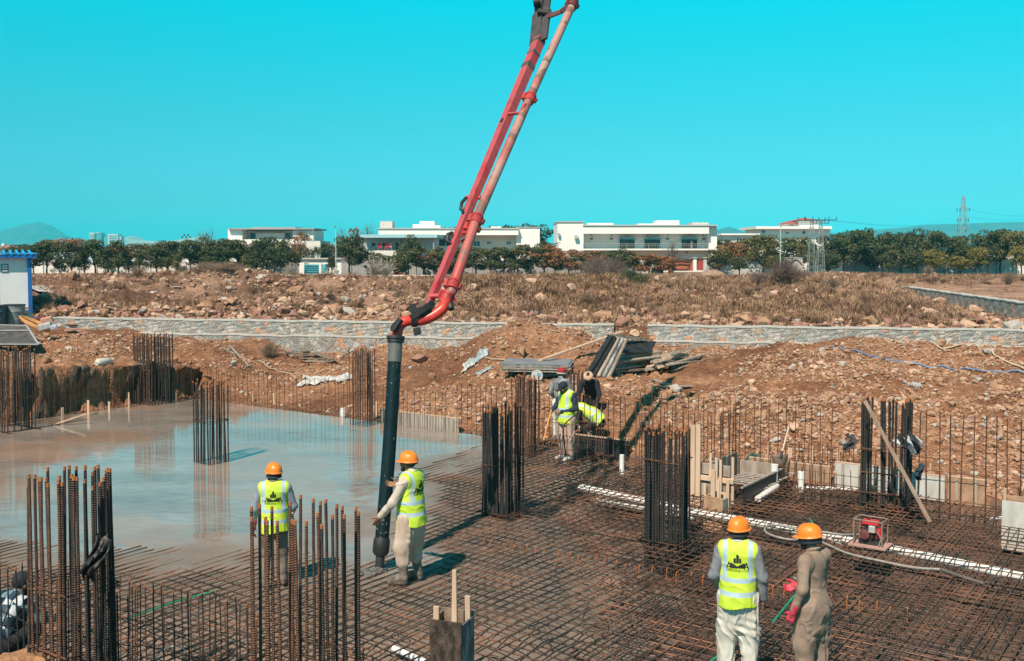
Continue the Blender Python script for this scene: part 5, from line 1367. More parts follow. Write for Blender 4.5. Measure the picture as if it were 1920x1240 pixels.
def plant_tree(px, Y, h_px, w_px, kind, lm, seed, label, group, zb=1.72, name='tree', trunk_h=.28, rot=None, n=2600, top=None):
    x = A(px, 500, Y).x
    h = h_px * 1.12 * Y * YS / F; w = w_px * 1.3 * Y * YS / F
    key = (kind, lm, seed, name)
    root = empty(name, (x, Y * YS, zb), rot if rot is not None else random.uniform(0, 6))
    if key not in TREE_OBJ:
        V, Fq, m, _ = tree(kind, 1.0 * 4, 1.0 * 5, seed, lm, trunk_h, n)
        cr = np_mesh('crown', V, Fq, LF[lm], root); tk = m.build('trunk', BARK, root, smooth=True)
        TREE_OBJ[key] = (cr.data, tk.data)
    else:
        a, b = TREE_OBJ[key]
        for nm, d in (('crown', a), ('trunk', b)):
            o = bpy.data.objects.new(nm, d); link(o, root)
    root.scale = (w / 4, w / 4, h / 5)
    return tag(root, label, 'tree', group)
def nth(i): return ORD[i] if i < len(ORD) else ORD[-1]
# left row before the white boundary wall
GL = 'trees along the left boundary wall'
xs = [62, 88, 112, 134, 158, 178, 203, 222, 241, 262, 294, 314, 333, 357, 383, 402, 423, 447, 462, 480, 500, 520, 541]
hs = [50, 56, 34, 56, 40, 60, 46, 58, 34, 40, 48, 57, 36, 60, 62, 50, 60, 60, 36, 58, 62, 50, 62]
for i, (x, hh) in enumerate(zip(xs, hs)):
    small = hh < 42
    lm = ['dark', 'dark', 'green', 'dark'][i % 4] if not small else ['olive', 'green'][i % 2]
    plant_tree(x, 80 + (i % 3) * .9, hh, 26 if small else 40 + (i * 7) % 9, 'cone' if small else 'round', lm, 100 + i % 4, ('small ' if small else '') + ('olive bushy' if small else 'dark round-headed') + ' tree in the left boundary row, %s from the blue cabin' % nth(i), GL, trunk_h=.12 if small else .27)
for i, (x, hh, ww, lm) in enumerate([(135, 58, 60, 'rust'), (172, 44, 60, 'rust'), (225, 40, 60, 'rust'), (262, 48, 50, 'olive'), (40, 44, 60, 'dark'), (90, 52, 50, 'olive'), (320, 50, 60, 'olive'), (565, 66, 30, 'rust'), (592, 46, 50, 'dark'), (610, 44, 50, 'dark'), (470, 50, 60, 'green'), (530, 56, 60, 'dark')]):
    plant_tree(x, 112 + i * .8, hh * .92, ww, 'wide', lm, 120 + i % 3, '%s tree standing behind the left boundary wall, %s of the second row' % ({'rust': 'rusty orange', 'olive': 'olive brown', 'dark': 'dark green', 'green': 'green'}[lm], nth(i)), 'trees behind the left boundary wall')
plant_tree(655, 79, 68, 50, 'round', 'dark', 101, 'big dark tree at the left end of the garden hedge beside the street lamp', None, trunk_h=.06)
plant_tree(664, 83, 82, 30, 'round', 'rust', 130, 'brown topped tree behind the big dark tree by the street lamp', None, trunk_h=.1)
plant_tree(622, 81, 34, 24, 'cone', 'dark', 101, 'small clipped dark tree right of the blue gate', None, trunk_h=.05)
plant_tree(765, 79, 68, 46, 'round', 'green', 102, 'rounded green tree before the grey house porch', None, trunk_h=.2)
# hedges over the garden walls: spreading shrubs, one by one
hd = [(690, 42, 'green'), (715, 38, 'olive'), (740, 36, 'green'), (795, 46, 'rust'), (818, 48, 'olive'), (842, 44, 'green'), (868, 46, 'dark'), (893, 48, 'olive'), (920, 50, 'green'), (945, 46, 'dark'), (970, 52, 'olive'), (995, 54, 'green'),
      (1020, 52, 'rust'), (1042, 44, 'green'), (1066, 46, 'rust'), (1090, 40, 'olive'), (1115, 42, 'rust'), (1140, 44, 'green'), (1165, 44, 'green'), (1190, 40, 'olive'), (1218, 38, 'rust'), (1240, 32, 'rust')]
for i, (x, hh, lm) in enumerate(hd):
    plant_tree(x, 80.5 + (i % 2) * .5, hh, 48, 'shrub', lm, 140 + i % 3, '%s spreading hedge shrub over the garden wall, %s from the left' % ({'rust': 'reddish', 'olive': 'olive', 'dark': 'dark', 'green': 'green'}[lm], nth(i)), 'hedge shrubs over the garden walls', trunk_h=.25, name='hedge_shrub')
# trees right of the gate
rt = [(1348, 54, 50, 'olive', 'wide'), (1375, 62, 50, 'rust', 'wide'), (1402, 66, 56, 'olive', 'wide'), (1432, 74, 56, 'olive', 'wide'), (1470, 72, 50, 'green', 'wide'), (1500, 70, 44, 'olive', 'round'), (1522, 60, 36, 'green', 'cone'),
      (1552, 68, 46, 'dark', 'round'), (1580, 74, 50, 'green', 'round'), (1606, 84, 54, 'dark', 'round'), (1634, 82, 52, 'green', 'round'), (1640, 56, 44, 'dark', 'round'), (1662, 80, 50, 'dark', 'round'), (1690, 78, 50, 'dark', 'round'), (1718, 80, 50, 'dark', 'round'),
      (1745, 76, 48, 'green', 'round'), (1772, 74, 50, 'dark', 'round'), (1800, 72, 46, 'dark', 'round'), (1828, 72, 50, 'green', 'round'), (1853, 76, 50, 'dark', 'round'), (1876, 84, 54, 'dark', 'round'), (1905, 82, 52, 'olive', 'round')]
for i, (x, hh, ww, lm, kd) in enumerate(rt):
    plant_tree(x, 83 + (i % 3) * 1.1, hh * (.86 + .1 * ((i * 5) % 4) / 3), ww, kd, lm, (100 + i % 4) if kd == 'round' else 120 + i % 3, '%s tree in the long row right of the wooden gate, %s from the gate' % ({'rust': 'rusty', 'olive': 'olive', 'dark': 'dark green', 'green': 'mid green'}[lm], nth(i)), 'trees right of the wooden gate', trunk_h=.32)
sm = [(1386, 34, 'green'), (1452, 36, 'olive'), (1672, 44, 'green'), (1706, 42, 'green'), (1750, 46, 'yellow'), (1797, 34, 'yellow'), (1833, 50, 'yellow'), (1915, 52, 'yellow'), (1712, 44, 'green'), (1555, 40, 'dark')]
for i, (x, hh, lm) in enumerate(sm):
    plant_tree(x, 79.3, hh, 34, 'wide', lm, 120 + i % 3, 'small %s street tree in front of the right hand row, %s of them' % ({'yellow': 'yellowish', 'green': 'green', 'olive': 'olive', 'dark': 'dark'}[lm], nth(i)), 'small trees before the right row', trunk_h=.35)
for i, (x, hh, Y) in enumerate([(845, 66, 125), (880, 70, 130), (925, 66, 128), (960, 68, 130), (985, 70, 126), (1010, 68, 128), (1350, 50, 110), (1590, 60, 120)]):
    plant_tree(x, Y, hh, 44, 'round', 'dark', 101 + i % 3, 'dark treetop rising behind the white houses, %s from the left' % nth(i), 'treetops behind the houses')
# palm
root = empty('palm_tree', (A(1026, 500, 90).x, 90 * YS, 1.7)); rg = np.random.default_rng(5)
MB().tube([(0, 0, 0), (.05, 0, 1.6), (0, 0, 2.9)], [.28, .25, .22], 10).build('trunk', BARK, root, smooth=True)
for k in range(34):
    a = k * 2.4; up = rg.uniform(.1, 1.3); L = rg.uniform(1.9, 2.5); m = MB(); vs = []; fs = []
    dx, dy = math.cos(a), math.sin(a); pts = []
    for j in range(9):
        t = j / 8; r = L * t * math.cos(up * (1 - .3 * t)); z = 2.9 + L * (math.sin(up) * t - .65 * t * t * (1.3 - up * .5)); pts.append(Vector((dx * r, dy * r, z)))
    for j in range(8):
        p, q = pts[j], pts[j + 1]; sd = Vector((-dy, dx, 0)) * (.30 * math.sin(math.pi * (.12 + .85 * j / 8))); s2 = Vector((-dy, dx, 0)) * (.30 * math.sin(math.pi * (.12 + .85 * (j + .45) / 8)))
        n0 = len(vs); vs += [p, p.lerp(q, .45), p + sd + Vector((0, 0, -.1)), p + s2 * .9 + (q - p) * .5 + Vector((0, 0, -.13)), p - sd + Vector((0, 0, -.1)), p - s2 * .9 + (q - p) * .5 + Vector((0, 0, -.13))]
        fs += [(n0, n0 + 1, n0 + 3, n0 + 2), (n0 + 1, n0, n0 + 4, n0 + 5)]
    m.add(vs, fs); m.build('frond', LF['dark'], root)
tag(root, 'palm tree with arching fronds left of the main white house', 'palm tree')
# dry bushes and bare trees
def twiggy(px, py, Y, w, h, label, mat, n=260, seed=0, leafm=None, name='dry_bush', group=None, thick=.006, nleaf=2500, sit=None):
    base = A(px, py, Y); zb = gz(base.x, base.y) - .05 if sit is None else sit
    rg = np.random.default_rng(seed); m = MB()
    for i in range(n):
        a = rg.uniform(0, 6.28); sp_ = rg.uniform(0, 1) ** .6; L = rg.uniform(.5, 1.0)
        tipp = Vector((math.cos(a) * sp_ * w / 2, math.sin(a) * sp_ * w / 2, h * L * math.sqrt(max(.1, 1 - sp_ ** 2 * .75))))
        mid = tipp * .5 + Vector((rg.normal(scale=.05 * w), rg.normal(scale=.05 * w), .06 * h))
        m.tube([Vector((rg.normal(scale=.05 * w), rg.normal(scale=.05 * w), 0)), mid, tipp], [thick * 1.6, thick, thick * .5], 3, cap=False)
        for q in range(2):
            e = mid.lerp(tipp, rg.uniform(.2, .8)); m.tube([e, e + Vector((rg.normal(scale=.12 * w), rg.normal(scale=.12 * w), abs(rg.normal(scale=.12 * h))))], [thick * .8, thick * .3], 3, cap=False)
    root = empty(name, (base.x, base.y, zb)); m.build('branches', mat, root)
    if leafm:
        V, Fq = leaves(nleaf, [((rg.normal(scale=.16 * w), rg.normal(scale=.16 * w), h * rg.uniform(.2, .6)), (w * .28, w * .28, h * .26)) for _ in range(8)], .035 * w / 1.2, rg); np_mesh('foliage', V, Fq, leafm, root)
    return tag(root, label, 'bush', group)
TW2 = M('bare_twig', (.13, .09, .075), (.26, .18, .15), scale=3, rough=.9); PALET = M('pale_twig', (.36, .30, .25), (.46, .40, .34), rough=.9)
twiggy(1185, 563, 46, 2.0, 1.5, 'round dark green bush in the middle of the dry field', TWIG, 220, 1, LF['dark'], nleaf=4200)
twiggy(1120, 528, 58, 3.4, 2.4, 'big bare brown bush in front of the hedge left of the wooden gate', TW2, 420, 2, thick=.009)
twiggy(1150, 530, 57, 2.8, 2.1, 'second bare bush just right of the big bare brown bush', TW2, 320, 3, thick=.009)
twiggy(1472, 556, 47, 2.4, 1.7, 'purplish bare bush on the right of the dry field', M('purple_twig', (.12, .07, .06), (.22, .14, .12)), 420, 4, thick=.008)
twiggy(1505, 530, 50, 2.0, 1.1, 'low bare bush right of the purplish bush', TW2, 260, 5, thick=.007)
twiggy(1425, 535, 50, 1.6, 1.0, 'low bare bush left of the purplish bush', TW2, 240, 6, thick=.007)
twiggy(395, 510, 50, 3.2, 1.0, 'dry brush covering the top of the left mound', TWIG, 420, 7, thick=.008)
twiggy(430, 530, 48, 2.4, .8, 'dry brush on the right flank of the left mound', TWIG, 300, 8, thick=.008)
twiggy(225, 522, 52, 1.6, .7, 'small purplish brush on the crest of the left field', TW2, 200, 9)
twiggy(505, 665, 26.2, .9, .75, 'small dry bush against the stone wall near the left bank', TWIG, 200, 10, thick=.004)
twiggy(545, 518, 70, 1.8, 1.6, 'pale leafless bush before the blue gate', PALET, 90, 11, thick=.012)
twiggy(700, 516, 76, 3.2, 2.4, 'pale leafless tree before the garden wall, left of two', PALET, 60, 12, thick=.025, name='bare_tree', sit=1.7)
twiggy(722, 516, 76, 2.8, 2.4, 'pale leafless tree before the garden wall, right of two', PALET, 60, 13, thick=.025, name='bare_tree', sit=1.7)
twiggy(390, 500, 95, 4.0, 6.0, 'tall leafless tree behind the left row by the mast', TW2, 120, 14, thick=.03, name='bare_tree', sit=1.7)
twiggy(1258, 500, 86, 3.0, 4.4, 'thin leafless tree in front of the main house balcony', TW2, 60, 15, thick=.025, name='bare_tree', sit=1.7)
twiggy(690, 440, 118, 5.0, 7.6, 'leafless treetop showing behind the grey porch house', TW2, 110, 16, thick=.03, name='bare_tree', sit=1.7)
twiggy(640, 460, 100, 3.0, 6.8, 'thin leafless tree behind the street lamp', TW2, 60, 17, thick=.025, name='bare_tree', sit=1.7)
for i, (px, py, Y, w, h) in enumerate([(260, 530, 48, 1.4, .8), (840, 550, 44, 1.2, .8), (1320, 560, 42, 1.2, .8), (1250, 575, 38, 1.0, .7), (1560, 560, 40, 1.3, .7), (1100, 585, 34, 1.0, .6), (960, 560, 40, 1.1, .7), (1600, 540, 46, 1.1, .6), (1215, 590, 33, .9, .7), (750, 575, 37, .9, .6), (1740, 508, 78, 1.5, 1.2), (1890, 545, 48, 1.2, 1.0)]):
    twiggy(px, py, Y, w, h, 'tussock of dry brush in the field, %s of the scattered ones' % nth(i), TWIG, 170, 30 + i, group='scattered brush in the field')

# dry grass of the field: nobody could count it
def grass():
    n_ = 52000
    x, y_ = cand(120000, 35, 106)
    px_ = CX + x / y_ * F
    dens = np.where(px_ > 840, 1.05, .34) + .9 * fbm(x, y_, 3.0, 3, 91) - .1
    dd_ = (x - DW_A.x) * DWN.x + (y_ - DW_A.y) * DWN.y; dt_ = (x - DW_A.x) * DWD.x + (y_ - DW_A.y) * DWD.y
    track = ((px_ > 420) & (px_ < 840) & (y_ < 56)) | ((dd_ < 0) & (dd_ > -5) & (dt_ > -1) & (px_ > 1660))
    k = (RNG.uniform(0, 1.2, len(x)) < dens * (.35 + .65 * sstep(1, 4, wdist(x, y_)))) & ~((dd_ > -0.3) & (dt_ > -6) & (RNG.uniform(0, 1, len(x)) > .02)) & (wdist(x, y_) > 0.7) & ~(track & (RNG.uniform(0, 1, len(x)) > .12))
    x, y_ = x[k][:n_], y_[k][:n_]; n_ = len(x); z = ground_h(x, y_)
    nb = 9
    hgt = RNG.uniform(.10, .38, n_) * (1 + .5 * fbm(x, y_, 6, 2, 92)); 
    X = np.repeat(x, nb) + RNG.normal(scale=.15, size=n_ * nb); Y = np.repeat(y_, nb) + RNG.normal(scale=.15, size=n_ * nb); Z = np.repeat(z, nb) - .02
    Hh = np.repeat(hgt, nb) * RNG.uniform(.5, 1.1, n_ * nb)
    a = RNG.uniform(0, 6.28, n_ * nb); ln = RNG.uniform(.2, 1.9, n_ * nb) * Hh; w = RNG.uniform(.010, .024, n_ * nb)
    b0 = np.stack([X - w * np.sin(a), Y + w * np.cos(a), Z], -1); b1 = np.stack([X + w * np.sin(a), Y - w * np.cos(a), Z], -1)
    tp = np.stack([X + ln * np.cos(a), Y + ln * np.sin(a), Z + Hh], -1)
    V = np.stack([b0, b1, tp], 1).reshape(-1, 3)
    mi = np.repeat(RNG.integers(0, 3, n_), nb)
    # taller tangled brush between the grass
    x2, y2 = cand(9000, 36, 100); p2 = CX + x2 / y2 * F; d2 = (x2 - DW_A.x) * DWN.x + (y2 - DW_A.y) * DWN.y; t2 = (x2 - DW_A.x) * DWD.x + (y2 - DW_A.y) * DWD.y
    k2 = (wdist(x2, y2) > 1.2) & ~((d2 > -4) & (t2 > -3)) & (RNG.uniform(0, 1, len(x2)) < np.where(p2 > 850, .6, .16) + .5 * fbm(x2, y2, 4, 2, 95))
    x2, y2 = x2[k2][:1900], y2[k2][:1900]; n2 = len(x2); m2 = 90; z2 = ground_h(x2, y2); s2 = RNG.uniform(.22, .60, n2)
    S2 = np.repeat(s2, m2); a = RNG.uniform(0, 6.28, n2 * m2); r0 = RNG.uniform(0, .55, n2 * m2) * S2; a0 = RNG.uniform(0, 6.28, n2 * m2)
    bx_ = np.repeat(x2, m2) + r0 * np.cos(a0); by_ = np.repeat(y2, m2) + r0 * np.sin(a0); bz_ = np.repeat(z2, m2) + RNG.uniform(0, .5, n2 * m2) * S2 * .6
    hh = S2 * RNG.uniform(.15, .75, n2 * m2); l2 = S2 * RNG.uniform(.1, .75, n2 * m2); w = RNG.uniform(.006, .014, n2 * m2)
    q0 = np.stack([bx_ - w * np.sin(a), by_ + w * np.cos(a), bz_], -1); q1 = np.stack([bx_ + w * np.sin(a), by_ - w * np.cos(a), bz_], -1); q2 = np.stack([bx_ + l2 * np.cos(a), by_ + l2 * np.sin(a), bz_ + hh], -1)
    V = np.vstack([V, np.stack([q0, q1, q2], 1).reshape(-1, 3)]); mi = np.concatenate([mi, np.repeat(RNG.choice(4, n2, p=[.1, .4, .2, .3]), m2)])
    Fq = np.arange(len(V)).reshape(-1, 3)
    gm = [M('grass_straw', (.34, .21, .115), (.46, .30, .175), scale=.6, rough=.9), M('grass_brown', (.15, .08, .045), (.24, .14, .08), scale=.6, rough=.9), M('grass_pink', (.27, .15, .10), (.38, .235, .16), scale=.6, rough=.9), M('brush_dark', (.085, .05, .036), (.17, .10, .07), scale=.6, rough=.9)]
    tag(np_mesh('dry_grass', V, Fq, gm, mi=mi), 'dry straw coloured grass growing all over the rough field', 'grass', kind='stuff')
grass()
# low clipped hedge lines
for xa, xb, lb in ((60, 420, 'low brown clipped hedge line along the left road'),):
    a, b2 = A(xa, 515, 78), A(xb, 514, 78); V, Fq = leaves(9000, [(tuple(a.lerp(b2, (k + .5) / 60) + Vector((0, 0, .0))), (.32, .3, .28)) for k in range(60)], .09, np.random.default_rng(8)); V[:, 2] += -a.z + 1.85
    o = np_mesh('low_hedge', V, Fq, LF['rust']); tag(o, lb, 'hedge')

# ------------------------------------------------------------------ walls, houses and masts behind the field
WHITE = M('white_render', (.80, .77, .72), (.84, .82, .78), scale=.6, rough=.8); CREAM = M('cream_render', (.68, .62, .54), (.72, .67, .60), scale=.6, rough=.8)
GREYR = M('grey_render', (.30, .31, .31), (.38, .38, .37), scale=.8, rough=.85); GLASS = M('dark_glass', (.02, .05, .06), (.04, .08, .09), scale=3, rough=.08)
ROOFR = M('red_tiles', (.34, .075, .05), (.42, .11, .08), scale=9, rough=.8); STAIN = M('stained_wall', (.58, .55, .50), (.78, .76, .72), scale=.5, rough=.9, detail=9); BAND = M('cornice_grey', (.45, .42, .39), (.5, .47, .44), rough=.8)
def X_(px, Y): return A(px, 500, Y).x
def Z_(py, Y): return A(960, py, Y).z
def bxp(x0, x1, yt, yb, Y, dep, nm, mat, root, dz=0.0):
    """box given by its front face in pixels at distance Y, dep metres deep"""
    off = Vector(root.location); xa, xb = X_(x0, Y), X_(x1, Y); z1 = Z_(yt, Y); z0 = Z_(yb, Y) if yb is not None else 1.5
    return MB().box(((xa + xb) / 2 - off.x, Y * YS + dep / 2 - off.y, (z0 + z1) / 2 - off.z), (xb - xa, dep, z1 - z0)).build(nm, mat, root)
def window(x0, x1, yt, yb, Y, root, mullions=1, frame=WHITE, glass=GLASS):
    off = Vector(root.location); xa, xb = X_(x0, Y), X_(x1, Y); z1, z0 = Z_(yt, Y), Z_(yb, Y); t = .06
    m = MB(); yf = Y * YS - .03 - off.y
    for c, s in ((((xa + xb) / 2, z1), (xb - xa + t, t)), (((xa + xb) / 2, z0), (xb - xa + t, t))): m.box((c[0] - off.x, yf, c[1] - off.z), (s[0], .08, s[1]))
    for x in [xa + (xb - xa) * k / (mullions + 1) for k in range(mullions + 2)]: m.box((x - off.x, yf - .004, (z0 + z1) / 2 - off.z), (t * .9, .08, z1 - z0))
    f = m.build('window', frame, root); MB().box(((xa + xb) / 2 - off.x, Y * YS - .012 - off.y, (z0 + z1) / 2 - off.z), (xb - xa, .02, z1 - z0)).build('pane', glass, f)
    return f
def bwall(x0, x1, yt, Y, label, mat=STAIN, piers=0, name='boundary_wall', cope=True, arches=0, th=.25, yb=None):
    root = empty(name, (X_(x0, Y), Y * YS, 0)); bxp(x0, x1, yt, yb, Y, th, 'wall_panel', mat, root)
    if cope: bxp(x0, x1, yt - 1.2, yt, Y - .04, th + .08, 'coping', BAND, root)
    for k in range(piers): 
        x = x0 + (x1 - x0) * (k + .5) / piers; bxp(x - 3, x + 3, yt - 2, yb, Y - .09, .3, 'pier', mat, root)
    off = Vector(root.location)
    for k in range(arches):
        xa = x0 + (x1 - x0) * (k + .08) / arches; xb = x0 + (x1 - x0) * (k + .92) / arches; P = []
        for j in range(9):
            t = j / 8; P.append(A(lerp(xa, xb, t), 500, Y - .04) - off); P[-1].z = Z_(yt + 12 - 9 * math.sin(math.pi * t), Y)
        MB().tube(P, .07, 6).build('arch_moulding', M('arch_dark', (.12, .09, .08)), root)
    return tag(root, label, 'wall')
bwall(-40, 430, 493, 84, 'long white boundary wall behind the left tree row', piers=14)
bwall(100, 182, 475, 96, 'pale blue building wall behind the left tree row', M('pale_blue_wall', (.48, .62, .66), (.55, .68, .72)), name='shed_wall'); bwall(185, 370, 486, 92, 'lower white wall seen through the left trees', WHITE)
bwall(430, 560, 492, 83, 'white boundary wall left of the blue gate', piers=4)
bwall(640, 735, 492, 82.5, 'dark shaded garden wall behind the leafless trees', GREYR, piers=3); bwall(760, 1075, 490, 83, 'grey garden wall under the hedge', GREYR, piers=9)
bwall(1075, 1200, 488, 83, 'grey arched garden wall left of the wooden gate', GREYR, arches=4, piers=4); bwall(1200, 1222, 484, 82.5, 'pale stained wall piece left of the wooden gate', STAIN)
bwall(1222, 1244, 483, 82.3, 'grey stained wall return beside the wooden gate', PALE)
bwall(1325, 1505, 484, 83, 'grey wall with dark arches right of the wooden gate', M('arch_wall', (.40, .37, .34), (.52, .49, .46), scale=.7, rough=.9), arches=7)
bwall(1505, 1580, 482, 84.5, 'bright white wall behind the lattice masts', WHITE, piers=3); bwall(1580, 1950, 487, 86, 'long white wall behind the right tree row', piers=12)
bwall(1800, 1960, 478, 92, 'taller white wall at the far right behind the trees', WHITE)
bwall(680, 1350, 516, 78.5, 'low white kerb wall along the road', WHITE, name='kerb_wall', cope=False, th=.2)
bwall(1430, 1960, 520, 72, 'thin pale kerb line across the plain at right', PALE, name='kerb_wall', cope=False, th=.3, yb=524)
# street gate of wood
root = empty('wooden_gate', (X_(1283, 82), 82 * YS, 0)); GW = M('gate_wood', (.36, .085, .035), (.50, .15, .07), scale=2, rough=.5, stretch=(.3, 1, 1)); GWD = M('gate_dark', (.13, .03, .015), rough=.5)
bxp(1252, 1300, 487, 508, 82, .12, 'leaf', GW, root); off = Vector(root.location)
for yy, am, x0, x1 in ((487, 3.2, 1252, 1300), (491, 3, 1256, 1296), (496, 2, 1258, 1294), (504, 0, 1260, 1290)):
    P = []
    for j in range(13):
        t = j / 12; q = A(lerp(x0, x1, t), 500, 81.93) - off; q.z = Z_(yy - am * math.sin(math.pi * t) + (1.2 if .1 < t < .9 else 0), 82); P.append(q)
    MB().tube(P, .05, 6).build('moulding', GWD, root)
for x in (1258, 1294): MB().tube([A(x, 495, 81.93) - off, A(x - 3 if x > 1280 else x + 3, 503, 81.93) - off], .05, 6).build('moulding', GWD, root)
tag(root, 'wide carved orange brown wooden gate below the main white house', 'gate')
root = empty('red_door', (X_(1313, 82), 82 * YS, 0)); bxp(1307, 1318, 487, 507, 82, .1, 'leaf', M('door_red', (.30, .035, .03), (.4, .06, .05)), root); bxp(1306, 1319, 485, 487, 81.95, .2, 'lintel', GWD, root); tag(root, 'small red door right of the wooden gate', 'door')
for a_, b_, lb in ((1300, 1306, 'white gate pillar between the wooden gate and the red door'), (1244, 1251, 'grey gate pillar left of the wooden gate'), (1319, 1325, 'pale gate pillar right of the red door')):
    root = empty('gate_pillar', (X_(a_, 81.8), 81.8 * YS, 0)); bxp(a_, b_, 484, 508, 81.8, .4, 'shaft', WHITE if 'white' in lb else PALE, root); bxp(a_ - .6, b_ + .6, 482.5, 484, 81.7, .6, 'cap', BAND, root); tag(root, lb, 'pillar')
root = empty('garden_door', (X_(745, 82), 82.3 * YS, 0)); bxp(740, 751, 492, 516, 82.3, .1, 'leaf', M('door_orange', (.32, .06, .03), (.16, .04, .03), scale=2), root); bxp(737, 740, 490, 516, 82.2, .3, 'jamb', GREYR, root); bxp(751, 754, 490, 516, 82.2, .3, 'jamb', GREYR, root); tag(root, 'small rusty orange door in the garden wall left of the red boom', 'door')
# blue gate and low building
root = empty('blue_gate', (X_(590, 83), 83 * YS, 0)); BG_ = M('gate_blue', (.10, .42, .50), (.14, .50, .58), scale=1, rough=.5)
bxp(570, 598, 496, 518, 83, .1, 'leaf', BG_, root); bxp(603, 613, 496, 518, 83, .1, 'leaf', BG_, root)
for yy in range(498, 518, 4): bxp(571, 597, yy, yy + .7, 82.93, .08, 'rail', M('gate_blue_dark', (.04, .22, .28)), root)
bxp(598.5, 602.5, 494, 518, 82.9, .3, 'post', WHITE, root); bxp(613.5, 616, 494, 518, 82.9, .3, 'post', BG_, root); tag(root, 'light blue metal double gate in the left boundary', 'gate')
root = empty('gate_house', (X_(590, 86), 86 * YS, 0)); bxp(548, 640, 486, None, 86, 5, 'wall', WHITE, root); bxp(546, 642, 484.5, 486.5, 85.8, 5.5, 'roof_slab', BAND, root); window(570, 578, 492, 495, 86, root, 0); tag(root, 'low white gate house behind the blue gate', 'house')
# H1: modern house left
root = empty('white_house', (X_(505, 118), 118 * YS, 0)); Y = 118
bxp(432, 600, 458, None, Y, 12, 'lower_wall', WHITE, root); bxp(428, 455, 430, 458, Y, 9, 'wall', WHITE, root); bxp(455, 550, 433, 458, Y + 2.2, 8, 'wall', CREAM, root); bxp(550, 588, 432, 458, Y, 9, 'wall', WHITE, root)
bxp(428, 590, 428, 430.5, Y - .5, 11, 'roof_slab', GREYR, root); bxp(472, 555, 426, 428, Y + .5, 8, 'roof_slab', GREYR, root)
bxp(446, 552, 449, 458, Y - 1.0, .3, 'balcony_parapet', WHITE, root); bxp(416, 446, 449, None, Y - .6, 9, 'side_wing', CREAM, root); bxp(548, 601, 452, None, Y - .8, 9, 'side_wing', CREAM, root); bxp(446, 560, 458.4, 460, Y - 1.05, 1, 'floor_band', ROOFR, root)
for a_, b_ in ((457, 462), (470, 481), (535, 546)): window(a_, b_, 436.5, 449, Y + 2.15, root, 0)
window(573, 580, 440, 450, Y - .06, root, 0); bxp(480, 534, 437, 449, Y + 1.9, .2, 'white_screen', WHITE, root)
for k in range(4): bxp(574 + k * 4, 574.5 + k * 4, 446, 452, Y - .9, .05, 'balcony_post', GREYR, root)
bxp(573, 588, 446, 446.6, Y - .92, .06, 'handrail', GREYR, root); tag(root, 'flat roofed white villa with long balcony above the left tree row', 'house')
# H2: grey porch house
root = empty('porch_house', (X_(750, 92), 92 * YS, 0)); Y = 92; BLW = M('porch_wall', (.40, .44, .44), (.46, .50, .50), scale=1)
bxp(682, 814, 447, None, Y + 1.5, 9, 'wall', M('porch_wall', (.5, .5, .5)), root); bxp(676, 820, 440, 446, Y - .8, 11, 'porch_roof', M('eave_blue', (.30, .52, .56), (.35, .58, .62)), root)
bxp(682, 745, 470, None, Y - .6, 2.1, 'terrace', CREAM, root)
window(717, 730, 454, 463, Y + 1.45, root, 1); window(741, 752, 454, 470, Y + 1.45, root, 0)
for x in (683, 812): bxp(x, x + 2, 446, 470, Y - .5, .2, 'post', GREYR, root)
tag(root, 'grey blue house with a wide porch roof left of the red boom', 'house')
for i, (x, mt, lb) in enumerate([(700, 'dark', 'dark plastic chair on the porch'), (712, 'red', 'left red plastic chair on the porch'), (725, 'red', 'right red plastic chair on the porch'), (731, 'salmon', 'salmon chair at the right end of the porch row')]):
    c = A(x, 470, 91.6); root = empty('plastic_chair', c); mm_ = {'dark': M('chair_dark', (.04, .05, .07)), 'red': M('chair_red', (.60, .05, .07)), 'salmon': M('chair_salmon', (.62, .25, .22))}[mt]
    MB().box((0, 0, .42), (.5, .45, .05)).build('seat', mm_, root); MB().box((0, .22, .7), (.5, .05, .5), taper=.9).build('backrest', mm_, root)
    for sx in (-.21, .21):
        for sy in (-.19, .19): MB().box((sx, sy, .2), (.05, .05, .4)).build('leg', mm_, root)
        MB().box((sx * 1.15, 0, .62), (.05, .42, .04)).build('armrest', mm_, root)
    tag(root, lb, 'chair', 'chairs on the porch')
# H3: long white
root = empty('long_white_house', (X_(860, 104), 104 * YS, 0)); Y = 104
bxp(710, 972, 430, 441, Y - .9, 12, 'parapet_band', WHITE, root); bxp(714, 968, 441.2, None, Y + .6, 10, 'wall', CREAM, root); bxp(709, 973, 427.6, 429.9, Y - 1.0, 12.2, 'cornice', BAND, root)
bxp(713, 736, 415, 427.5, Y + 1, 3, 'roof_block', M('screen_block', (.5, .46, .42), (.7, .67, .62), scale=6), root); bxp(787, 815, 415, 427.5, Y + 2, 4, 'stair_tower', WHITE, root); bxp(774, 787, 421, 427.5, Y + 2, 4, 'roof_room', WHITE, root); bxp(815, 826, 423, 427.5, Y + 2, 3, 'roof_room', WHITE, root)
bxp(968, 1012, 427, None, Y - .3, 12, 'right_wing', WHITE, root); bxp(967, 1013, 425.8, 427, Y - .4, 12.2, 'cornice', BAND, root); bxp(920, 940, 425, 427.5, Y + 3, 3, 'roof_room', WHITE, root)
for a_, b_, t_, d_ in ((822, 850, 449, 462), (888, 900, 452, 462), (913, 921, 453, 458), (950, 958, 453, 459)): window(a_, b_, t_, d_, Y + .55, root, 1)
bxp(820, 852, 447, 449, Y - .1, .6, 'awning', M('awning_teal', (.10, .34, .38)), root)
tag(root, 'long white flat roofed house crossed by the red boom', 'house')
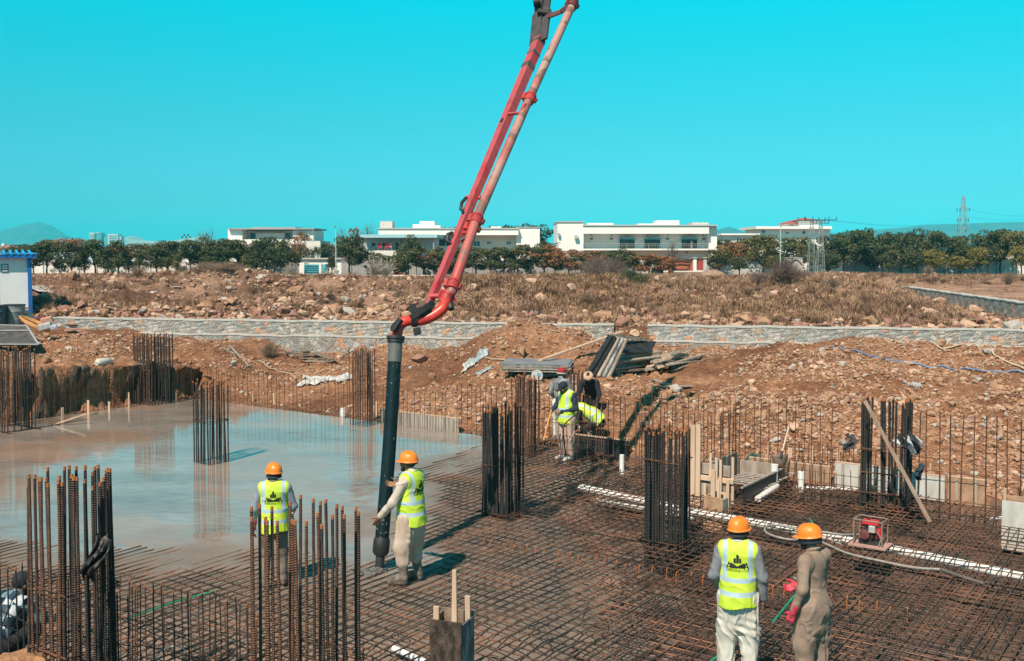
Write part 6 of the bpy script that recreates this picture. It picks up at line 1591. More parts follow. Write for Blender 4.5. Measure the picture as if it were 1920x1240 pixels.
# H4: main
root = empty('main_white_house', (X_(1195, 95), 95 * YS, 0)); Y = 95
bxp(1045, 1094, 417, None, Y - 1.2, 11, 'left_block', WHITE, root); bxp(1044, 1096, 415, 417, Y - 1.3, 11.2, 'cornice', BAND, root)
bxp(1094, 1329, 424, 438.5, Y - 1.6, 12, 'parapet_band', WHITE, root); bxp(1093, 1345, 421.8, 423.9, Y - 1.7, 12.2, 'cornice', BAND, root); bxp(1329, 1344, 424, None, Y - 1.0, 11, 'right_block', WHITE, root)
bxp(1094, 1329, 438.7, 470, Y + .5, 9, 'upper_wall', WHITE, root); bxp(1094, 1331, 466.5, 469.5, Y - 1.6, 2.1, 'balcony_slab', WHITE, root); bxp(1094, 1329, 469.6, None, Y - .3, 9, 'lower_wall', CREAM, root)
bxp(1231, 1273, 413.5, 421.7, Y + 2, 4, 'stair_tower', WHITE, root); bxp(1196, 1231, 419.5, 421.7, Y + 1, 4, 'roof_parapet', WHITE, root); bxp(1101, 1150, 418.5, 421.7, Y + 1, 3, 'roof_parapet', WHITE, root); bxp(1297, 1328, 417.5, 421.7, Y + 1, 3, 'water_tank_screen', M('screen_block', (.5, .46, .42)), root)
TL = M('awning_teal2', (.03, .30, .34), (.05, .42, .48), scale=3); DOORG = M('door_glass', (.05, .03, .028), (.03, .09, .10), scale=1.2, rough=.12)
for a_, b_ in ((1162, 1189), (1209, 1237), (1278, 1306)):
    window(a_, b_, 450, 466, Y + .45, root, 2, frame=M('frame_brown', (.12, .06, .05)), glass=DOORG); bxp(a_ - 1, b_ + 3, 446.5, 449, Y - .2, .7, 'awning', TL, root); off = Vector(root.location)
    bxp(a_ + 6, a_ + 14, 441.5, 446, Y - .0, .45, 'air_conditioner', PALE, root)
for x in (1106, 1143, 1248, 1316): window(x, x + 6, 446, 450, Y + .45, root, 0)
for x in (1108, 1146, 1251, 1317): bxp(x, x + 1.6, 440, 442, Y + .4, .12, 'wall_lamp', BLK, root)
bxp(1077, 1084, 441, 447, Y - 1.6, .4, 'air_conditioner', PALE, root); bxp(1046, 1050, 437, 443, Y - 1.5, .3, 'air_conditioner', GREYR, root)
RL = M('rail_grey', (.42, .39, .37)); m = MB(); off = Vector(root.location)
for k in range(70): 
    x = 1094 + k * 234 / 69; a = A(x, 466.5, Y - 1.5) - off; b2 = A(x, 457.5, Y - 1.5) - off; m.tube([a, b2], .012 if k % 6 else .03, 4)
m.tube([A(1094, 457.5, Y - 1.5) - off, A(1329, 457.5, Y - 1.5) - off], .025, 4); m.tube([A(1094, 461, Y - 1.5) - off, A(1329, 461, Y - 1.5) - off], .015, 4); m.build('balcony_railing', RL, root)
for x in (1268, 1286): bxp(x, x + 2.2, 472, 475, Y - .35, .1, 'wall_lamp', BLK, root)
bxp(1295, 1298, 452, 466, Y - .6, .3, 'grey_cabinet', GREYR, root)
tag(root, 'main white two storey house with long balcony and teal awnings', 'house')
# H5, H6 at right
root = empty('low_white_house', (X_(1390, 125), 125 * YS, 0)); bxp(1354, 1420, 441, None, 125, 8, 'wall', CREAM, root); bxp(1352, 1425, 438, 441, 124.5, 9, 'roof_slab', WHITE, root); window(1380, 1390, 447, 453, 124.95, root, 1); tag(root, 'low white house just right of the main house', 'house')
root = empty('red_roofed_villa', (X_(1485, 135), 135 * YS, 0)); Y = 135
bxp(1424, 1556, 430, None, Y, 12, 'wall', WHITE, root); bxp(1417, 1559, 424.5, 429.5, Y - 1, 14, 'roof_slab', WHITE, root); bxp(1470, 1498, 420, 424.5, Y + 2, 4, 'lantern_room', WHITE, root); bxp(1498, 1534, 413, 424.4, Y + 1, 6, 'tower', WHITE, root)
window(1479, 1487, 422, 424, Y + 1.95, root, 1); window(1427, 1434, 432, 437, Y - .04, root, 1); window(1504, 1509, 433, 439, Y - .04, root, 0); window(1472, 1478, 435, 438, Y - .04, root, 1)
def hip(x0, x1, yt, yb, Yc, dep, nm, mat, root):
    off = Vector(root.location); xa, xb = X_(x0, Yc), X_(x1, Yc); z0, z1 = Z_(yb, Yc), Z_(yt, Yc); cxm = (xa + xb) / 2; ym = Yc * YS + dep / 2
    v = [Vector(p) - off for p in ((xa, Yc * YS, z0), (xb, Yc * YS, z0), (xb, Yc * YS + dep, z0), (xa, Yc * YS + dep, z0), (cxm - .1, ym, z1), (cxm + .1, ym, z1))]
    MB().add(v, [(0, 1, 5, 4), (1, 2, 5), (2, 3, 4, 5), (3, 0, 4), (3, 2, 1, 0)]).build(nm, mat, root)
hip(1468, 1500, 414, 420, Y + 1.5, 5, 'roof', ROOFR, root); hip(1496, 1536, 407.5, 413, Y + .5, 7, 'roof', ROOFR, root)
tag(root, 'white villa with two small red tiled roofs at right', 'house')
root = empty('brown_roofed_house', (X_(10, 120), 120 * YS, 0)); bxp(-20, 14, 466, None, 120, 8, 'wall', CREAM, root); hip(-24, 18, 459, 466, 119.5, 9, 'roof', M('roof_brown', (.30, .14, .10), (.4, .2, .15), scale=9), root); bxp(4, 8, 457, 461, 122, 1, 'chimney', WHITE, root); tag(root, 'small cream house with a brown roof behind the blue cabin', 'house')
# far towers
root = empty('office_tower', (X_(180, 1500), 1500 * YS, 0)); TG = M('tower_glass', (.10, .30, .34), (.14, .36, .40), scale=.05, rough=.2); TW_ = M('tower_white', (.62, .60, .57), rough=.7)
bxp(169, 191, 438, None, 1500, 22, 'glass_block', TG, root); bxp(168, 178, 437, None, 1497, 26, 'white_block', TW_, root); bxp(170, 189, 436.6, 438, 1499, 20, 'crown', TW_, root)
for k in range(9): bxp(168.2, 177.8, 440 + k * 4, 441.4 + k * 4, 1496.4, .5, 'window_band', TG, root)
tag(root, 'tall hazy glass office tower, left of the two blocks on the skyline', 'tower')
root = empty('office_tower', (X_(212, 1500), 1500 * YS, 0))
bxp(203, 222, 439, None, 1500, 22, 'white_block', TW_, root); bxp(196, 202.8, 444, None, 1502, 22, 'glass_block', TG, root); bxp(222.2, 228, 443, None, 1503, 18, 'side_block', TW_, root)
for k in range(10): bxp(205, 220, 442 + k * 4, 443.6 + k * 4, 1499.4, .5, 'window_band', TG, root)
tag(root, 'hazy white office tower, right of the two blocks on the skyline', 'tower')
# hills
def hills(name, prof, Y, depth, c1, c2, seed):
    prof = [(x, A(x, y, Y).z) for x, y in prof]; xs_ = np.array([X_(p[0], Y) for p in prof]); zs_ = np.array([p[1] for p in prof])
    nx, ny = 260, 46; gx = np.linspace(xs_[0], xs_[-1], nx); gy = np.linspace(0, 1, ny)
    XX_, TT = np.meshgrid(gx, gy, indexing='ij'); ridge = np.interp(XX_, xs_, zs_)
    fall = np.exp(-((TT - .5) / .22) ** 2)
    sc = depth / 6
    Z = (ridge + fbm(XX_, TT * depth, sc, 4, seed) * .03 * ridge) * fall + (np.abs(fbm(XX_, TT * depth, sc * .5, 4, seed + 3))) * .18 * ridge * fall * (1 - fall) * 4 - 2
    YY_ = Y * YS + (TT - .5) * depth
    ii = np.arange(nx * ny).reshape(nx, ny); Fq = np.stack([ii[:-1, :-1], ii[1:, :-1], ii[1:, 1:], ii[:-1, 1:]], -1).reshape(-1, 4)
    o = np_mesh(name, np.stack([XX_, YY_, Z], -1).reshape(-1, 3), Fq, M(name + '_rock', c1, c2, scale=.01, rough=.95, coords='Object', detail=8), smooth=True)
    return tag(o, kind='structure')
hills('near_hill', [(-160, 470), (-60, 445), (-20, 433), (10, 434), (38, 425), (60, 419), (78, 417), (92, 421), (104, 432), (118, 440), (128, 452), (150, 462), (190, 470)], 4200, 1300, (.05, .075, .07), (.10, .11, .09), 1)
hills('far_hills', [(100, 470), (170, 455), (200, 452), (240, 449), (252, 441), (262, 449), (300, 452), (330, 450), (375, 444), (400, 450), (430, 455), (560, 452), (640, 456), (760, 462), (800, 470)], 3300, 1100, (.34, .28, .24), (.55, .48, .42), 2)
hills('east_hills', [(1200, 470), (1290, 455), (1350, 428), (1365, 424), (1385, 432), (1420, 440), (1520, 440), (1600, 432), (1700, 424), (1760, 420), (1850, 415), (1930, 413), (2100, 412), (2400, 440)], 2400, 900, (.03, .06, .07), (.07, .09, .09), 3)
# masts and lamps
STEEL = M('galvanised', (.34, .37, .36), (.42, .45, .44), rough=.5, metal=.3)
def lattice(px, py0, pyt, Y, w0, w1, arms, label, r=.022, n=9, zb=1.7, arm_y=()):
    root = empty('lattice_mast', (X_(px, Y), Y * YS, zb)); ht = Z_(pyt, Y) - zb; m = MB()
    for k in range(n):
        a, b2 = ht * k / n, ht * (k + 1) / n; wa, wb = lerp(w0, w1, k / n) / 2, lerp(w0, w1, (k + 1) / n) / 2
        cs = lambda w, z: [Vector((-w, -w, z)), Vector((w, -w, z)), Vector((w, w, z)), Vector((-w, w, z))]
        A_, B2 = cs(wa, a), cs(wb, b2)
        for i in range(4):
            m.tube([A_[i], B2[i]], r, 4); m.tube([A_[i], B2[(i + 1) % 4]], r * .6, 3); m.tube([A_[(i + 1) % 4], B2[i]], r * .6, 3)
    m.build('lattice_body', STEEL, root)
    for z, L in arms:
        m = MB(); m.bar((-L / 2, 0, ht * z), (L / 2, 0, ht * z), r * 3, r * 3); m.build('cross_arm', BLK if r < .05 else STEEL, root)
        for sx in (-.95, -.5, .5, .95): MB().tube([(sx * L / 2, 0, ht * z), (sx * L / 2, 0, ht * z + (.35 if r < .05 else -2.5))], r * 1.6, 6).build('insulator', BLK, root)
    return tag(root, label, 'lattice mast')
lattice(1521, 505, 412, 79, .85, .22, [(.985, 3.0)], 'steel lattice power mast, left of the pair at right'); lattice(1538, 505, 411, 78, .85, .22, [(.985, 3.4), (.93, 1.7)], 'steel lattice power mast, right of the pair at right')
lattice(1804, 470, 368, 520, 9, 1.2, [(.80, 9), (.62, 8), (.45, 8)], 'tall far transmission tower over the right tree row', r=.17, n=10)
def lamp(px, pyt, Y, label, arm=1.0, r=.06):
    root = empty('street_lamp', (X_(px, Y), Y * YS, 1.7)); ht = Z_(pyt, Y) - 1.7
    MB().tube([(0, 0, 0), (0, 0, ht * .96)], [r, r * .6], 8).build('pole', M('lamp_pole', (.40, .52, .50), (.46, .56, .54)), root, smooth=True); MB().tube([(0, 0, ht * .96), (0, -.2, ht), (0, -arm, ht + .02)], r * .5, 6).build('arm', STEEL, root); MB().box((0, -arm - .15, ht), (.16, .45, .08)).build('lamp_head', STEEL, root)
    return tag(root, label, 'street lamp')
lamp(630, 425, 76, 'thin tall street lamp left of the grey porch house'); lamp(1463, 422, 77, 'street lamp on a pale pole left of the lattice masts', arm=.6)
for px, lb in ((350, 'floodlight mast with a small head, left of two on the left skyline'), (385, 'floodlight mast with a tilted head, right of two on the left skyline')):
    root = empty('floodlight_mast', (X_(px, 300), 300 * YS, 1.7)); ht = Z_(445, 300) - 1.7; MB().tube([(0, 0, 0), (0, 0, ht)], .22, 6).build('pole', STEEL, root); m = MB()
    for k in range(5): m.box(((k - 2) * .8, 0, ht + (k % 2) * .9), (.6, .4, .7), rz=.3)
    m.build('lamp_bank', BLK, root); tag(root, lb, 'floodlight mast')
# overhead wires
for z0_, (xa, ya, Ya), (xb, yb, Yb_), lb in ((0, (1538, 412, 78), (1804, 388, 520), 'upper wire running from the lattice mast to the far tower'), (1, (1804, 388, 520), (2000, 398, 400), 'wire leaving the far transmission tower to the right'), (2, (1804, 405, 520), (2050, 395, 400), 'second wire leaving the far transmission tower to the right')):
    a, b2 = A(xa, ya, Ya), A(xb, yb, Yb_); P = []
    for j in range(17):
        t = j / 16; q = a.lerp(b2, t); q.z -= 4 * (8 if z0_ else 10) * t * (1 - t) * .5; P.append(q)
    tag(MB().tube(P, .05 if ya < 410 and xa > 1600 else .018, 4).build('power_line', BLK), lb, 'power line')
o = MB(); 
for k in range(24):
    a = k * 6.2832 / 24; 
v, f = ICO3; v = v * np.array([1.5, 1.2, .9]); v[:, 2] = np.maximum(v[:, 2], -.1); v = v + .12 * np.stack([vnoise(v[:, 0] * 4, v[:, 1] * 4, v[:, 2] * 4, seed=k) for k in (1, 2, 3)], -1)
o = np_mesh('earth_pile', v, f, M('pile_earth', (.24, .15, .10), (.36, .24, .17), scale=4, rough=.95), smooth=True); o.location = (X_(1337, 76), 76 * YS, 1.65); tag(o, 'low heap of brown earth before the right wall near the red door', 'earth pile')
# people sized haze: the air itself
hz = MB().box((0, 4300, 88), (11000, 9400, 200)).build('haze', M('x_tmp', (1, 1, 1)), None)
hm = bpy.data.materials.new('haze_air'); hm.use_nodes = True; n, l = hm.node_tree.nodes, hm.node_tree.links; n.clear()
vo_ = n.new('ShaderNodeVolumePrincipled'); vo_.inputs['Color'].default_value = (.06, .80, .95, 1); vo_.inputs['Density'].default_value = 2.0e-4; vo_.inputs['Anisotropy'].default_value = -0.4
oo = n.new('ShaderNodeOutputMaterial'); l.new(vo_.outputs[0], oo.inputs['Volume']); hz.data.materials.clear(); hz.data.materials.append(hm); tag(hz, 'thin blue air over the whole valley', 'haze', kind='stuff')
# ------------------------------------------------------------------ people: signed distance bodies, polygonised with surface nets
def surface_nets(D, org, h):
    nx, ny, nz = D.shape
    ins = D < 0
    c = [D[i:nx - 1 + i, j:ny - 1 + j, k:nz - 1 + k] for i in (0, 1) for j in (0, 1) for k in (0, 1)]
    s = sum((x < 0).astype(np.int8) for x in c)
    act = (s > 0) & (s < 8)
    I = np.argwhere(act); idx = -np.ones(act.shape, dtype=np.int64); idx[act] = np.arange(len(I))
    acc = np.zeros((len(I), 3)); cnt = np.zeros(len(I))
    vals = [x[act] for x in c]
    corners = [(i, j, k) for i in (0, 1) for j in (0, 1) for k in (0, 1)]
    for a in range(8):
        for b in range(a + 1, 8):
            ca, cb = corners[a], corners[b]
            if sum(abs(p - q) for p, q in zip(ca, cb)) != 1: continue
            va, vb = vals[a], vals[b]; cr = (va < 0) != (vb < 0)
            t = np.where(cr, va / np.where(cr, va - vb, 1), 0)
            for d in range(3): acc[:, d] += np.where(cr, ca[d] + (cb[d] - ca[d]) * t, 0)
            cnt += cr
    V = (I + acc / np.maximum(cnt, 1)[:, None]) * h + np.array(org)
    Fq = []
    for ax in range(3):
        a1, a2 = [(1, 2), (2, 0), (0, 1)][ax]
        sl0 = [slice(1, -1)] * 3; sl0[ax] = slice(0, -1); sl1 = list(sl0); sl1[ax] = slice(1, None)
        s0, s1 = ins[tuple(sl0)], ins[tuple(sl1)]
        E = np.argwhere(s0 != s1)
        if not len(E): continue
        fl = s0[tuple(E.T)]
        P = E.copy()
        for d in range(3):
            if d != ax: P[:, d] += 1
        def cell(o1, o2):
            Q = P.copy(); Q[:, a1] -= o1; Q[:, a2] -= o2; return idx[tuple(Q.T)]
        q = np.stack([cell(1, 1), cell(0, 1), cell(0, 0), cell(1, 0)], -1)
        q[~fl] = q[~fl][:, ::-1]
        Fq.append(q)
    Fq = np.vstack(Fq); Fq = Fq[(Fq >= 0).all(1)]
    return V, Fq
class SDF:
    def __init__(s, lo, hi, h):
        s.h = h; s.lo = np.array(lo, float); n = np.ceil((np.array(hi) - s.lo) / h).astype(int) + 1
        s.n = n; s.D = np.full(n, 0.5, dtype=np.float32)
    def _sub(s, lo, hi):
        a = np.clip(((np.array(lo) - s.lo) / s.h).astype(int), 0, s.n - 1); b = np.clip(np.ceil((np.array(hi) - s.lo) / s.h).astype(int) + 1, 1, s.n)
        ax = [s.lo[i] + s.h * np.arange(a[i], b[i]) for i in range(3)]
        return tuple(slice(a[i], b[i]) for i in range(3)), np.meshgrid(*ax, indexing='ij')
    def merge(s, sl, d, k):
        o = s.D[sl]
        if k <= 0: s.D[sl] = np.minimum(o, d)
        else:
            hh = np.clip(.5 + .5 * (o - d) / k, 0, 1); s.D[sl] = o * (1 - hh) + d * hh - k * hh * (1 - hh)
    def cap(s, a, b, ra, rb, k=.02, sq=None, sub=False):
        """tapered capsule; sq squashes the section along a unit direction: (dir, factor)"""
        a = np.array(a, float); b = np.array(b, float); m = max(ra, rb) + k + .03
        if sq: m = m * max(1, 1 / 1) 
        sl, (X, Y, Z) = s._sub(np.minimum(a, b) - m * 1.25, np.maximum(a, b) + m * 1.25)
        P = np.stack([X - a[0], Y - a[1], Z - a[2]], -1); ab = b - a
        if sq:
            d_ = np.array(sq[0], float); d_ /= np.linalg.norm(d_); f = sq[1]
            P = P + (P @ d_)[..., None] * d_ * (1 / f - 1); ab = ab + (ab @ d_) * d_ * (1 / f - 1)
        t = np.clip((P @ ab) / max(ab @ ab, 1e-9), 0, 1); Q = P - t[..., None] * ab
        d = np.sqrt((Q * Q).sum(-1)) - (ra + (rb - ra) * t)
        if sq: d = d * min(1, .5 + .5 * sq[1])
        d = d.astype(np.float32)
        if sub: s.D[sl] = np.maximum(s.D[sl], -d)
        else: s.merge(sl, d, k)
        return s
    def ell(s, c, r, k=.02, R=None, sub=False):
        c = np.array(c, float); r = np.array(r, float); m = r.max() + k + .02
        sl, (X, Y, Z) = s._sub(c - m, c + m); P = np.stack([X - c[0], Y - c[1], Z - c[2]], -1)
        if R is not None: P = P @ np.array(R)
        q = np.sqrt(((P / r) ** 2).sum(-1)); g = np.sqrt(((P / r ** 2) ** 2).sum(-1)); d = (q * (q - 1) / np.maximum(g, 1e-6)).astype(np.float32)
        if sub: s.D[sl] = np.maximum(s.D[sl], -d)
        else: s.merge(sl, d, k)
        return s
    def field(s, fn, box=None):
        sl, (X, Y, Z) = s._sub(s.lo, s.lo + s.h * (s.n - 1)); s.D[sl] = fn(s.D[sl], X, Y, Z).astype(np.float32); return s
    def folds(s, amp, freq, seed, vdir=(0, 0, 1)):
        """cloth folds: ridged waves warped by smooth noise"""
        def fn(D, X, Y, Z):
            near = np.abs(D) < .05
            x, y, z = X[near], Y[near], Z[near]
            w = vnoise(x * 4 + seed, y * 4, z * 3, seed=seed) * 1.6 + vnoise(x * 9, y * 9, z * 7 + seed, seed=seed + 1) * .7
            r = 1 - np.abs(np.sin((x * vdir[0] + y * vdir[1] + z * vdir[2]) * freq + w * 2.4))
            fine = vnoise(x * 22, y * 22, z * 14, seed=seed + 2)
            out = D.copy(); out[near] -= amp * (r ** 2 - .4) + amp * .25 * fine; return out
        return s.field(fn)
    def mesh(s, name, mat, parent, smooth=True, M4=None, relax=1):
        s.D[0], s.D[-1], s.D[:, 0], s.D[:, -1], s.D[:, :, 0], s.D[:, :, -1] = .5, .5, .5, .5, .5, .5
        V, Fq = surface_nets(s.D, s.lo, s.h)
        o = np_mesh(name, V, Fq, mat, parent, smooth=smooth)
        return o
V3 = lambda *a: np.array(a, float)
SKIN = M('skin', (.21, .105, .062), (.27, .14, .085), scale=12, rough=.6)
HAIR = M('hair_black', (.008, .007, .007), (.02, .017, .015), scale=30, rough=.7)
HELM = M('helmet_orange', (.90, .22, .018), (.80, .27, .06), scale=14, rough=.28, rough2=.5, spec=.5, ramp=(.5, .75))
HELM_IN = M('helmet_strap', (.02, .02, .025), rough=.7)
GLOVE = M('glove_pink', (.66, .05, .10), (.58, .05, .09), scale=10, rough=.55); GLOVE_D = M('glove_red', (.42, .025, .05), (.3, .02, .04), rough=.6)
BOOT = M('boot_mud', (.06, .05, .045), (.24, .185, .15), scale=9, rough=.7, ramp=(.35, .6), bump=.3)
BOOT_T = M('boot_top', (.012, .011, .012), rough=.5)
CL = lambda n, a, b=None: M(n, a, b or tuple(x * .82 for x in a), scale=4, rough=.85, bump=.15, bscale=60)

def vest_material(name, zc, mid_y):
    """lime cloth with two reflective hoops and two shoulder bands, in the wearer's own axes"""
    m = bpy.data.materials.new(name); m.use_nodes = True; n, l = m.node_tree.nodes, m.node_tree.links; b = n['Principled BSDF']
    b.inputs['Roughness'].default_value = .6
    t = n.new('ShaderNodeTexCoord'); sp = n.new('ShaderNodeSeparateXYZ'); l.new(t.outputs['Object'], sp.inputs[0])
    def mth(op, a, c=None, v=None):
        x = n.new('ShaderNodeMath'); x.operation = op
        if isinstance(a, float): x.inputs[0].default_value = a
        else: l.new(a, x.inputs[0])
        if c is not None:
            if isinstance(c, float): x.inputs[1].default_value = c
            else: l.new(c, x.inputs[1])
        return x.outputs[0]
    def band(src, c, w):
        return mth('LESS_THAN', mth('ABSOLUTE', mth('SUBTRACT', src, float(c))), float(w))
    z = sp.outputs['Z']; ax = mth('ABSOLUTE', sp.outputs['X'])
    h1, h2 = band(z, zc[0], .026), band(z, zc[1], .026)
    vb = mth('MULTIPLY', band(ax, .135, .024), mth('GREATER_THAN', z, float(zc[0])))
    ref = mth('MAXIMUM', mth('MAXIMUM', h1, h2), vb)
    no = n.new('ShaderNodeTexNoise'); no.inputs['Scale'].default_value = 5; l.new(t.outputs['Object'], no.inputs['Vector'])
    r = n.new('ShaderNodeValToRGB'); r.color_ramp.elements[0].color = (.46, .66, .03, 1); r.color_ramp.elements[1].color = (.66, .80, .08, 1); r.color_ramp.elements[0].position = .35; r.color_ramp.elements[1].position = .65; l.new(no.outputs['Fac'], r.inputs[0])
    mx = n.new('ShaderNodeMix'); mx.data_type = 'RGBA'; l.new(ref, mx.inputs['Factor']); l.new(r.outputs[0], mx.inputs['A']); mx.inputs['B'].default_value = (.42, .55, .62, 1)
    l.new(mx.outputs['Result'], b.inputs['Base Color'])
    nb = n.new('ShaderNodeTexNoise'); nb.inputs['Scale'].default_value = 26; l.new(t.outputs['Object'], nb.inputs['Vector'])
    bu = n.new('ShaderNodeBump'); bu.inputs['Strength'].default_value = .25; bu.inputs['Distance'].default_value = .01; l.new(nb.outputs['Fac'], bu.inputs['Height']); l.new(bu.outputs[0], b.inputs['Normal'])
    return m
LOGO = M('logo_black', (.015, .02, .012), rough=.7)

def hand(S, wrist, d, palm_n, thumb_side, curl=.5, L=.185, r=.0085, spread=.12, k=.006):
    """palm and five separate bent fingers from the wrist along d; palm_n points out of the palm"""
    d = V3(*d); d /= np.linalg.norm(d); pn = V3(*palm_n); pn -= d * (pn @ d); pn /= np.linalg.norm(pn); sd = np.cross(d, pn) * thumb_side
    w = V3(*wrist)
    S.cap(w, w + d * L * .22, .026, .030, .012, sq=(pn, .62))
    S.cap(w + d * L * .2 + sd * .014, w + d * L * .46 + sd * .022, .026, .022, .012, sq=(pn, .55)); S.cap(w + d * L * .2 - sd * .012, w + d * L * .44 - sd * .022, .026, .021, .012, sq=(pn, .55))
    for i, (off, ln) in enumerate(((.030, .40), (.0105, .45), (-.010, .42), (-.029, .33))):
        p = w + d * L * .47 + sd * off; dd = d + sd * spread * (1.5 - i) * .35; dd /= np.linalg.norm(dd)
        for j, (f, rr) in enumerate(((.45, 1.0), (.32, .93), (.23, .86))):
            ang = curl * (.5 + .55 * j); e = dd * math.cos(ang) + pn * math.sin(ang); e /= np.linalg.norm(e)
            q = p + e * L * ln * f; S.cap(p, q, r * rr, r * rr * .95, k if j == 0 else .003); p = q
            dd = e
    p = w + d * L * .12 + sd * .030
    for j, (f, rr) in enumerate(((.22, 1.35), (.17, 1.1), (.13, .98))):
        e = d * (.62 + .12 * j) + sd * (.72 - .28 * j) + pn * (.30 + .25 * j) * (.6 + curl); e /= np.linalg.norm(e); q = p + e * L * f; S.cap(p, q, r * rr, r * rr * .95, .008 if j == 0 else .004); p = q

def head_R(yaw, pitch, roll=0.0):
    return np.array((Matrix.Rotation(yaw, 3, 'Z') @ Matrix.Rotation(-pitch, 3, 'X') @ Matrix.Rotation(roll, 3, 'Y')))
def person(px, Y, z, face, label, J, vox=.008, group=None, helmet='orange', vest=True, shirt=None, trousers=None, shirt_tail=.86, vest_hem=.80, sleeve=1.0, boots=True, gloves=(None, None),
           curls=(.5, .5), head=(0, 0, 0), height=1.72, logo=True, beard=True, shalwar=True, cuff=.13, scale=1.0, band=None, hands_dir=(None, None), palm=(None, None), vest_front=False, collar=None, boot_h=.36, shoe=None, tail_mat=None, trouser_tuck=None, swag=True):
    """face = heading the body faces (radians, 0 = +x of the world); J overrides joints in body axes (x to the person's right... +y forward)"""
    x = A(px, 600, Y).x if not isinstance(px, Vector) else px.x
    root = empty('person', (x, Y * YS, z), face - math.pi / 2); root.scale = (scale,) * 3
    j = dict(pelvis=(0, 0, .92), waist=(0, .01, 1.08), chest=(0, .0, 1.28), neck=(0, -.01, 1.46), head=(0, .03, 1.60),
             sr=(.18, -.01, 1.40), sl=(-.18, -.01, 1.40), er=(.235, -.02, 1.13), el=(-.235, -.02, 1.13), wr=(.25, .05, .90), wl=(-.25, .05, .90),
             hr=(.095, 0, .88), hl=(-.095, 0, .88), kr=(.115, .03, .49), kl=(-.115, .03, .49), ar=(.115, -.02, .10), al=(-.115, -.02, .10), fr=(.125, .15, .045), fl=(-.125, .15, .045))
    j.update(J); j = {k: V3(*v) for k, v in j.items()}
    allp = np.array(list(j.values())); lo = allp.min(0) - .26; hi = allp.max(0) + .28; lo[2] = max(lo[2], -.02) if z is not None else lo[2]
    up = j['chest'] - j['pelvis']; up /= np.linalg.norm(up)
    across = j['sr'] - j['sl']; across /= np.linalg.norm(across); fwd = np.cross(up, across); fwd /= np.linalg.norm(fwd)
    Hc, hR = j['head'], head_R(*head)
    hx = lambda a: Hc + hR @ V3(*a)
    # ---- body
    S = SDF(lo, hi, vox)
    S.cap(j['pelvis'], j['waist'], .125, .115, .05, sq=(fwd, .72)).cap(j['waist'], j['chest'], .118, .145, .05, sq=(fwd, .68)).cap(j['sl'] * .8 + j['neck'] * .2 - up * .02, j['sr'] * .8 + j['neck'] * .2 - up * .02, .062, .062, .05)
    S.cap(j['neck'] - up * .04, hx((0, -.012, -.06)), .060, .052, .03)
    S.ell(hx((0, -.008, .028)), (.076, .096, .092), .01, hR); S.ell(hx((0, .026, -.045)), (.056, .066, .066), .03, hR); S.cap(hx((0, .066, -.09)), hx((0, .060, -.075)), .024, .03, .02)
    S.cap(hx((0, .092, .012)), hx((0, .112, -.022)), .009, .0135, .008); S.cap(hx((-.03, .083, .026)), hx((.03, .083, .026)), .011, .011, .012)
    for sx in (-1, 1):
        S.ell(hx((sx * .032, .096, .008)), (.015, .010, .010), 0, hR, sub=True); S.ell(hx((sx * .078, -.004, -.012)), (.010, .020, .031), .006, hR); S.ell(hx((sx * .04, .07, -.02)), (.02, .02, .018), .015, hR)
    S.cap(hx((-.018, .094, -.052)), hx((.018, .094, -.052)), .007, .007, .005); S.cap(hx((-.014, .092, -.064)), hx((.014, .092, -.064)), .007, .007, .005)
    for s_, sx in (('r', 1), ('l', -1)):
        sh, eb, wr = j['s' + s_], j['e' + s_], j['w' + s_]
        S.cap(sh, eb, .050, .038, .03).cap(eb, wr, .039, .026, .02)
        d = wr - eb if hands_dir[0 if s_ == 'r' else 1] is None else V3(*hands_dir[0 if s_ == 'r' else 1])
        pn = palm[0 if s_ == 'r' else 1] or (-sx, .25, 0)
        if gloves[0 if s_ == 'r' else 1] is None: hand(S, wr, d, pn, 1 if np.cross(d, V3(*pn)) @ V3(0, 1, .3) > 0 else -1, curls[0 if s_ == 'r' else 1], r=.0092)
        else: S.cap(wr, wr + d / np.linalg.norm(d) * .05, .026, .026, .01)
        hp_, kn, an, ft = j['h' + s_], j['k' + s_], j['a' + s_], j['f' + s_]
        S.cap(hp_, kn, .085, .055, .04).cap(kn, an, .056, .036, .03).cap(an, ft, .038, .032, .02, sq=((0, 0, 1), .8))
    S.mesh('body', SKIN, root)
    # eyes
    e = MB()
    for sx in (-1, 1):
        c = hx((sx * .031, .087, .010)); e.lathe([(.002, -.011), (.009, -.006), (.0115, 0), (.009, .006), (.002, .011)], 10, c=c)
    e.build('eyes', M('eye', (.05, .035, .03), (.5, .48, .45), scale=60, rough=.2), root, smooth=True)
    # hair and beard
    S = SDF(Hc - .16, Hc + .18, .007 if vox > .007 else .006)
    S.ell(hx((0, -.018, .032)), (.083, .100, .097), .0, hR)
    S.field(lambda D, X, Y, Z: np.maximum(D, ((np.stack([X, Y, Z], -1) - Hc) @ hR)[..., 1] - .055 - .25 * ((np.stack([X, Y, Z], -1) - Hc) @ hR)[..., 2]))
    if beard:
        S.ell(hx((0, .040, -.075)), (.054, .062, .048), .01, hR); S.cap(hx((-.066, .01, -.03)), hx((-.03, .07, -.09)), .018, .024, .01).cap(hx((.066, .01, -.03)), hx((.03, .07, -.09)), .018, .024, .01)
        S.cap(hx((-.022, .098, -.040)), hx((.022, .098, -.040)), .0075, .0075, .004)
    S.mesh('hair', HAIR, root)
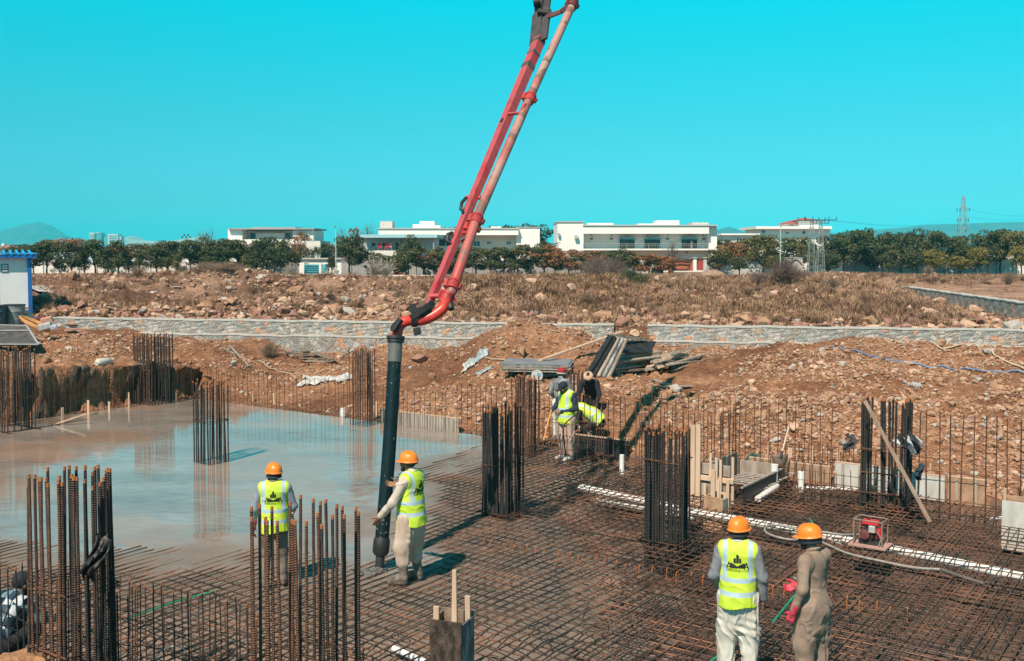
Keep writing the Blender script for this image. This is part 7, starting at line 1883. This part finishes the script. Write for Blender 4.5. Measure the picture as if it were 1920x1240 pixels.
    # ---- shirt
    if shirt:
        S = SDF(lo, hi, max(vox, .009))
        S.cap(j['pelvis'] + up * .02, j['waist'], .152, .140, .05, sq=(fwd, .76)).cap(j['waist'], j['chest'] + up * .03, .140, .165, .05, sq=(fwd, .70)).cap(j['sl'] * .86 + j['neck'] * .14 - up * .015, j['sr'] * .86 + j['neck'] * .14 - up * .015, .076, .076, .06)
        S.cap(j['neck'] - up * .03, j['neck'] + up * .025, .080, .066, .02)
        if shirt_tail < .8:
            for s_ in ('r', 'l'):
                hp_, kn = j['h' + s_], j['k' + s_]; q = hp_ + (kn - hp_) * ((.88 - shirt_tail) / .4); S.cap(hp_, q, .135, .125, .09)
            S.cap(j['pelvis'], j['pelvis'] - up * (.90 - shirt_tail), .15, .15, .08, sq=(fwd, .8))
        for s_ in ('r', 'l'):
            sh, eb, wr = j['s' + s_], j['e' + s_], j['w' + s_]
            end = eb + (wr - eb) * min(1, .93 * sleeve) if sleeve > .5 else sh + (eb - sh) * sleeve * 2
            S.cap(sh, eb, .072, .058, .035).cap(eb, end, .058, .044, .03)
        S.folds(.010, 23, 3 + int(px if not isinstance(px, Vector) else 1) % 7, (.75, .5, .5))
        if shirt_tail >= .8:
            zz = shirt_tail; S.field(lambda D, X, Y, Z: np.maximum(D, (zz - (X * up[0] + Y * up[1] + Z * up[2])) * 1.0) if False else np.maximum(D, ((j['pelvis'] @ up) - (.92 - zz) - (X * up[0] + Y * up[1] + Z * up[2]))))
        S.mesh('shirt', shirt, root)
    if collar:
        c0 = j['neck'] + up * .015; m = MB(); pts = [Vector(c0 + across * .066 * math.cos(a) + fwd * .062 * math.sin(a) + up * (.018 - .022 * math.sin(a))) for a in [k * 6.2832 / 24 for k in range(25)]]
        m.tube(pts, .015, 8, cap=False); m.build('collar', collar, root, smooth=True)
    # ---- trousers
    if trousers:
        S = SDF(lo, hi, max(vox, .010)); k1 = 1.0 if shalwar else .72
        S.cap(j['pelvis'] + up * .04, j['pelvis'] - up * .06, .145, .160 * (1 if shalwar else .92), .05, sq=(fwd, .80))
        for s_, sx in (('r', 1), ('l', -1)):
            hp_, kn, an = j['h' + s_], j['k' + s_], j['a' + s_]
            end = kn + (an - kn) * (1 - cuff)
            S.cap(hp_, kn, .135 * k1 if shalwar else .105, .115 * k1 if shalwar else .075, .06).cap(kn, end, .112 * k1 if shalwar else .074, .088 * k1 if shalwar else .062, .05)
        if shalwar:
            c = (j['hr'] + j['hl']) / 2; S.cap(c + V3(0, -.03, -.04), c + V3(0, -.01, -.30), .13, .07, .07)
        if swag:
            for q in range(3): S.cap(j['hl'] + V3(-.08, -.08 + .01 * q, -.12 - .08 * q), j['hr'] + V3(.08, -.08, -.20 - .09 * q), .020, .024, .04)
        S.folds(.017 if shalwar else .009, 27, 11 + int(Y * 10) % 5, (1.0, .7, .22))
        S.mesh('trousers', trousers, root)
    # ---- footwear
    for s_ in ('r', 'l'):
        kn, an, ft = j['k' + s_], j['a' + s_], j['f' + s_]; S = SDF(np.minimum(np.minimum(kn, an), ft) - .14, np.maximum(np.maximum(kn, an), ft) + .14, max(vox, .008))
        if boots:
            tp = an + (kn - an) * (boot_h / max(np.linalg.norm(kn - an), .1)); S.cap(tp, an, .074, .056, .02).cap(an, ft, .056, .050, .03, sq=((0, 0, 1), .85)); S.cap(an + V3(0, -.02, -.05), ft + V3(0, .01, -.012), .040, .040, .015)
            S.mesh('boot', BOOT, root)
            m = MB(); dr = (tp - an) / np.linalg.norm(tp - an); m.tube([Vector(tp - dr * .02), Vector(tp + dr * .035)], .078, 18); m.build('boot_top', BOOT_T, root, smooth=True)
        else:
            S.cap(an + V3(0, 0, -.02), ft, .045, .042, .025, sq=((0, 0, 1), .8)).cap(an + V3(0, -.025, -.055), ft + V3(0, .02, -.012), .038, .038, .015); S.mesh('shoe', shoe or BOOT, root)
    # ---- gloves
    for i, s_ in enumerate(('r', 'l')):
        if gloves[i] is None: continue
        wr, eb = j['w' + s_], j['e' + s_]; d = wr - eb if hands_dir[i] is None else V3(*hands_dir[i]); d = d / np.linalg.norm(d); S = SDF(wr - .26, wr + .26, .006); sx = 1 if i == 0 else -1
        pn = V3(*(palm[i] or (-sx, .25, 0)))
        S.cap(wr - d * .07, wr + d * .02, .050, .036, .01); hand(S, wr + d * .01, d, pn, 1 if np.cross(d, pn) @ V3(0, 1, .3) > 0 else -1, curls[i], r=.0115, L=.195); S.mesh('glove', gloves[i], root)
    # ---- vest: its own axes so that the bands follow the body
    if vest:
        wax = j['chest'] - j['pelvis']; Lw = np.linalg.norm(wax)
        Rv = Matrix((Vector(across), Vector(-np.cross(across, up)) * -1, Vector(up))).transposed()
        f2 = np.cross(up, across); f2 /= np.linalg.norm(f2); Rv = Matrix((Vector(across), Vector(f2), Vector(up))).transposed()
        org = j['pelvis']; T = lambda p: np.array(Rv.transposed() @ Vector(p - org))
        q = {k: T(v) for k, v in j.items()}
        top = q['neck'][2]; hem = -(.92 - vest_hem)
        S = SDF((-.34, -.30, hem - .06), (.34, .32, top + .10), .008)
        Yq = V3(0, 1, 0)
        S.cap(q['pelvis'] + V3(0, 0, -.12), q['waist'], .218, .194, .04, sq=(Yq, .92)).cap(q['waist'], q['chest'] + V3(0, 0, .05), .190, .200, .05, sq=(Yq, .76)).cap(q['sl'] * .84 + q['neck'] * .16, q['sr'] * .84 + q['neck'] * .16, .086, .086, .07)
        S.folds(.007, 22, 5, (.7, .2, .5))
        for s_, sx in (('r', 1), ('l', -1)):
            c = q['s' + s_]; S.cap(c + V3(sx * .105, 0, .08), c + V3(sx * .098, .0, -.12), .076, .068, 0, sub=True, sq=((0, 1, 0), 1.25))
        S.ell(q['neck'] + V3(0, .045, .06), (.082, .10, .10), 0, sub=True)
        if vest_front:
            S.cap(q['neck'] + V3(0, .16, .02), q['chest'] + V3(0, .20, -.08), .075, .02, 0, sub=True)
        S.field(lambda D, X, Y, Z: np.maximum(D, hem + .015 * np.sin(X * 14) - Z))
        vm = vest_material('vest_cloth', (.185, .035), 0)
        vo = S.mesh('vest', vm, root); vo.location = Vector(org); vo.rotation_euler = Rv.to_euler()
        hemtube = MB()
        if logo:
            bvh = BVHTree.FromPolygons([v.co for v in vo.data.vertices], [p.vertices[:] for p in vo.data.polygons])
            lm = MB(); cx0 = 0.0; z0 = q['chest'][2] + .01
            def poly(pts):
                # subdivide and project on the back of the vest
                bm = bmesh.new(); vs = [bm.verts.new((a, 0, b)) for a, b in pts]; bm.faces.new(vs); bmesh.ops.triangulate(bm, faces=bm.faces[:])
                bmesh.ops.subdivide_edges(bm, edges=bm.edges[:], cuts=2, use_grid_fill=True); bm.verts.index_update(); n0 = []
                for v in bm.verts:
                    X = -v.co.x; Z = z0 + v.co.z
                    hit = bvh.ray_cast(Vector((X, -.5, Z)), Vector((0, 1, 0)))
                    yy = hit[0].y - .003 if hit[0] is not None else -.15
                    n0.append((X, yy, Z))
                lm.add(n0, [tuple(v.index for v in f.verts) for f in bm.faces]); bm.free()
            g = .00115 * 1.05
            def P(pts): poly([(a * g, b * g) for a, b in pts])
            P([(-12, 10), (12, 0), (12, 78), (-2, 84), (-2, 62), (-12, 66)]); P([(-32, 8), (-15, 2), (-15, 52), (-32, 44)]); P([(15, -2), (36, 8), (36, 44), (15, 52)])
            P([(-62, 6), (-40, -2), (0, -24), (0, -42), (-56, -42), (-70, -20)]); P([(62, 6), (40, -2), (0, -24), (0, -42), (56, -42), (70, -20)])
            for s in (-1, 1): P([(s * 100, -50), (s * 92, -50), (s * 76, -6), (s * 62, -50), (s * 54, -50), (s * 72, 10), (s * 80, 10)]); P([(s * 66, -34), (s * 90, -34), (s * 88, -28), (s * 68, -28)])
            lo_ = lm.build('logo', LOGO, vo)
            # lettering of the back print
            cu = bpy.data.curves.new('t', 'FONT'); cu.body = 'E.C.S BUILDERS'; cu.size = .036; cu.align_x = 'CENTER'; cu.resolution_u = 2
            to = bpy.data.objects.new('t', cu); COL.objects.link(to); dg = bpy.context.evaluated_depsgraph_get(); me = bpy.data.meshes.new_from_object(to.evaluated_get(dg)); bpy.data.objects.remove(to)
            for v in me.vertices:
                X = -v.co.x; Z = z0 - .088 + v.co.y; hit = bvh.ray_cast(Vector((X, -.5, Z)), Vector((0, 1, 0))); v.co = (X, (hit[0].y - .003) if hit[0] is not None else -.15, Z)
            me.materials.clear(); me.materials.append(LOGO); link(bpy.data.objects.new('lettering', me), vo)
    # ---- headgear
    if helmet == 'orange':
        m = MB(); n_ = 40; hc = V3(0, -.008, .050); prof = [(.0, .110), (.03, .1085), (.06, .099), (.085, .082), (.103, .058), (.113, .030), (.118, .002), (.118, -.012)]
        rot = hR; vs = []; fs = []
        for i, (r, zz) in enumerate(prof + [(.131, -.022), (.133, -.027), (.128, -.028), (.112, -.014), (.10, .03), (.02, .095)]):
            for q_ in range(n_):
                a = 2 * math.pi * q_ / n_; y_ = math.sin(a); x_ = math.cos(a); rx = r * .93; ry = r * 1.12
                if 8 <= i <= 10:
                    ext = max(0, y_) ** 3 * .038; ry += ext; zz2 = zz - ext * .15
                    if y_ < 0: rx = r * .90; ry = r * 1.06
                else: zz2 = zz
                ridge = .006 * math.exp(-(x_ * r / .012) ** 2) if 0 < i < 7 else 0; ridge += .003 * math.exp(-((abs(x_ * r) - .034) / .006) ** 2) if 0 < i < 6 else 0
                p = hc + V3(x_ * rx, y_ * ry, zz2 + ridge); vs.append(Vector(Hc + rot @ p))
        K = len(prof) + 6
        for i in range(K - 1):
            for q_ in range(n_): fs.append((i * n_ + q_, (i + 1) * n_ + q_, (i + 1) * n_ + (q_ + 1) % n_, i * n_ + (q_ + 1) % n_))
        m.add(vs, fs); hm_ = m.build('hard_hat', HELM, root, smooth=True)
        m = MB(); pts = [Vector(hx((.096 * math.cos(a), -.012 + .112 * math.sin(a), .008))) for a in [math.pi + k * math.pi / 14 for k in range(15)]]; m.tube(pts, .013, 6); m.build('strap_band', HELM_IN, hm_, smooth=True)
    elif helmet in ('cap', 'redcap', 'tancap', 'beanie'):
        mt = {'cap': CL('cap_black', (.012, .02, .035)), 'redcap': CL('cap_red', (.36, .02, .02)), 'tancap': CL('cap_tan', (.62, .38, .26)), 'beanie': CL('beanie_black', (.02, .02, .03))}[helmet]
        S = SDF(Hc - .2, Hc + .22, .008); S.ell(hx((0, -.01, .045)), (.094, .110, .090) if helmet != 'tancap' else (.12, .125, .075), 0, hR)
        nb_ = -.0 if helmet != 'beanie' else -.04
        S.field(lambda D, X, Y, Z: np.maximum(D, nb_ + .012 - ((np.stack([X, Y, Z], -1) - Hc) @ hR)[..., 2]))
        if helmet == 'cap': S.cap(hx((0, .09, .03)), hx((0, .155, .018)), .055, .05, .012, sq=(hR @ V3(0, 0, 1), .22))
        S.mesh('cap', mt, root)
    if band: 
        m = MB(); pts = [Vector(hx((.090 * math.cos(a), -.01 + .106 * math.sin(a), band[1]))) for a in [k * 6.2832 / 28 for k in range(29)]]; m.tube(pts, .018, 8, cap=False); m.build('headband', band[0], root, smooth=True)
    return tag(root, label, 'person', group)
GW_ = 'workers in orange hard hats'
R_ = math.radians
GREYSH = CL('shirt_grey', (.20, .21, .24)); GREYBL = CL('jacket_greyblue', (.24, .28, .34)); CREAMC = CL('cloth_cream', (.60, .50, .42)); BEIGE = CL('cloth_beige', (.58, .45, .37), (.42, .31, .24)); WHT_C = CL('cloth_white', (.66, .64, .58), (.50, .46, .39))
BROWNK = CL('kameez_brown', (.33, .235, .18), (.23, .16, .12)); DARKT = CL('trouser_dark', (.06, .055, .055), (.20, .16, .13)); NAVY = CL('jumper_navy', (.02, .035, .06)); PINKB = CL('cloth_pinkbeige', (.50, .34, .27)); BLKC = CL('cloth_black', (.015, .015, .02))
# 1 left worker behind the near cage
person(510, 9.75, .02, R_(90 + 10), 'worker in a lime vest with a red glove standing behind the near rusty cage', dict(
    er=(.27, .02, 1.13), wr=(.235, .20, 1.0), el=(-.27, -.03, 1.12), wl=(-.285, .02, .87), kr=(.11, .06, .49), kl=(-.12, .0, .48), ar=(.12, .04, .1), al=(-.13, -.06, .1), fr=(.15, .19, .05), fl=(-.16, .09, .05)),
    shirt=GREYBL, trousers=DARKT, gloves=(GLOVE_D, GLOVE_D), head=(R_(28), -.02, 0), shalwar=False, cuff=.5, group=GW_, band=(HELM_IN, -.035), collar=CL('collar_olive', (.22, .22, .16)), vest_hem=.80, scale=.945, swag=False)
# 2 hose man, facing left
person(770, 9.90, .0, R_(180 - 28), 'worker in a lime vest and cream shalwar guiding the dark hose with his left hand', dict(
    el=(-.27, .11, 1.12), wl=(-.25, .33, .90), er=(.22, .12, 1.17), wr=(.19, .36, 1.24), kr=(.12, .05, .50), kl=(-.13, .06, .50), ar=(.13, -.02, .1), al=(-.15, .03, .1), fr=(.16, .14, .05), fl=(-.20, .20, .05), head=(0, .05, 1.60)),
    shirt=CREAMC, trousers=BEIGE, curls=(.55, .12), head=(R_(6), .0, 0), vox=.007, cuff=.52, group=GW_, collar=WHT_C, scale=1.02, hands_dir=((-.3, 1, 0), (.05, .55, -.8)), palm=((-.6, .2, .5), (.6, .55, .2)), boot_h=.30)
# 3 right vest worker, from behind
person(1388, 7.70, .0, R_(90 - 14), 'worker in a lime vest with grey sleeves and white shalwar, seen from behind at right', dict(
    er=(.265, -.03, 1.12), wr=(.275, .03, .86), el=(-.255, -.05, 1.12), wl=(-.20, .10, .95), kr=(.13, .03, .49), kl=(-.11, .02, .49), ar=(.14, -.02, .1), al=(-.12, -.02, .1), fr=(.17, .14, .05), fl=(-.15, .15, .05), head=(.01, .035, 1.60)),
    shirt=GREYSH, trousers=WHT_C, curls=(.75, .6), head=(R_(-32), -.03, 0), vox=.007, group=GW_, band=(HELM_IN, -.03), collar=WHT_C, shirt_tail=.80, vest_hem=.80, scale=.965)
# 4 brown kameez, facing left and away
person(1532, 7.50, .0, R_(180 - 50), 'man in a plain brown shalwar kameez and orange hard hat with a pink glove', dict(
    el=(-.265, -.04, 1.12), wl=(-.30, .04, .88), er=(.23, .06, 1.13), wr=(.08, .24, 1.03), kr=(.12, .03, .49), kl=(-.12, .03, .49), ar=(.12, -.02, .1), al=(-.13, -.02, .1), fr=(.15, .14, .05), fl=(-.17, .14, .05), head=(0, .06, 1.595), neck=(0, .01, 1.46)),
    vest=False, shirt=BROWNK, trousers=BROWNK, gloves=(GLOVE, GLOVE), curls=(.9, .95), head=(R_(22), .12, 0), vox=.007, group=GW_, shirt_tail=.66, band=(CL('scarf_navy', (.015, .025, .035)), -.03), collar=BROWNK, palm=((-.4, -.4, .5), (.9, .3, 0)), scale=.965)
# 5 black cap man, three quarter front, looking down
w5 = person(1063, 15.75, .02, R_(180 + 38), 'worker in a black cap and lime vest over navy sleeves, looking down', dict(
    er=(.27, .06, 1.14), wr=(.20, .30, 1.02), el=(-.27, -.03, 1.13), wl=(-.02, .19, 1.05), kr=(.10, .05, .49), kl=(-.10, .0, .49), head=(0, .10, 1.56), neck=(0, .03, 1.44)),
    shirt=NAVY, trousers=PINKB, head=(0, .45, 0), helmet='cap', vest_front=True, logo=False, boots=False, shoe=M('shoe_white', (.62, .58, .55), (.5, .46, .42), rough=.6), vox=.009, palm=((-.5, -.3, -.5), (.2, -1, 0)), curls=(.9, .7), swag=False)
# 6 red cap behind him
person(1052, 17.3, .02, R_(60), 'man in a dark red cap, half hidden behind the worker in the black cap', dict(
    er=(.27, .02, 1.13), wr=(.25, .18, .98), el=(-.27, -.0, 1.13), wl=(-.25, .18, .98), head=(.0, .04, 1.60)), shirt=CL('shirt_stripe', (.42, .44, .46), (.08, .08, .09)), trousers=WHT_C, vest=False, helmet='redcap', band=(WHT, -.004), boots=False, vox=.010, head=(R_(-25), .1, 0), curls=(.7, .7), swag=False)
# 7 dark jacket man behind, crouching over
person(1108, 18.1, .02, R_(270 - 12), 'man in a black jacket and round tan cap stooping by the dirt bank', dict(
    waist=(0, .06, 1.04), chest=(0, .19, 1.20), neck=(0, .31, 1.33), head=(0, .42, 1.42), sr=(.18, .27, 1.27), sl=(-.18, .27, 1.27), er=(.26, .36, 1.0), wr=(.20, .46, .76), el=(-.26, .36, 1.0), wl=(-.20, .46, .76), kr=(.13, .10, .5), kl=(-.13, .10, .5)),
    shirt=BLKC, trousers=BLKC, vest=False, helmet='tancap', head=(0, .95, 0), vox=.011, boots=False, curls=(.8, .8), shalwar=False, logo=False, swag=False)
# 8 bent vest worker
person(1120, 17.0, -.05, R_(180 - 10), 'worker bent double in a lime vest in front of the man in the tan cap', dict(
    pelvis=(0, -.02, .62), waist=(0, .10, .76), chest=(0, .28, .84), neck=(0, .44, .84), head=(0, .57, .78), sr=(.18, .38, .84), sl=(-.18, .38, .84), er=(.25, .46, .60), wr=(.16, .52, .38), el=(-.25, .46, .60), wl=(-.16, .52, .38), hr=(.10, -.02, .58), hl=(-.10, -.02, .58),
    kr=(.16, .30, .46), kl=(-.16, .30, .46), ar=(.14, .0, .1), al=(-.14, .0, .1), fr=(.15, .16, .05), fl=(-.15, .16, .05)), shirt=BLKC, trousers=BLKC, helmet='beanie', logo=False, head=(0, .9, 0), vox=.011, shalwar=False, curls=(.8, .8), vest_hem=.86, swag=False)
# 9 man in checked shirt at the lower left
chk = bpy.data.materials.new('check_cloth'); chk.use_nodes = True; n_c, l_c = chk.node_tree.nodes, chk.node_tree.links
t_ = n_c.new('ShaderNodeTexCoord'); ck = n_c.new('ShaderNodeTexChecker'); ck.inputs['Scale'].default_value = 9; ck.inputs['Color1'].default_value = (.52, .56, .60, 1); ck.inputs['Color2'].default_value = (.02, .05, .08, 1); l_c.new(t_.outputs['Object'], ck.inputs['Vector'])
ck2 = n_c.new('ShaderNodeTexChecker'); ck2.inputs['Scale'].default_value = 4.5; ck2.inputs['Color1'].default_value = (.9, .9, .9, 1); ck2.inputs['Color2'].default_value = (.35, .45, .5, 1); l_c.new(t_.outputs['Object'], ck2.inputs['Vector'])
mx_ = n_c.new('ShaderNodeMix'); mx_.data_type = 'RGBA'; mx_.blend_type = 'MULTIPLY'; mx_.inputs['Factor'].default_value = 1; l_c.new(ck.outputs['Color'], mx_.inputs['A']); l_c.new(ck2.outputs['Color'], mx_.inputs['B']); l_c.new(mx_.outputs['Result'], n_c['Principled BSDF'].inputs['Base Color'])
person(-18, 7.75, -.05, R_(60), 'crouching man in a blue checked shirt at the lower left corner', dict(
    pelvis=(0, -.05, .36), waist=(0, .03, .52), chest=(0, .14, .68), neck=(0, .22, .82), head=(0, .29, .93), sr=(.18, .20, .78), sl=(-.18, .20, .78), er=(.25, .34, .58), wr=(.16, .54, .50), el=(-.25, .34, .58), wl=(-.16, .54, .50), hr=(.10, -.05, .34), hl=(-.10, -.05, .34),
    kr=(.17, .36, .48), kl=(-.17, .36, .48), ar=(.14, .05, .1), al=(-.14, .05, .1), fr=(.15, .22, .05), fl=(-.15, .22, .05)), shirt=chk, trousers=BLKC, vest=False, helmet='beanie', head=(0, .4, 0), vox=.009, shalwar=False, curls=(.7, .7), swag=False)

# things held or used
c = A(1032, 760, 15.35); tag(MB().tube([A(1034, 768, 15.4), A(1019, 826, 15.2)], [.018, .014], 10).build('marking_stick', M('stick_orange', (.80, .30, .06), rough=.5), None, smooth=True), 'orange stick held upright by the worker in the black cap', 'stick')
tag(MB().tube(spline([G(1062, 860, .03), A(1056, 810, 15.3), A(1062, 792, 15.35), A(1085, 775, 15.5)], 8), .014, 8).build('looped_cable', BLK, None, smooth=True), 'thick black cable looping down beside the worker in the black cap', 'cable')
tag(MB().bar(A(1488, 1083, 7.45), A(1508, 1090, 7.45), .028, .006).build('folded_paper', WHT), 'small white folded paper in the hand of the man in brown', 'paper')
tag(MB().tube(spline([A(546, 962, 9.45), A(552, 1000, 9.55), A(556, 1060, 9.7), G(560, 1098, .04)], 6), .026, 10).build('hand_hose', HG, None, smooth=True), 'grey vibrator hose hanging from the right hand of the worker behind the near cage', 'hose')
